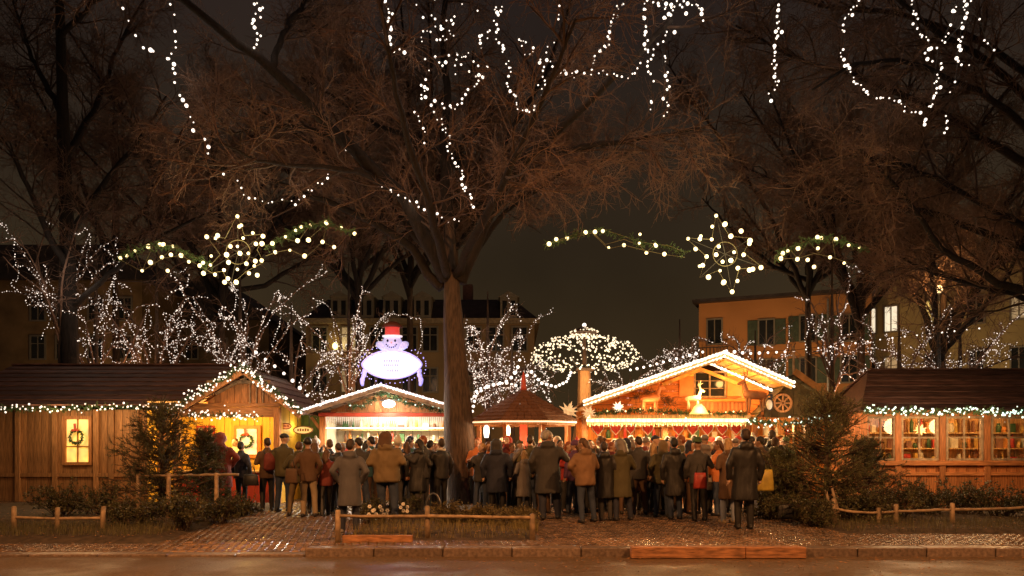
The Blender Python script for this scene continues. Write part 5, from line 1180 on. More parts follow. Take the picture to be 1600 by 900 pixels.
for dx in (-34, 62): MB().tube([PX(1240, 546, 20.8), PX(1240+dx, 596, 20.8)], .009, 4).build('guy_line', WOODP, pole)

# ------------------------------------------------------------------ SMALL TREES WRAPPED IN FAIRY LIGHTS
def fairy_tree(px, Y, ztop, spread, label, nb=600, m=B_FAIRYD, zf=2.0, rb=.022, e=10, seed=0, lean=0):
    q = random.Random(seed); x = XX(px, Y); top = ztop; root = thing('wrapped_tree', label, 'tree', (x, Y, G), 'small trees wrapped in fairy lights')
    tr = MB().tube([(x, Y, G-.03), (x+.03, Y, zf*.5), (x+lean*.2, Y, zf), (x+lean*.5, Y, (zf+top)/2), (x+lean, Y, top*.95)], [.13, .11, .09, .06, .02], 8); tr.build('trunk', BARK, root, True)
    LP = []
    for i in range(9):
        a = i*2.4+q.random(); s = spread*q.uniform(.6, 1.1); z0 = zf+q.uniform(-.3, .4)*(1 if i < 5 else 2.5); zt_ = z0+(top-z0)*q.uniform(.45, 1); pts = [(x+lean*.3, Y, z0)]
        for w in (.35, .7, 1): pts.append((x+lean*w+math.cos(a)*s*w*1.15+q.gauss(0, .16), Y+math.sin(a)*s*w+q.gauss(0, .12), z0+(zt_-z0)*(1.35*w-.45*w*w*w*(1.6 if i % 2 else 1))+q.gauss(0, .14)))
        LP.append(resample(pts, 9))
    LP = np.array(LP); o = np.array(origin(root)); b1 = spawn(LP, 8, .2, 1, .4, 1.3, (.5, 1.3), -.05, 6, .30); b2 = spawn(b1, 6, .1, 1, .2, .6, (.4, 1.1), 0, 4, .2)
    bm = bmesh.new()
    for v in (tubes('x', LP-o, .045, .015, 5, TWIGD), tubes('x', b1-o, .014, .005, 4, TWIGD), tubes('x', b2-o, .006, .003, 3, TWIG)): bm.from_mesh(v)
    me = bpy.data.meshes.new('branches'); bm.to_mesh(me); bm.free(); me.materials.append(TWIG); put('branches', me, root, world=False, kind='stuff')
    # lights wrap only some of the branches, in runs along each branch
    runs = []
    for br in list(b1[rng.random(len(b1)) < .75])+list(LP):
        if rng.random() < .12: continue
        n_ = int(np.linalg.norm(np.diff(br, axis=0), axis=1).sum()/.075)+2; runs.append(resample(br, n_)+rng.normal(size=(n_, 3))*.022)
    rng.shuffle(runs) if False else None
    for k in range(7):                                        # strands that droop from the branch ends
        br = LP[rng.integers(len(LP))]; p0 = br[rng.integers(5, 9)]; l_ = rng.uniform(.6, 1.9); n_ = int(l_/.08); u_ = np.linspace(0, 1, n_)
        runs.append(p0+np.stack([.18*np.sin(u_*5+k)*u_, .1*np.cos(u_*4)*u_, -l_*u_], 1)+rng.normal(size=(n_, 3))*.015)
    order = rng.permutation(len(runs)); pts = np.zeros((0, 3))
    for k in order:
        if len(pts) > nb*2.9: break
        pts = np.concatenate([pts, runs[k]])
    pts = pts-o
    oct_v = np.array([(1, 0, 0), (-1, 0, 0), (0, 1, 0), (0, -1, 0), (0, 0, 1), (0, 0, -1)], float); oct_f = np.array([(0, 2, 4), (2, 1, 4), (1, 3, 4), (3, 0, 4), (2, 0, 5), (1, 2, 5), (3, 1, 5), (0, 3, 5)])
    rr = rng.uniform(.45, 1.25, len(pts))*rb*.86
    V = oct_v[None]*rr[:, None, None]+pts[:, None, :]; F = (oct_f[None]+np.arange(len(pts))[:, None, None]*6).reshape(-1, 3)
    put('fairy_lights', arr_mesh('fairy_lights', V, F, m), root, world=False, kind='stuff')
    if e: lamp('POINT', (x+.3, Y-spread*.8, (zf+top)/2), e, (1, .80, .62), .5, root, 'fairy_glow')
fairy_tree(150, 26, 10.0, 2.6, 'wrapped tree of faint white lights behind the far left hut roof', 330, B_FAIRYD, 3.2, .022, 12, 2)
fairy_tree(95, 25, 9.8, 1.5, 'slim wrapped tree at the far left edge with high drooping lights', 150, B_FAIRYD, 5, .022, 5, 3)
fairy_tree(245, 27, 9.0, 2.5, 'wrapped tree left of the gabled hut below the left star', 300, B_FAIRYD, 3.4, .022, 8, 4)
fairy_tree(375, 26, 8.6, 2.8, 'wrapped tree directly behind the gabled hut ridge', 420, B_FAIRYD, 3.4, .024, 10, 5)
fairy_tree(455, 25, 6.6, 2.3, 'brightly wrapped bushy tree between gabled hut and snowman stall', 620, B_FAIRYD, 2.4, .024, 14, 6)
fairy_tree(545, 30, 9.2, 2.4, 'wrapped tree with upswept lit branches behind the snowman sign', 420, B_FAIRYD, 3.6, .024, 10, 7)
fairy_tree(762, 27, 7.4, 1.7, 'wrapped tree just right of the thick trunk with long lit branches', 420, B_FAIRYD, 2.8, .024, 10, 8)
fairy_tree(800, 26, 5.2, 1.5, 'low wrapped tree right behind the kiosk roof', 420, B_FAIRYD, 2.4, .026, 12, 9)
fairy_tree(1062, 30, 6.9, 1.2, 'small wrapped tree left of the orange house behind the chalet slope', 260, B_FAIRYD, 3.5, .024, 8, 10)
fairy_tree(1180, 31, 6.6, 2.0, 'sparsely wrapped tree in front of the orange house', 130, B_FAIRYD, 3.6, .026, 4, 11)
fairy_tree(1405, 25, 6.2, 2.3, 'wrapped tree with white dots behind the right hut roof', 300, B_FAIRYD, 3.0, .020, 8, 12)
fairy_tree(1500, 26, 6.6, 2.2, 'wrapped tree at the right edge behind the right hut roof', 260, B_FAIRYD, 3.0, .020, 8, 13)
fairy_tree(1300, 27, 8.6, 1.2, 'tall wrapped tree whose light strand drops past the orange house', 110, B_FAIRYD, 4.0, .024, 4, 14)
fairy_tree(985, 30, 4.6, 1.6, 'low wrapped tree under the right side of the light pyramid', 240, B_FAIRY, 3.0, .026, 10, 15)

# ------------------------------------------------------------------ CONIFERS, SHRUBS, GRASS
def conifer(cx, cy, H, rad, label, m, nwh=15, seed=1, needles=13, ragged=.3):
    q = random.Random(seed); root = thing('conifer', label, 'conifer', (cx, cy, G)); A = []
    MB().tube([(cx, cy, G-.03), (cx+.03, cy, G+H*.5), (cx, cy, G+H*.98)], [.07, .045, .012], 8).build('trunk', BARK, root, True)
    for i in range(nwh):
        f_ = i/(nwh-1); z = G+.15+H*.85*f_; nb = 9 if f_ < .7 else 7
        for k in range(nb):
            a = q.uniform(0, 6.28); l = rad*(1-f_*.80)*q.uniform(1-ragged, 1+ragged*.7); d0 = Vector((math.cos(a), math.sin(a), q.uniform(-.15, .3)+f_*.5)).normalized(); p = Vector((cx, cy, z+q.uniform(-.05, .05))); pts = [p]
            for s_ in range(1, 5): pts.append(p+d0*l*s_/4+Vector((0, 0, -.05*l*s_*(1-f_)+.02*s_*s_*.6*l))+Vector((q.gauss(0, .02),)*3))
            A.append([tuple(v) for v in pts])
    A = np.array(A); o = np.array(origin(root)); b1 = spawn(A, 9, .2, 1, .15, .42*rad/1.1, (.5, 1.0), .05, 4, .12); b2 = spawn(b1, 2, .2, 1, .08, .2, (.4, .9), .05, 3, .1)
    nd = np.concatenate([spawn(b1, needles, 0, 1, .05, .085, (.5, 1.1), .1, 2, 0), spawn(b2, needles//2, 0, 1, .045, .08, (.5, 1.1), .1, 2, 0), spawn(A, needles, .4, 1, .05, .08, (.5, 1.1), .1, 2, 0)])-o
    bm = bmesh.new()
    for v in (tubes('x', A-o, .016, .006, 5, BARK), tubes('x', b1-o, .007, .003, 3, BARK), tubes('x', b2-o, .004, .002, 3, BARK)): bm.from_mesh(v)
    me = bpy.data.meshes.new('boughs'); bm.to_mesh(me); bm.free(); me.materials.append(TWIGD); put('boughs', me, root, world=False, kind='stuff')
    # each needle is a thin blade
    dirn = nd[:, 1]-nd[:, 0]; side = nrm(np.cross(dirn, rng.normal(size=dirn.shape)))*.0045
    V = np.stack([nd[:, 0]-side, nd[:, 0]+side, nd[:, 1]], 1); F = np.arange(len(V)*3).reshape(-1, 3)
    put('needles', arr_mesh('needles', V, F, m), root, world=False, kind='stuff')
conifer(XX(252, 15.6), 15.6, 2.25, 1.35, 'dark bushy conifer in the left bed in front of the long hut', NEEDLE, 14, 3)
conifer(XX(318, 16.8), 16.8, 1.75, .75, 'smaller dark conifer beside the gabled hut counter', NEEDLE, 11, 4)
conifer(XX(1290, 15.3), 15.3, 2.5, 1.45, 'big brownish-green conifer in the right bed beside the windowed hut', NEEDLE2, 16, 5, ragged=.4)
conifer(XX(1225, 15.9), 15.9, 1.25, .8, 'low brownish conifer left of the big right conifer beside the crowd', NEEDLE2, 9, 6)
conifer(XX(1350, 16.3), 16.3, 1.5, .9, 'dark conifer right behind the big right conifer near the hut windows', NEEDLE, 11, 7)
def shrub(x, y, H, rad, label, m, group, nst=24, leaf=.03, nl=4, seed=0, twm=TWIGD):
    q = random.Random(seed); root = thing('shrub', label, 'shrub', (x, y, G), group); A = []
    for i in range(nst):
        a = q.uniform(0, 6.28); r0 = q.uniform(0, .25)*rad; l = H*q.uniform(.5, 1.1); sp_ = q.uniform(.1, .8); p = Vector((x+r0*math.cos(a), y+r0*math.sin(a), G-.03)); pts = [tuple(p)]
        for s_ in range(1, 5): f_ = s_/4; pts.append((p.x+math.cos(a)*rad*sp_*f_**1.3+q.gauss(0, .03), p.y+math.sin(a)*rad*sp_*f_**1.3+q.gauss(0, .03), p.z+l*f_*(1-.25*sp_*f_)))
        A.append(pts)
    A = np.array(A); o = np.array(origin(root)); b1 = spawn(A, 7, .25, 1, .12, .35, (.4, 1.0), .15, 4, .2); b2 = spawn(b1, 3, .2, 1, .06, .18, (.4, 1), .1, 3, .2)
    bm = bmesh.new()
    for v in (tubes('x', A-o, .009, .004, 4, twm), tubes('x', b1-o, .004, .002, 3, twm), tubes('x', b2-o, .003, .0015, 3, twm)): bm.from_mesh(v)
    me = bpy.data.meshes.new('twigs'); bm.to_mesh(me); bm.free(); me.materials.append(twm); put('twigs', me, root, world=False, kind='stuff')
    if nl:
        pts = spawn(np.concatenate([b2[:, [0, 1, 2]], b1[:, [1, 2, 3]]]), nl, 0, 1, leaf, leaf*2, (.4, 1.3), 0, 2, 0)-o; d = pts[:, 1]-pts[:, 0]; s_ = nrm(np.cross(d, rng.normal(size=d.shape)))*leaf*.45
        mid = pts[:, 0]+d*.5; V = np.stack([pts[:, 0], mid+s_, pts[:, 1], mid-s_], 1); F = np.arange(len(V)*4).reshape(-1, 4); put('leaves', arr_mesh('leaves', V, F, m), root, world=False, kind='stuff')
    return root
for i, (px, py, H, rad, lab) in enumerate([
    (98, 812, .75, .7, 'dark leafy shrub at the far left behind the low rail'), (150, 808, .6, .6, 'low dark shrub below the glowing hut window'),
    (205, 826, .55, .6, 'dark shrub at the foot of the left conifer, left side'), (285, 828, .6, .6, 'dark shrub below the left conifer beside the rail post'),
    (345, 818, .55, .55, 'low shrub with reddish twigs at the right end of the left bed'), (375, 806, .35, .4, 'smallest shrub at the corner of the left bed by the coral counter')]):
    p = GP(px, py); shrub(p.x, p.y, H, rad, lab, LEAF, 'shrubs in the left bed', seed=i)
for i, (px, py, H, rad, lab) in enumerate([
    (1215, 812, .5, .6, 'low green shrub left of the big right conifer beside the crowd'), (1265, 822, .5, .6, 'bushy shrub at the foot of the big right conifer'),
    (1345, 818, .7, .7, 'dark shrub behind the leaning fence poles'), (1400, 812, .8, .7, 'dark shrub behind the second post of the right fence'),
    (1450, 808, .75, .7, 'dark shrub below the divided windows of the right hut'), (1505, 808, .8, .7, 'dark shrub at the right edge behind the rail'), (1565, 812, .7, .7, 'dark shrub outside the far right end of the rail')]):
    p = GP(px, py); shrub(p.x, p.y, H, rad, lab, LEAF, 'shrubs in the right bed', seed=20+i, nst=30)
for i, (px, py, H, rad, lab) in enumerate([
    (570, 818, .45, .45, 'low leafy shrub left of the hoop stand behind the middle rail'), (625, 812, .5, .5, 'leafy shrub just left of the metal hoop stand'),
    (700, 822, .38, .45, 'low shrub right of the middle rail post'), (755, 822, .35, .45, 'thin shrub in front of the thick trunk'), (805, 826, .35, .4, 'yellowish low shrub at the right end of the middle bed')]):
    p = GP(px, py); shrub(p.x, p.y, H, rad, lab, LEAF if i < 2 else mat('dry_leaves', (.15, .12, .05), .7, .5, 4, 0), 'shrubs in the middle bed', seed=40+i, nst=18, nl=4)
def grass_field(name, regs, n, h0, h1, m):
    B = []; 
    for _ in range(n):
        a, b, c, d = rnd.choice(regs); B.append((rnd.uniform(a, b), rnd.uniform(c, d)))
    B = np.array(B); N = len(B); z = np.full(N, G+.03); h = rng.uniform(h0, h1, N); a = rng.uniform(0, 6.28, N); w = .004; l = rng.uniform(.1, .6, N)*h
    b0 = np.stack([B[:, 0]-np.sin(a)*w, B[:, 1]+np.cos(a)*w, z], 1); b1 = np.stack([B[:, 0]+np.sin(a)*w, B[:, 1]-np.cos(a)*w, z], 1); tp = np.stack([B[:, 0]+np.cos(a)*l, B[:, 1]+np.sin(a)*l, z+h], 1)
    o = put(name, arr_mesh(name, np.stack([b0, b1, tp], 1), np.arange(N*3).reshape(-1, 3), m), kind='stuff'); return o
g1 = grass_field('grass', [(-2.6, .35, 12.1, 14.5), (-1.6, .4, 14.2, 16.5), (.0, .45, 13, 16)], 7000, .05, .24, DRYG)
tag(g1, 'dry yellowish grass growing in the middle bed round the thick trunk', 'grass')
g2 = grass_field('grass', [(5.7, 12, 13.0, 14.6), (-11, -5.8, 12.4, 14)], 9000, .05, .22, mat('dark_grass', (.10, .09, .04), .8, .4, 6, 0))
tag(g2, 'short dark grass along the front of the left and right beds', 'grass')
# fallen leaves
N = 5000; P = np.zeros((N, 3)); P[:, 0] = rng.uniform(-12, 12, N); P[:, 1] = 11.5+rng.beta(1.2, 2.5, N)*7; P[:900, 1] = 8.6+rng.beta(2.5, 1.1, 900)*2.45; P[:900, 0] = rng.normal(3.6, 3.2, 900)
P[:, 2] = [(.004 if b < 11.1 else gh(a, b)+(.075 if in_bed(a, b) else 0)+.012) for a, b in P[:, :2]]
a = rng.uniform(0, 6.28, N); s = rng.uniform(.012, .03, N); V = []
for k in range(4):
    w = a+k*math.pi/2; V.append(np.stack([P[:, 0]+np.cos(w)*s*(1 if k % 2 else .6), P[:, 1]+np.sin(w)*s*(1 if k % 2 else .6), P[:, 2]+rng.uniform(0, .012, N)], 1))
lv = put('fallen_leaves', arr_mesh('fallen_leaves', np.stack(V, 1), np.arange(N*4).reshape(-1, 4), LITTER), kind='stuff')
tag(lv, 'brown fallen leaves scattered over the cobbles and beds', 'leaves')
for i, (px, py) in enumerate(((582, 822), (600, 822), (632, 816))):  # flower-shaped clumps added in place of unexplained bright white spots
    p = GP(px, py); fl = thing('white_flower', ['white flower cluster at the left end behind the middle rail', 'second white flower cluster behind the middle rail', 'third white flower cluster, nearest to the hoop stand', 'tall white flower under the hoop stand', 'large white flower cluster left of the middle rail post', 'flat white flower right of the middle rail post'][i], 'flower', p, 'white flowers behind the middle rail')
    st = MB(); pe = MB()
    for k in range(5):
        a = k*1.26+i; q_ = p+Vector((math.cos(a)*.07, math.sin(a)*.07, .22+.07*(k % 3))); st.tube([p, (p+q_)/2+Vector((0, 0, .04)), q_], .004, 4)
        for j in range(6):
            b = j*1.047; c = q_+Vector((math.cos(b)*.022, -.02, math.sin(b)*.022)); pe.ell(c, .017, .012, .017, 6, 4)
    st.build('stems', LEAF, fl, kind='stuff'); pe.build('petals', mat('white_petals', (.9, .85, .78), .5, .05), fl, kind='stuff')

# ------------------------------------------------------------------ FENCES, HOOP, BEAMS
def rustic(name, label, rails, posts_, m=WOODP):
    root = thing(name, label, 'fence', (posts_[0][0], posts_[0][1], G))
    for (x, y, h, lean) in posts_:
        MB().tube([(x, y, G-.05), (x+lean*.5, y, G+h*.5), (x+lean, y, G+h), (x+lean, y, G+h+.012)], [.045, .043, .04, .025], 9).build('post', m, root, True)
    for (p, q, sag) in rails:
        p, q = Vector(p), Vector(q); n_ = 7; MB().tube([p.lerp(q, k/n_)+Vector((0, 0, -sag*math.sin(math.pi*k/n_)+rnd.uniform(-.006, .006))) for k in range(n_+1)], [.026+rnd.uniform(-.004, .004) for _ in range(n_+1)], 8).build('rail', m, root, True)
    return root
def fz(py, Y): return ZZ(py, Y)
Y = 15.0
rustic('rustic_fence', 'tall rustic fence with a pale rail in front of the left conifers', [((XX(215, Y), Y, fz(743, Y)), (XX(300, Y), Y, fz(742, Y)), .01), ((XX(296, Y), Y+.1, fz(743, Y)), (XX(370, Y), Y+.1, fz(742, Y)), .0)],
       [(XX(263, Y), Y, fz(740, Y)-G, .01), (XX(335, Y), Y+.1, fz(740, Y)-G, 0), (XX(216, Y), Y, fz(742, Y)-G, 0)])
Y = 13.4
rustic('rustic_fence', 'low rustic fence at the far left below the glowing window', [((XX(20, Y), Y, fz(808, Y)), (XX(160, Y), Y, fz(809, Y)), .02)], [(XX(22, Y), Y, .42, 0), (XX(90, Y), Y, .40, 0), (XX(160, Y), Y, .42, .02)])
Y = 12.15
rustic('rustic_fence', 'low rustic fence with one thin rail in front of the thick trunk', [((XX(528, Y), Y, fz(806, Y)), (XX(668, Y), Y, fz(806, Y)), .01), ((XX(668, Y), Y, fz(806, Y)), (XX(832, Y), Y, fz(809, Y)), .0)],
       [(XX(528, Y), Y, .46, 0), (XX(668, Y), Y+.05, .52, -.01), (XX(832, Y), Y, .40, 0)])
Y = 14.2
rustic('rustic_fence', 'low rustic fence with sagging rail at the right under the divided windows', [((XX(1306, Y), Y, fz(795, Y)), (XX(1400, Y), Y, fz(799, Y)), .05), ((XX(1400, Y), Y, fz(799, Y)), (XX(1490, Y), Y, fz(796, Y)), .0), ((XX(1490, Y), Y, fz(796, Y)), (XX(1610, Y), Y, fz(792, Y)), .02)],
       [(XX(1304, Y), Y, .50, -.02), (XX(1373, Y), Y, .33, 0), (XX(1400, Y), Y, .40, 0), (XX(1488, Y), Y, .42, 0), (XX(1608, Y), Y, .42, 0)])
lp = thing('leaning_stake', 'pair of tall pale stakes leaning at the left end of the right fence', 'stake', (XX(1302, 14.4), 14.4, G))
for dx in (0, .12): MB().tube([(XX(1306, 14.4)+dx, 14.4, G-.03), (XX(1290, 14.4)+dx, 14.4, ZZ(766, 14.4)+dx*.3)], [.035, .025], 8).build('stake', WOODP, lp, True)
hp_ = GP(677, 806); hz0 = .78
hoop = thing('hoop_stand', 'bent grey metal hoop stand among the shrubs left of the trunk', 'hoop', hp_)
MB().tube([hp_+Vector((-.16, 0, 0)), hp_+Vector((-.15, 0, .30)), hp_+Vector((-.08, 0, .44)), hp_+Vector((0, 0, .48)), hp_+Vector((.08, 0, .44)), hp_+Vector((.15, 0, .30)), hp_+Vector((.18, 0, 0))], .022, 8).build('hoop', STEEL, hoop, True)
BEAM = wood('orange_brown_beam', (.30, .14, .065), stretch=(1, 6, 6), var=.55)
bm_ = thing('kerb_beam', 'long orange-lit timber beam laid against the kerb in front of the crowd', 'beam', (XX(1120, 11), 11.0, 0))
MB().box(XX(985, 11.0), XX(1162, 11.0)-.004, 10.90, 11.06, .005, .165).build('timber', BEAM, bm_, bevel=.008); MB().box(XX(1162, 11.0)+.004, XX(1256, 11.0), 10.90, 11.06, .005, .165).build('timber', BEAM, bm_, bevel=.008)
eb = thing('bed_edging', 'short reddish timber edging at the front of the middle bed', 'edging', (XX(585, 12), 11.9, G))
MB().box(XX(536, 11.9), XX(645, 11.9), 11.85, 11.95, G-.02, G+.10).build('timber', BEAM, eb, bevel=.008)

# ------------------------------------------------------------------ PEOPLE
def remesh(mb, vox, dec=.3, smooth=2, fold=0, flat=None, seed=0):
    me = mb.mesh('tmp'); o = bpy.data.objects.new('tmp', me); COL.objects.link(o)
    m = o.modifiers.new('r', 'REMESH'); m.mode = 'VOXEL'; m.voxel_size = vox; m.use_smooth_shade = True
    if smooth: s_ = o.modifiers.new('s', 'SMOOTH'); s_.factor = .5; s_.iterations = smooth
    if dec < 1: d = o.modifiers.new('d', 'DECIMATE'); d.ratio = dec
    dg = bpy.context.evaluated_depsgraph_get(); dg.update(); ne = bpy.data.meshes.new_from_object(o.evaluated_get(dg))
    bpy.data.objects.remove(o); bpy.data.meshes.remove(me)
    n = len(ne.vertices); co = np.zeros(n*3, np.float32); ne.vertices.foreach_get('co', co); co = co.reshape(-1, 3)
    if fold:
        no = np.zeros(n*3, np.float32); ne.vertices.foreach_get('normal', no); no = no.reshape(-1, 3); x, y, z = co.T; s_ = seed*1.7
        d = np.sin(z*38+7*np.sin(x*9+s_)+4*np.sin(y*11))*.5+np.sin(z*21+x*26+s_)*.35+np.sin(x*44+z*9-s_)*.3; co += no*(d*fold)[:, None]
    if flat is not None: co[:, 2] = np.maximum(co[:, 2], flat)
    ne.vertices.foreach_set('co', co.ravel()); ne.polygons.foreach_set('use_smooth', [True]*len(ne.polygons)); ne.update(); return ne
V_ = Vector
POSES = {
 # sh, elbow, wrist for left(-) and right(+); foot offsets; head yaw, head nod, lean
 'down': dict(e=[(-.27, -.03, 1.15), (.27, -.03, 1.15)], w=[(-.26, .04, .90), (.26, .04, .90)], f=[(-.10, 0), (.10, .02)], hy=0, hn=0),
 'hold': dict(e=[(-.27, -.04, 1.17), (.27, -.04, 1.17)], w=[(-.11, .22, 1.20), (.11, .22, 1.22)], f=[(-.11, .03), (.12, -.02)], hy=.25, hn=.15),
 'pocket': dict(e=[(-.31, -.10, 1.17), (.31, -.10, 1.17)], w=[(-.22, .06, .98), (.22, .06, .98)], f=[(-.13, 0), (.13, .03)], hy=-.3, hn=.05),
 'drink': dict(e=[(-.27, -.02, 1.15), (.30, .08, 1.22)], w=[(-.25, .06, .91), (.10, .25, 1.42)], f=[(-.10, .05), (.13, -.03)], hy=-.1, hn=-.1),
 'turn': dict(e=[(-.29, -.05, 1.16), (.27, -.03, 1.15)], w=[(-.14, .20, 1.12), (.26, .04, .90)], f=[(-.09, -.04), (.12, .08)], hy=1.0, hn=.05),
 'step': dict(e=[(-.27, .06, 1.16), (.27, -.10, 1.17)], w=[(-.25, .16, .94), (.26, -.10, .92)], f=[(-.09, .20), (.09, -.20)], hy=-.6, hn=.1),
 'down2': dict(e=[(-.28, -.02, 1.16), (.29, -.06, 1.17)], w=[(-.27, .02, .91), (.24, .12, 1.00)], f=[(-.15, .0), (.11, -.05)], hy=.6, hn=.2),
}
POSES['photo'] = dict(e=[(-.26, .14, 1.28), (.26, .14, 1.28)], w=[(-.07, .27, 1.55), (.07, .27, 1.55)], f=[(-.13, .0), (.13, .04)], hy=0, hn=-.15)
POSES['chat'] = dict(e=[(-.31, .02, 1.18), (.27, -.06, 1.16)], w=[(-.30, .26, 1.30), (.24, .10, .95)], f=[(-.15, .06), (.10, -.06)], hy=-1.0, hn=.05)
POSES['lean'] = dict(e=[(-.30, .06, 1.17), (.33, .0, 1.20)], w=[(-.14, .26, 1.12), (.17, .12, 1.00)], f=[(-.20, .05), (.14, -.08)], hy=.8, hn=.25)
WC = {}
def headM(p): return Matrix.Translation((0, .015, 1.55)) @ Matrix.Rotation(-p['hy'], 4, 'Z') @ Matrix.Rotation(-p['hn'], 4, 'X') @ Matrix.Translation((0, -.015, -1.55))
def addT(mb, part, M): mb.add([M @ V_(v) for v in part.v], part.f)
def legs(p):
    out = []
    for i, s in ((0, -1), (1, 1)):
        fx, fy = p['f'][i]; out.append((V_((s*.088, 0, .90)), V_((s*.04+fx*.6, fy*.45+.03, .49)), V_((fx, fy, .08)), fy))
    return out
def body_mesh(pn):
    p = POSES[pn]; m = MB(); hm = headM(p)
    m.loft([(0, 0, .84, .13, .09), (0, 0, .95, .15, .10), (0, 0, 1.08, .125, .085), (0, 0, 1.25, .15, .10), (0, -.005, 1.38, .165, .10), (0, -.005, 1.43, .12, .08), (0, 0, 1.47, .065, .062), (0, .005, 1.56, .055, .055)])
    for (h, k, a, fy) in legs(p): m.cap(h, k, .082, .055); m.cap(k, a, .053, .036); m.cap(a, a+V_((0, .13, -.045)), .036, .03)
    for i, s in ((0, -1), (1, 1)):
        sh, el, wr = V_((s*.17, 0, 1.40)), V_(p['e'][i]), V_(p['w'][i]); m.cap(sh, el, .05, .038); m.cap(el, wr, .037, .025)
        d = (wr-el).normalized(); lat = d.cross(V_((0, 0, 1)))
        if lat.length < .3: lat = d.cross(V_((1, 0, 0)))
        lat = V_((0, 1, 0)) if abs(d.z) > .7 else V_((0, 0, 1)).cross(d).normalized(); lat.normalize(); nr = d.cross(lat); bend = -nr if (nr.y < 0) else nr
        pc = wr+d*.05; m.cap(wr+d*.01, pc+d*.02, .026, .034)
        for j, (o_, l_) in enumerate(((-.033, .062), (-.011, .074), (.011, .070), (.033, .055))):
            b0 = pc+lat*o_+d*.025; b1 = b0+(d+bend*.25).normalized()*l_*.5; b2 = b1+(d+bend*1.0).normalized()*l_*.5; m.cap(b0, b1, .0105, .0095, 6); m.cap(b1, b2, .0095, .008, 6)
        t0 = wr+d*.02+lat*.028; m.cap(t0, t0+(d*.6+lat*.7).normalized()*.05, .012, .009, 6)
    h = MB(); h.ell((0, .02, 1.655), .074, .093, .105, 14, 10); h.ell((0, .045, 1.595), .055, .062, .058, 12, 8); h.cap((0, .105, 1.655), (0, .130, 1.628), .011, .014, 6)
    for s in (-1, 1): h.ell((s*.077, .012, 1.645), .012, .024, .034, 8, 6)
    h.ell((0, .100, 1.598), .026, .012, .012, 8, 6); h.cap((0, .01, 1.50), (0, .02, 1.60), .055, .058); addT(m, h, hm)
    return remesh(m, .0115, .30, 1)
TOPS = {'jacket': [(.80, .19, .145), (.88, .195, .145), (.98, .19, .14), (1.10, .18, .135), (1.25, .20, .145), (1.37, .21, .14), (1.43, .165, .115), (1.475, .095, .085), (1.51, .078, .078)],
        'coat': [(.52, .225, .18), (.70, .21, .165), (.90, .20, .15), (1.08, .185, .14), (1.25, .205, .15), (1.37, .215, .145), (1.43, .17, .12), (1.48, .10, .09), (1.52, .082, .082)],
        'puffy': [(.78, .205, .165), (.82, .225, .18), (.90, .225, .175), (.98, .215, .165), (1.08, .215, .165), (1.2, .235, .18), (1.34, .235, .165), (1.42, .19, .135), (1.48, .11, .10), (1.53, .09, .09)]}
def top_mesh(pn, kind):
    p = POSES[pn]; m = MB(); m.loft([(0, .0, z, a, b) for z, a, b in TOPS[kind]], 20); g_ = .012 if kind == 'puffy' else 0
    for i, s in ((0, -1), (1, 1)):
        sh, el, wr = V_((s*.175, -.005, 1.385)), V_(p['e'][i]), V_(p['w'][i]); m.cap(sh, el, .073+g_, .060+g_); m.cap(el, wr+(wr-el).normalized()*.005, .060+g_, .046+g_*.6)
    if kind != 'jacket': m.loft([(0, -.09, 1.40, .10, .05), (0, -.10, 1.45, .125, .075), (0, -.085, 1.52, .12, .075), (0, -.07, 1.55, .09, .05)], 14)
    else: m.loft([(0, -.005, 1.45, .085, .08), (0, -.005, 1.535, .072, .07)], 14)
    return remesh(m, .02, .45, 1, .0075 if kind != 'puffy' else .011, seed=len(pn))
def trousers_mesh(pn):
    p = POSES[pn]; m = MB(); m.loft([(0, 0, .82, .165, .12), (0, 0, .95, .165, .115), (0, 0, 1.06, .14, .10)])
    for (h, k, a, fy) in legs(p): m.cap(h, k, .098, .070); m.cap(k, a+V_((0, 0, -.01)), .070, .058)
    return remesh(m, .02, .45, 1, .006, seed=3)
def shoes_mesh(pn, i_):
    p = POSES[pn]; m = MB()
    for (h, k, a, fy) in legs(p)[i_:i_+1]: m.cap(a+V_((0, -.04, -.035)), a+V_((0, .15, -.04)), .044, .040); m.cap(a+V_((0, -.02, -.03)), a+V_((0, 0, .04)), .044, .046)
    return remesh(m, .013, .4, 1, 0, flat=.0)
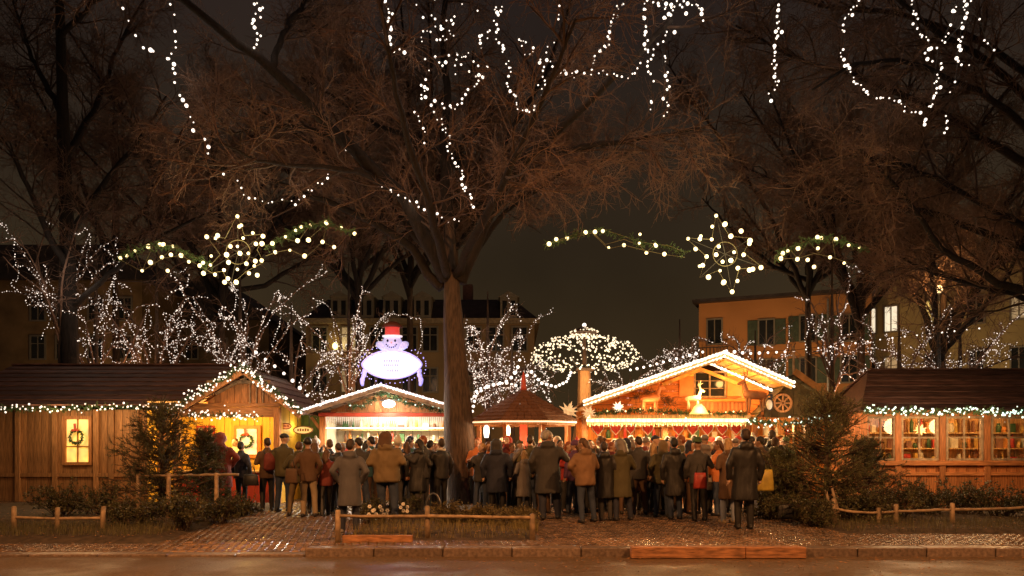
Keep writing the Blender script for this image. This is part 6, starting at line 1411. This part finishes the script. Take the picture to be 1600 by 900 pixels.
def hair_mesh(pn, kind):
    p = POSES[pn]; h = MB()
    if kind in ('short', 'long', 'bun'): h.ell((0, -.008, 1.685), .084, .098, .094, 16, 10); h.ell((0, -.045, 1.64), .076, .066, .08, 14, 8)
    if kind == 'long': h.loft([(0, -.10, 1.36, .05, .018), (0, -.095, 1.45, .10, .035), (0, -.075, 1.55, .098, .05), (0, -.05, 1.68, .085, .07)], 14)
    if kind == 'bun': h.ell((0, -.12, 1.70), .04, .04, .04)
    if kind == 'beanie': h.ell((0, .0, 1.69), .09, .108, .10, 16, 10); h.loft([(0, .0, 1.655, .094, .112), (0, .0, 1.70, .094, .112)], 18)
    if kind == 'bobble': h.ell((0, .0, 1.69), .09, .108, .115, 16, 10); h.loft([(0, .0, 1.655, .096, .112), (0, .0, 1.70, .096, .112)], 18); h.ell((0, -.01, 1.825), .036, .036, .036)
    if kind == 'cap': h.ell((0, .0, 1.70), .086, .104, .075, 16, 10); h.loft([(0, .12, 1.695, .06, .07), (0, .12, 1.703, .055, .065)], 14)
    if kind == 'hood': h.ell((0, -.035, 1.66), .115, .115, .14, 16, 10); h.loft([(0, -.05, 1.45, .13, .10), (0, -.04, 1.55, .115, .105), (0, -.035, 1.64, .11, .11)], 16)
    if kind == 'hat': h.loft([(0, 0, 1.70, .165, .175), (0, 0, 1.71, .16, .17)], 20); h.loft([(0, 0, 1.70, .095, .11), (0, 0, 1.80, .085, .098), (0, 0, 1.815, .06, .07)], 18)
    m = MB(); addT(m, h, headM(p)); return remesh(m, .012, .35, 2 if kind in ('short', 'long') else 1, .005 if kind == 'long' else .003, seed=5)
def scarf_mesh(pn): m = MB(); m.tube([V_((.085*math.cos(k*math.pi/8), .01+.085*math.sin(k*math.pi/8), 1.50+.012*math.sin(k))) for k in range(17)], .034, 8); m.cap((.03, .09, 1.48), (.05, .15, 1.25), .04, .045); return remesh(m, .014, .45, 1, .004)
def backpack_mesh(pn): m = MB(); m.loft([(0, -.22, .98, .10, .05), (0, -.235, 1.02, .14, .08), (0, -.235, 1.25, .14, .085), (0, -.21, 1.38, .11, .06), (0, -.19, 1.41, .06, .03)], 14); return remesh(m, .018, .5, 1, .004)
def cached(kind, pn, fn):
    if (kind, pn) not in WC: WC[(kind, pn)] = fn()
    return WC[(kind, pn)]
def clothm(name, c, rough=.8): return mat('cloth_'+name, c, rough, .10, 5, .15, col2=tuple(min(1, q*1.16+.002) for q in c))
CL = dict(black=(.018, .017, .018), navy=(.02, .024, .045), charcoal=(.045, .042, .042), slate=(.085, .085, .10), olive=(.075, .065, .03), khaki=(.17, .12, .06), tan=(.22, .125, .065), brown=(.10, .055, .03), dkred=(.16, .03, .025), red=(.42, .04, .03),
          grey=(.17, .15, .14), cream=(.5, .42, .3), beige=(.30, .23, .15), denim=(.035, .05, .09), ltdenim=(.22, .26, .36), orange=(.6, .2, .06), teal=(.03, .09, .10), green=(.05, .09, .04), white=(.6, .56, .5), purple=(.10, .04, .10), blue=(.03, .08, .28), rust=(.28, .09, .03))
SKIN = [mat('skin_light', (.52, .33, .24), .5, .08, 8, .05), mat('skin_medium', (.42, .25, .17), .5, .08, 8, .05), mat('skin_tan', (.30, .17, .11), .5, .08, 8, .05)]
HAIRC = dict(black=(.012, .009, .008), dark=(.035, .02, .012), brown=(.09, .045, .022), blond=(.34, .21, .09), red=(.22, .06, .02), grey=(.28, .26, .24))
EYE = mat('dark_eye', (.02, .015, .01), .3, 0, 5, 0); LIP = mat('lips', (.30, .09, .07), .5, 0, 5, 0)
def eyes_mesh(pn):
    m = MB(); h = MB()
    for s in (-1, 1): h.ell((s*.032, .103, 1.665), .011, .006, .007, 8, 5); h.bar((s*.018, .108, 1.688), (s*.048, .102, 1.688), .006, .006)
    addT(m, h, headM(POSES[pn])); return m.mesh('eyes', EYE, True)
def mouth_mesh(pn): m = MB(); h = MB(); h.ell((0, .110, 1.597), .022, .006, .006, 8, 5); addT(m, h, headM(POSES[pn])); return m.mesh('mouth', LIP, True)
def person(x, y, label, pose='down', top='jacket', tc='black', bc='denim', hair='short', hc='dark', H=1.75, yaw=0, wide=1.0, skin=0, shoe='black', scarf=None, pack=None, z=None, group=None, face=None, mirror=False):
    root = thing('person', label, 'person', (x, y, G if z is None else z), group, rz=yaw)
    s = H/1.77; root.scale = (s*wide*(-1 if mirror else 1), s*wide, s); root.rotation_euler = (rnd.uniform(-.045, .03), rnd.uniform(-.03, .03), yaw)
    def p(nm, kind, fn, m):
        me = cached(kind, pose, fn); o = put(nm, me, root, world=False)
        if not me.materials: me.materials.append(m)
        o.material_slots[0].link = 'OBJECT'; o.material_slots[0].material = m; return o
    b = p('body', 'body', lambda: body_mesh(pose), SKIN[skin])
    p({'coat': 'coat', 'jacket': 'jacket', 'puffy': 'padded_jacket'}[top], top, lambda: top_mesh(pose, top), clothm(tc, CL[tc]))
    p('trousers', 'trousers', lambda: trousers_mesh(pose), clothm(bc, CL[bc])); [p('shoe', 'shoe%d' % i_, lambda: shoes_mesh(pose, i_), clothm(shoe, CL[shoe], .5)) for i_ in (0, 1)]
    if hair:
        nm = 'hair' if hair in ('short', 'long', 'bun') else {'beanie': 'beanie', 'bobble': 'bobble_hat', 'cap': 'cap', 'hood': 'hood', 'hat': 'hat'}[hair]
        p(nm, hair, lambda: hair_mesh(pose, hair), clothm(hc, CL[hc]) if nm != 'hair' else mat('hair_'+hc, HAIRC[hc], .6, .3, 30, .3, (1, 1, .3)))
        if hair in ('bobble', 'beanie') and rnd.random() < .6: p('hair', 'long', lambda: hair_mesh(pose, 'long'), mat('hair_brown', HAIRC['brown'], .6, .3, 30, .3, (1, 1, .3))).scale = (.97, .97, .985)
    if scarf: p('scarf', 'scarf', lambda: scarf_mesh(pose), clothm(scarf, CL[scarf]))
    if face if face is not None else (abs(yaw) > 1.2): p('eyes', 'eyes', lambda: eyes_mesh(pose), EYE); p('mouth', 'mouth', lambda: mouth_mesh(pose), LIP)
    if pack:
        bp = thing('backpack', pack[1], 'backpack', tuple(root.location), rz=yaw); bp.scale = root.scale
        me = cached('pack', 'x', lambda: backpack_mesh(pose)); o = put('bag_body', me, bp, world=False)
        if not me.materials: me.materials.append(clothm(pack[0], CL[pack[0]]))
        o.material_slots[0].link = 'OBJECT'; o.material_slots[0].material = clothm(pack[0], CL[pack[0]])
        st = MB()
        for q in (-1, 1): st.tube([(q*.09, -.17, 1.38), (q*.10, -.06, 1.47), (q*.11, .08, 1.44), (q*.13, .15, 1.30), (q*.15, .10, 1.10), (q*.12, -.16, 1.03)], .013, 6)
        put('straps', st.mesh('straps', clothm('black', CL['black']), True), bp, world=False, kind='stuff')
    return root
def pp(px, py, label, **k):
    g = GP(px, py); ht = k.pop('head', None)
    if ht is not None: k['H'] = (697-ht)/1200*g.y+CAMZ-G
    return person(g.x, g.y, label, **k)
crowd = 'people standing at the market stalls'
PEOPLE = [
 # px, feet py, head py, pose, top, colour, trousers, hair, hair colour, yaw, label, extra
 (347, 797, 677, 'hold', 'coat', 'dkred', 'charcoal', 'hood', 'dkred', .1, 'person in dark red hooded coat at the coral counter of the gabled hut', dict(wide=1.1)),
 (377, 794, 690, 'down', 'jacket', 'navy', 'black', 'short', 'black', -.3, 'person in short navy jacket right beside the dark red hooded coat', {}),
 (418, 799, 684, 'hold', 'jacket', 'brown', 'black', 'short', 'dark', .5, 'person in brown jacket with pale backpack strap left of the one in a black cap', dict(pack=('dkred', 'dark red backpack on the brown jacket beside the coral counter'))),
 (440, 800, 677, 'turn', 'jacket', 'olive', 'denim', 'cap', 'black', -.2, 'person in olive jacket, black cap and blue jeans below the yellow oval sign', {}),
 (466, 806, 690, 'hold', 'puffy', 'olive', 'khaki', 'short', 'brown', .4, 'person in padded olive jacket and khaki trousers left of the dark beanie wearer', {}),
 (483, 808, 684, 'pocket', 'jacket', 'brown', 'beige', 'beanie', 'black', 0, 'person in brown jacket, black beanie and light beige trousers below the yellow sign', {}),
 (508, 806, 702, 'step', 'jacket', 'dkred', 'black', 'long', 'brown', .3, 'shorter person in dark red jacket stepping left of the grey hooded parka', {}),
 (526, 800, 692, 'down2', 'jacket', 'black', 'black', 'short', 'dark', 0, 'person in black jacket half hidden left of the grey hooded parka', {}),
 (545, 834, 686, 'pocket', 'coat', 'slate', 'navy', 'short', 'dark', .05, 'person in long slate grey hooded parka and blue jeans nearest the middle rail', dict(wide=1.02, shoe='grey')),
 (563, 806, 684, 'hold', 'jacket', 'charcoal', 'denim', 'short', 'black', .3, 'black-haired person in charcoal jacket just right of the grey parka', {}),
 (606, 815, 676, 'hold', 'puffy', 'khaki', 'denim', 'hood', 'brown', -.05, 'broad person in padded khaki jacket with brown hood in front of the white stall', dict(wide=1.22)),
 (634, 800, 690, 'down', 'jacket', 'rust', 'denim', 'long', 'brown', .3, 'person in rust jacket half hidden right of the padded khaki jacket', {}),
 (652, 802, 686, 'turn', 'coat', 'black', 'charcoal', 'long', 'black', .2, 'person with long black hair and black coat left of the thick trunk', {}),
 (670, 799, 688, 'hold', 'jacket', 'charcoal', 'grey', 'short', 'black', -.4, 'short-haired person in charcoal jacket between black coat and thick trunk', dict(scarf='grey')),
 (690, 800, 685, 'drink', 'jacket', 'black', 'black', 'short', 'dark', .6, 'person in black jacket drinking right against the left side of the trunk', dict(scarf='white')),
 (765, 800, 690, 'hold', 'jacket', 'orange', 'charcoal', 'long', 'brown', 2.4, 'person in orange jacket facing the camera right of the trunk', {}),
 (778, 803, 687, 'down', 'coat', 'navy', 'black', 'hood', 'charcoal', 0, 'person in wide navy coat with dark hood under the kiosk eave', dict(wide=1.25)),
 (757, 796, 694, 'turn', 'jacket', 'red', 'denim', 'beanie', 'red', -2.6, 'person in red jacket and red beanie against the right side of the trunk', {}),
 (800, 797, 692, 'hold', 'jacket', 'rust', 'denim', 'short', 'brown', -2.3, 'brown-haired person in rust jacket facing the navy coat under the kiosk', {}),
 (818, 806, 704, 'hold', 'coat', 'grey', 'charcoal', 'long', 'blond', .5, 'shorter blond person in grey coat just left of the tall dark coat', {}),
 (834, 798, 690, 'hold', 'jacket', 'green', 'black', 'short', 'dark', 2.2, 'dark-haired person in green jacket facing left behind the grey coat', {}),
 (858, 812, 672, 'down', 'coat', 'charcoal', 'navy', 'short', 'grey', 0, 'tall broad person in long charcoal coat right of the kiosk posts', dict(wide=1.22)),
 (884, 800, 690, 'hold', 'jacket', 'red', 'charcoal', 'long', 'red', -2.5, 'red-haired person in red jacket facing the camera beside the long charcoal coat', {}),
 (897, 803, 688, 'turn', 'jacket', 'purple', 'denim', 'beanie', 'purple', .6, 'person in purple jacket and purple beanie left of the tan padded jacket', {}),
 (917, 817, 684, 'hold', 'puffy', 'tan', 'denim', 'long', 'brown', .35, 'person in tan padded jacket and blue jeans with long brown hair', {}),
 (930, 799, 696, 'hold', 'jacket', 'orange', 'charcoal', 'bun', 'blond', 2.8, 'blond person in orange jacket facing the camera behind the tan padded jacket', {}),
 (947, 814, 690, 'down', 'coat', 'black', 'charcoal', 'short', 'dark', 0, 'person in plain black coat directly right of the tan padded jacket', {}),
 (972, 814, 687, 'hold', 'coat', 'olive', 'navy', 'hood', 'grey', .1, 'person in olive coat with pale fur-edged hood at the crowd centre', dict(wide=1.05)),
 (998, 804, 682, 'down2', 'jacket', 'charcoal', 'brown', 'short', 'dark', -.1, 'person in charcoal jacket and brown trousers right of the pale hood', {}),
 (1018, 801, 692, 'hold', 'jacket', 'tan', 'denim', 'long', 'blond', .3, 'blond person in tan jacket behind the charcoal jacket and brown trousers', {}),
 (1034, 808, 689, 'pocket', 'puffy', 'olive', 'denim', 'hood', 'khaki', 0, 'person in padded olive jacket with khaki hood below the small white deer', {}),
 (1056, 812, 684, 'down', 'coat', 'black', 'denim', 'short', 'black', .1, 'person in black coat over blue jeans right of the padded olive jacket', {}),
 (1075, 802, 690, 'turn', 'jacket', 'rust', 'charcoal', 'short', 'brown', -.8, 'brown-haired person in rust jacket between black coat and green hat', {}),
 (1092, 814, 686, 'down', 'jacket', 'charcoal', 'black', 'hat', 'green', 0, 'person in charcoal jacket wearing a green brimmed hat and black trousers', {}),
 (1110, 802, 694, 'hold', 'jacket', 'white', 'charcoal', 'bobble', 'cream', 2.6, 'person in white jacket and cream bobble hat facing the camera', {}),
 (1122, 806, 688, 'hold', 'jacket', 'orange', 'denim', 'long', 'brown', .7, 'person in orange jacket left of the light blue jeans', {}),
 (1139, 818, 685, 'hold', 'coat', 'brown', 'ltdenim', 'long', 'blond', .3, 'person in brown coat and light blue jeans left of the tallest black figure', dict(shoe='beige')),
 (1163, 827, 670, 'down', 'coat', 'black', 'black', 'short', 'dark', -.05, 'tallest person all in black standing nearest at the right of the crowd', dict(wide=1.05)),
 (1186, 806, 682, 'hold', 'jacket', 'brown', 'ltdenim', 'short', 'black', .4, 'black-haired person in brown jacket and faded jeans right of the tallest black figure', {}),
 (1209, 800, 672, 'down', 'coat', 'black', 'black', 'short', 'dark', -.3, 'person in long black coat at the right end of the crowd beside the conifer', {}),
 (1228, 796, 682, 'down', 'jacket', 'green', 'charcoal', 'cap', 'green', .3, 'person in green jacket and green cap behind the low conifer', {}),
]
for (px, py, hd, pose, top, tc_, bc_, hr_, hc_, yaw, lab, ex) in PEOPLE:
    pp(px, py, lab, head=hd, mirror=rnd.random() < .5, pose=({'hold': 'lean', 'down': 'chat'}.get(pose, pose) if rnd.random() < .3 else pose), top=top, tc=tc_, bc=bc_, hair=hr_, hc=hc_, yaw=yaw, skin=rnd.choice([0, 0, 1, 2]), group=crowd, **ex)
# second and third rows, close to the counters
BACK = [
 (330, 19.0, 1.70, 'drink', 'rust', 'short', 'dark', .2, 'person in rust jacket leaning at the left end of the coral counter'),
 (500, 19.2, 1.66, 'hold', 'grey', 'bobble', 'white', 2.7, 'person in grey jacket and white bobble hat by the left post of the snowman stall'),
 (590, 19.4, 1.72, 'hold', 'black', 'short', 'blond', .1, 'blond person in black jacket at the white counter behind the khaki jacket'),
 (640, 19.2, 1.74, 'down', 'navy', 'cap', 'navy', -.3, 'person in navy jacket and navy cap at the white counter left of the trunk'),
 (575, 19.0, 1.62, 'turn', 'red', 'long', 'black', .5, 'long-haired person in red jacket at the white counter behind the grey parka'),
 (745, 18.6, 1.68, 'hold', 'orange', 'long', 'red', 2.9, 'red-haired person in orange jacket inside the kiosk beside the trunk'),
 (785, 19.0, 1.70, 'drink', 'dkred', 'short', 'black', 2.9, 'black-haired person in dark red jacket drinking at the kiosk table'),
 (845, 19.2, 1.66, 'hold', 'tan', 'long', 'blond', 3.3, 'blond person in tan jacket inside the kiosk right of the red post'),
 (872, 18.6, 1.72, 'turn', 'rust', 'short', 'grey', 3.0, 'grey-haired person in rust jacket right of the kiosk facing the camera'),
 (905, 18.7, 1.64, 'hold', 'red', 'bobble', 'red', 3.0, 'person in red jacket and red bobble hat facing the camera at the chalet left post'),
 (940, 18.6, 1.73, 'hold', 'black', 'short', 'brown', .2, 'brown-haired person in black jacket at the chalet counter under the first heart'),
 (960, 18.9, 1.65, 'turn', 'cream', 'long', 'dark', 2.6, 'dark-haired person in cream jacket facing the camera in the crowd centre'),
 (985, 18.5, 1.72, 'down', 'charcoal', 'beanie', 'grey', .2, 'person in charcoal jacket and grey beanie at the chalet counter'),
 (1010, 18.9, 1.68, 'hold', 'red', 'short', 'blond', 3.1, 'blond person in red jacket facing the camera beside the middle chalet post'),
 (1045, 18.4, 1.70, 'hold', 'navy', 'long', 'brown', .4, 'person with long brown hair and navy jacket at the chalet counter'),
 (1066, 18.8, 1.66, 'drink', 'white', 'short', 'dark', 2.8, 'dark-haired person in white jacket drinking at the chalet counter'),
 (1085, 18.4, 1.74, 'hold', 'green', 'short', 'brown', 0, 'brown-haired person in green jacket under the yellow bell lamp'),
 (1125, 18.8, 1.70, 'turn', 'orange', 'beanie', 'white', 3.2, 'person in orange jacket and white beanie facing the camera at the chalet right end'),
 (1150, 18.4, 1.68, 'hold', 'dkred', 'long', 'blond', 2.9, 'blond person in dark red jacket facing the camera behind the tallest black figure'),
 (1176, 18.5, 1.72, 'hold', 'grey', 'bobble', 'white', 2.7, 'person in grey jacket and white bobble hat under the green lit garland'),
 (1200, 18.8, 1.70, 'down2', 'slate', 'short', 'grey', 2.9, 'grey-haired person in slate jacket facing the camera under the green lit garland'),
 (1222, 18.7, 1.68, 'hold', 'orange', 'long', 'red', 3.1, 'red-haired person in orange jacket facing the camera beside the low conifer'),
]
for (px, y_, H_, pose, tc_, hr_, hc_, yaw, lab) in BACK:
    person(XX(px, y_), y_, lab, pose=pose, top='jacket', tc=tc_, bc='charcoal', hair=hr_, hc=hc_, H=H_, yaw=yaw, skin=rnd.choice([0, 0, 1]), group=crowd)
# packed in between: half hidden figures
used = set(); q7 = random.Random(77)
HN = {'short': '{} short hair', 'long': 'long {} hair', 'bun': '{} bun', 'beanie': '{} beanie', 'bobble': '{} bobble hat', 'hood': '{} hood', 'cap': '{} cap'}
CN = dict(dkred='dark red', ltdenim='pale blue')
NEARBY = [(500, 'beside the snowman stall post'), (560, 'behind the slate grey parka'), (630, 'behind the padded khaki jacket'), (700, 'left of the thick trunk'), (790, 'under the kiosk'), (860, 'behind the long charcoal coat'), (930, 'near the tan padded jacket'), (1000, 'near the pale fur-edged hood'), (1060, 'below the white deer'), (1120, 'beside the green brimmed hat'), (1170, 'behind the tallest black figure'), (1260, 'by the low conifer')]
for i, px in enumerate([492, 517, 537, 583, 595, 620, 642, 661, 681, 698, 752, 770, 792, 811, 828, 848, 876, 891, 908, 925, 937, 956, 965, 980, 990, 1006, 1026, 1042, 1050, 1064, 1081, 1100, 1117, 1131, 1148, 1156, 1174, 1195, 1216]):
    while True:
        tc_ = q7.choice(['black', 'navy', 'charcoal', 'brown', 'olive', 'grey', 'rust', 'dkred', 'teal', 'slate', 'black', 'orange', 'green', 'charcoal']); hr_ = q7.choice(['short', 'short', 'long', 'bun', 'beanie', 'bobble', 'hood', 'cap'])
        hc_ = q7.choice(['black', 'dark', 'brown', 'blond', 'grey', 'red']) if hr_ in ('short', 'long', 'bun') else q7.choice(['black', 'red', 'grey', 'white', 'navy', 'olive'])
        top = q7.choice(['jacket', 'jacket', 'coat', 'puffy'])
        if (tc_, hr_, hc_, top) not in used: used.add((tc_, hr_, hc_, top)); break
    where = next(w for a, w in NEARBY if px <= a)
    y_ = q7.uniform(16.6, 18.2); back = q7.random() < .45
    lab = 'person with %s in %s %s %s' % (HN[hr_].format({'dark': 'dark'}.get(hc_, hc_)), CN.get(tc_, tc_), {'jacket': 'jacket', 'coat': 'coat', 'puffy': 'padded jacket'}[top], where)
    if 693 < px < 752: continue
    person(XX(px, y_), y_, lab, pose=q7.choice(['hold', 'drink', 'turn', 'chat', 'lean', 'pocket', 'photo'] if px % 5 else ['photo']), top=top, tc=tc_, bc=q7.choice(['charcoal', 'denim', 'black', 'brown']), hair=hr_, hc=hc_, H=q7.uniform(1.54, 1.74), yaw=(math.pi+q7.uniform(-.8, .8)) if back else q7.uniform(-1.1, 1.1), skin=q7.choice([0, 0, 1, 2]), group=crowd, mirror=q7.random() < .5)
# vendors
for (px, y_, H_, tc_, hr_, hc_, lab) in ((560, 21.3, 1.74, 'white', 'short', 'dark', 'vendor in white jacket behind the counter of the snowman stall'), (1000, 21.0, 1.72, 'red', 'short', 'brown', 'vendor in red jacket behind the left half of the chalet counter'),
    (1110, 21.0, 1.68, 'red', 'hat', 'red', 'vendor in red jacket and red hat behind the right half of the chalet counter'), (368, 20.9, 1.70, 'cream', 'short', 'brown', 'vendor in cream jacket inside the yellow gabled hut')):
    person(XX(px, y_), y_, lab, pose='hold', tc=tc_, bc='charcoal', hair=hr_, hc=hc_, H=H_, yaw=math.pi, group='vendors behind the counters')
# bags
def bag(px, py, z, w, h, m, label, y_off=0):
    g = GP(px, py); s = thing('handbag', label, 'bag', (g.x, g.y+y_off, z)); b = MB(); b.loft([(g.x, g.y+y_off, z, w*.48, .05), (g.x, g.y+y_off, z+h*.1, w*.5, .07), (g.x, g.y+y_off, z+h*.8, w*.44, .05), (g.x, g.y+y_off, z+h, w*.40, .02)], 14); b.build('bag_body', m, s, True)
    MB().tube([(g.x-w*.3, g.y+y_off, z+h*.95), (g.x-w*.15, g.y+y_off, z+h+.16), (g.x+w*.15, g.y+y_off, z+h+.16), (g.x+w*.3, g.y+y_off, z+h*.95)], .010, 6).build('strap', WIRE, s, True)
bag(392, 801, .72, .36, .26, clothm('black', CL['black']), 'black shoulder bag carried by the navy jacket at the coral counter')
bag(455, 812, .85, .26, .30, clothm('brown', CL['brown']), 'brown handbag between the olive jackets below the yellow sign')
bag(1094, 820, .80, .26, .30, mat('red_bag', (.35, .04, .03), .5), 'dark red handbag on the back of the green hat wearer')
bag(1196, 815, .72, .34, .42, mat('yellow_bag', (.45, .33, .06), .5), 'yellowish shopping bag held right of the tallest black figure')
bag(1228, 815, .18, .34, .30, clothm('black', CL['black']), 'black rucksack hanging low in front of the low conifer')
# mugs in the hands of those facing the camera
MUG = mat('red_mug', (.5, .05, .04), .3, .05, 5, 0)
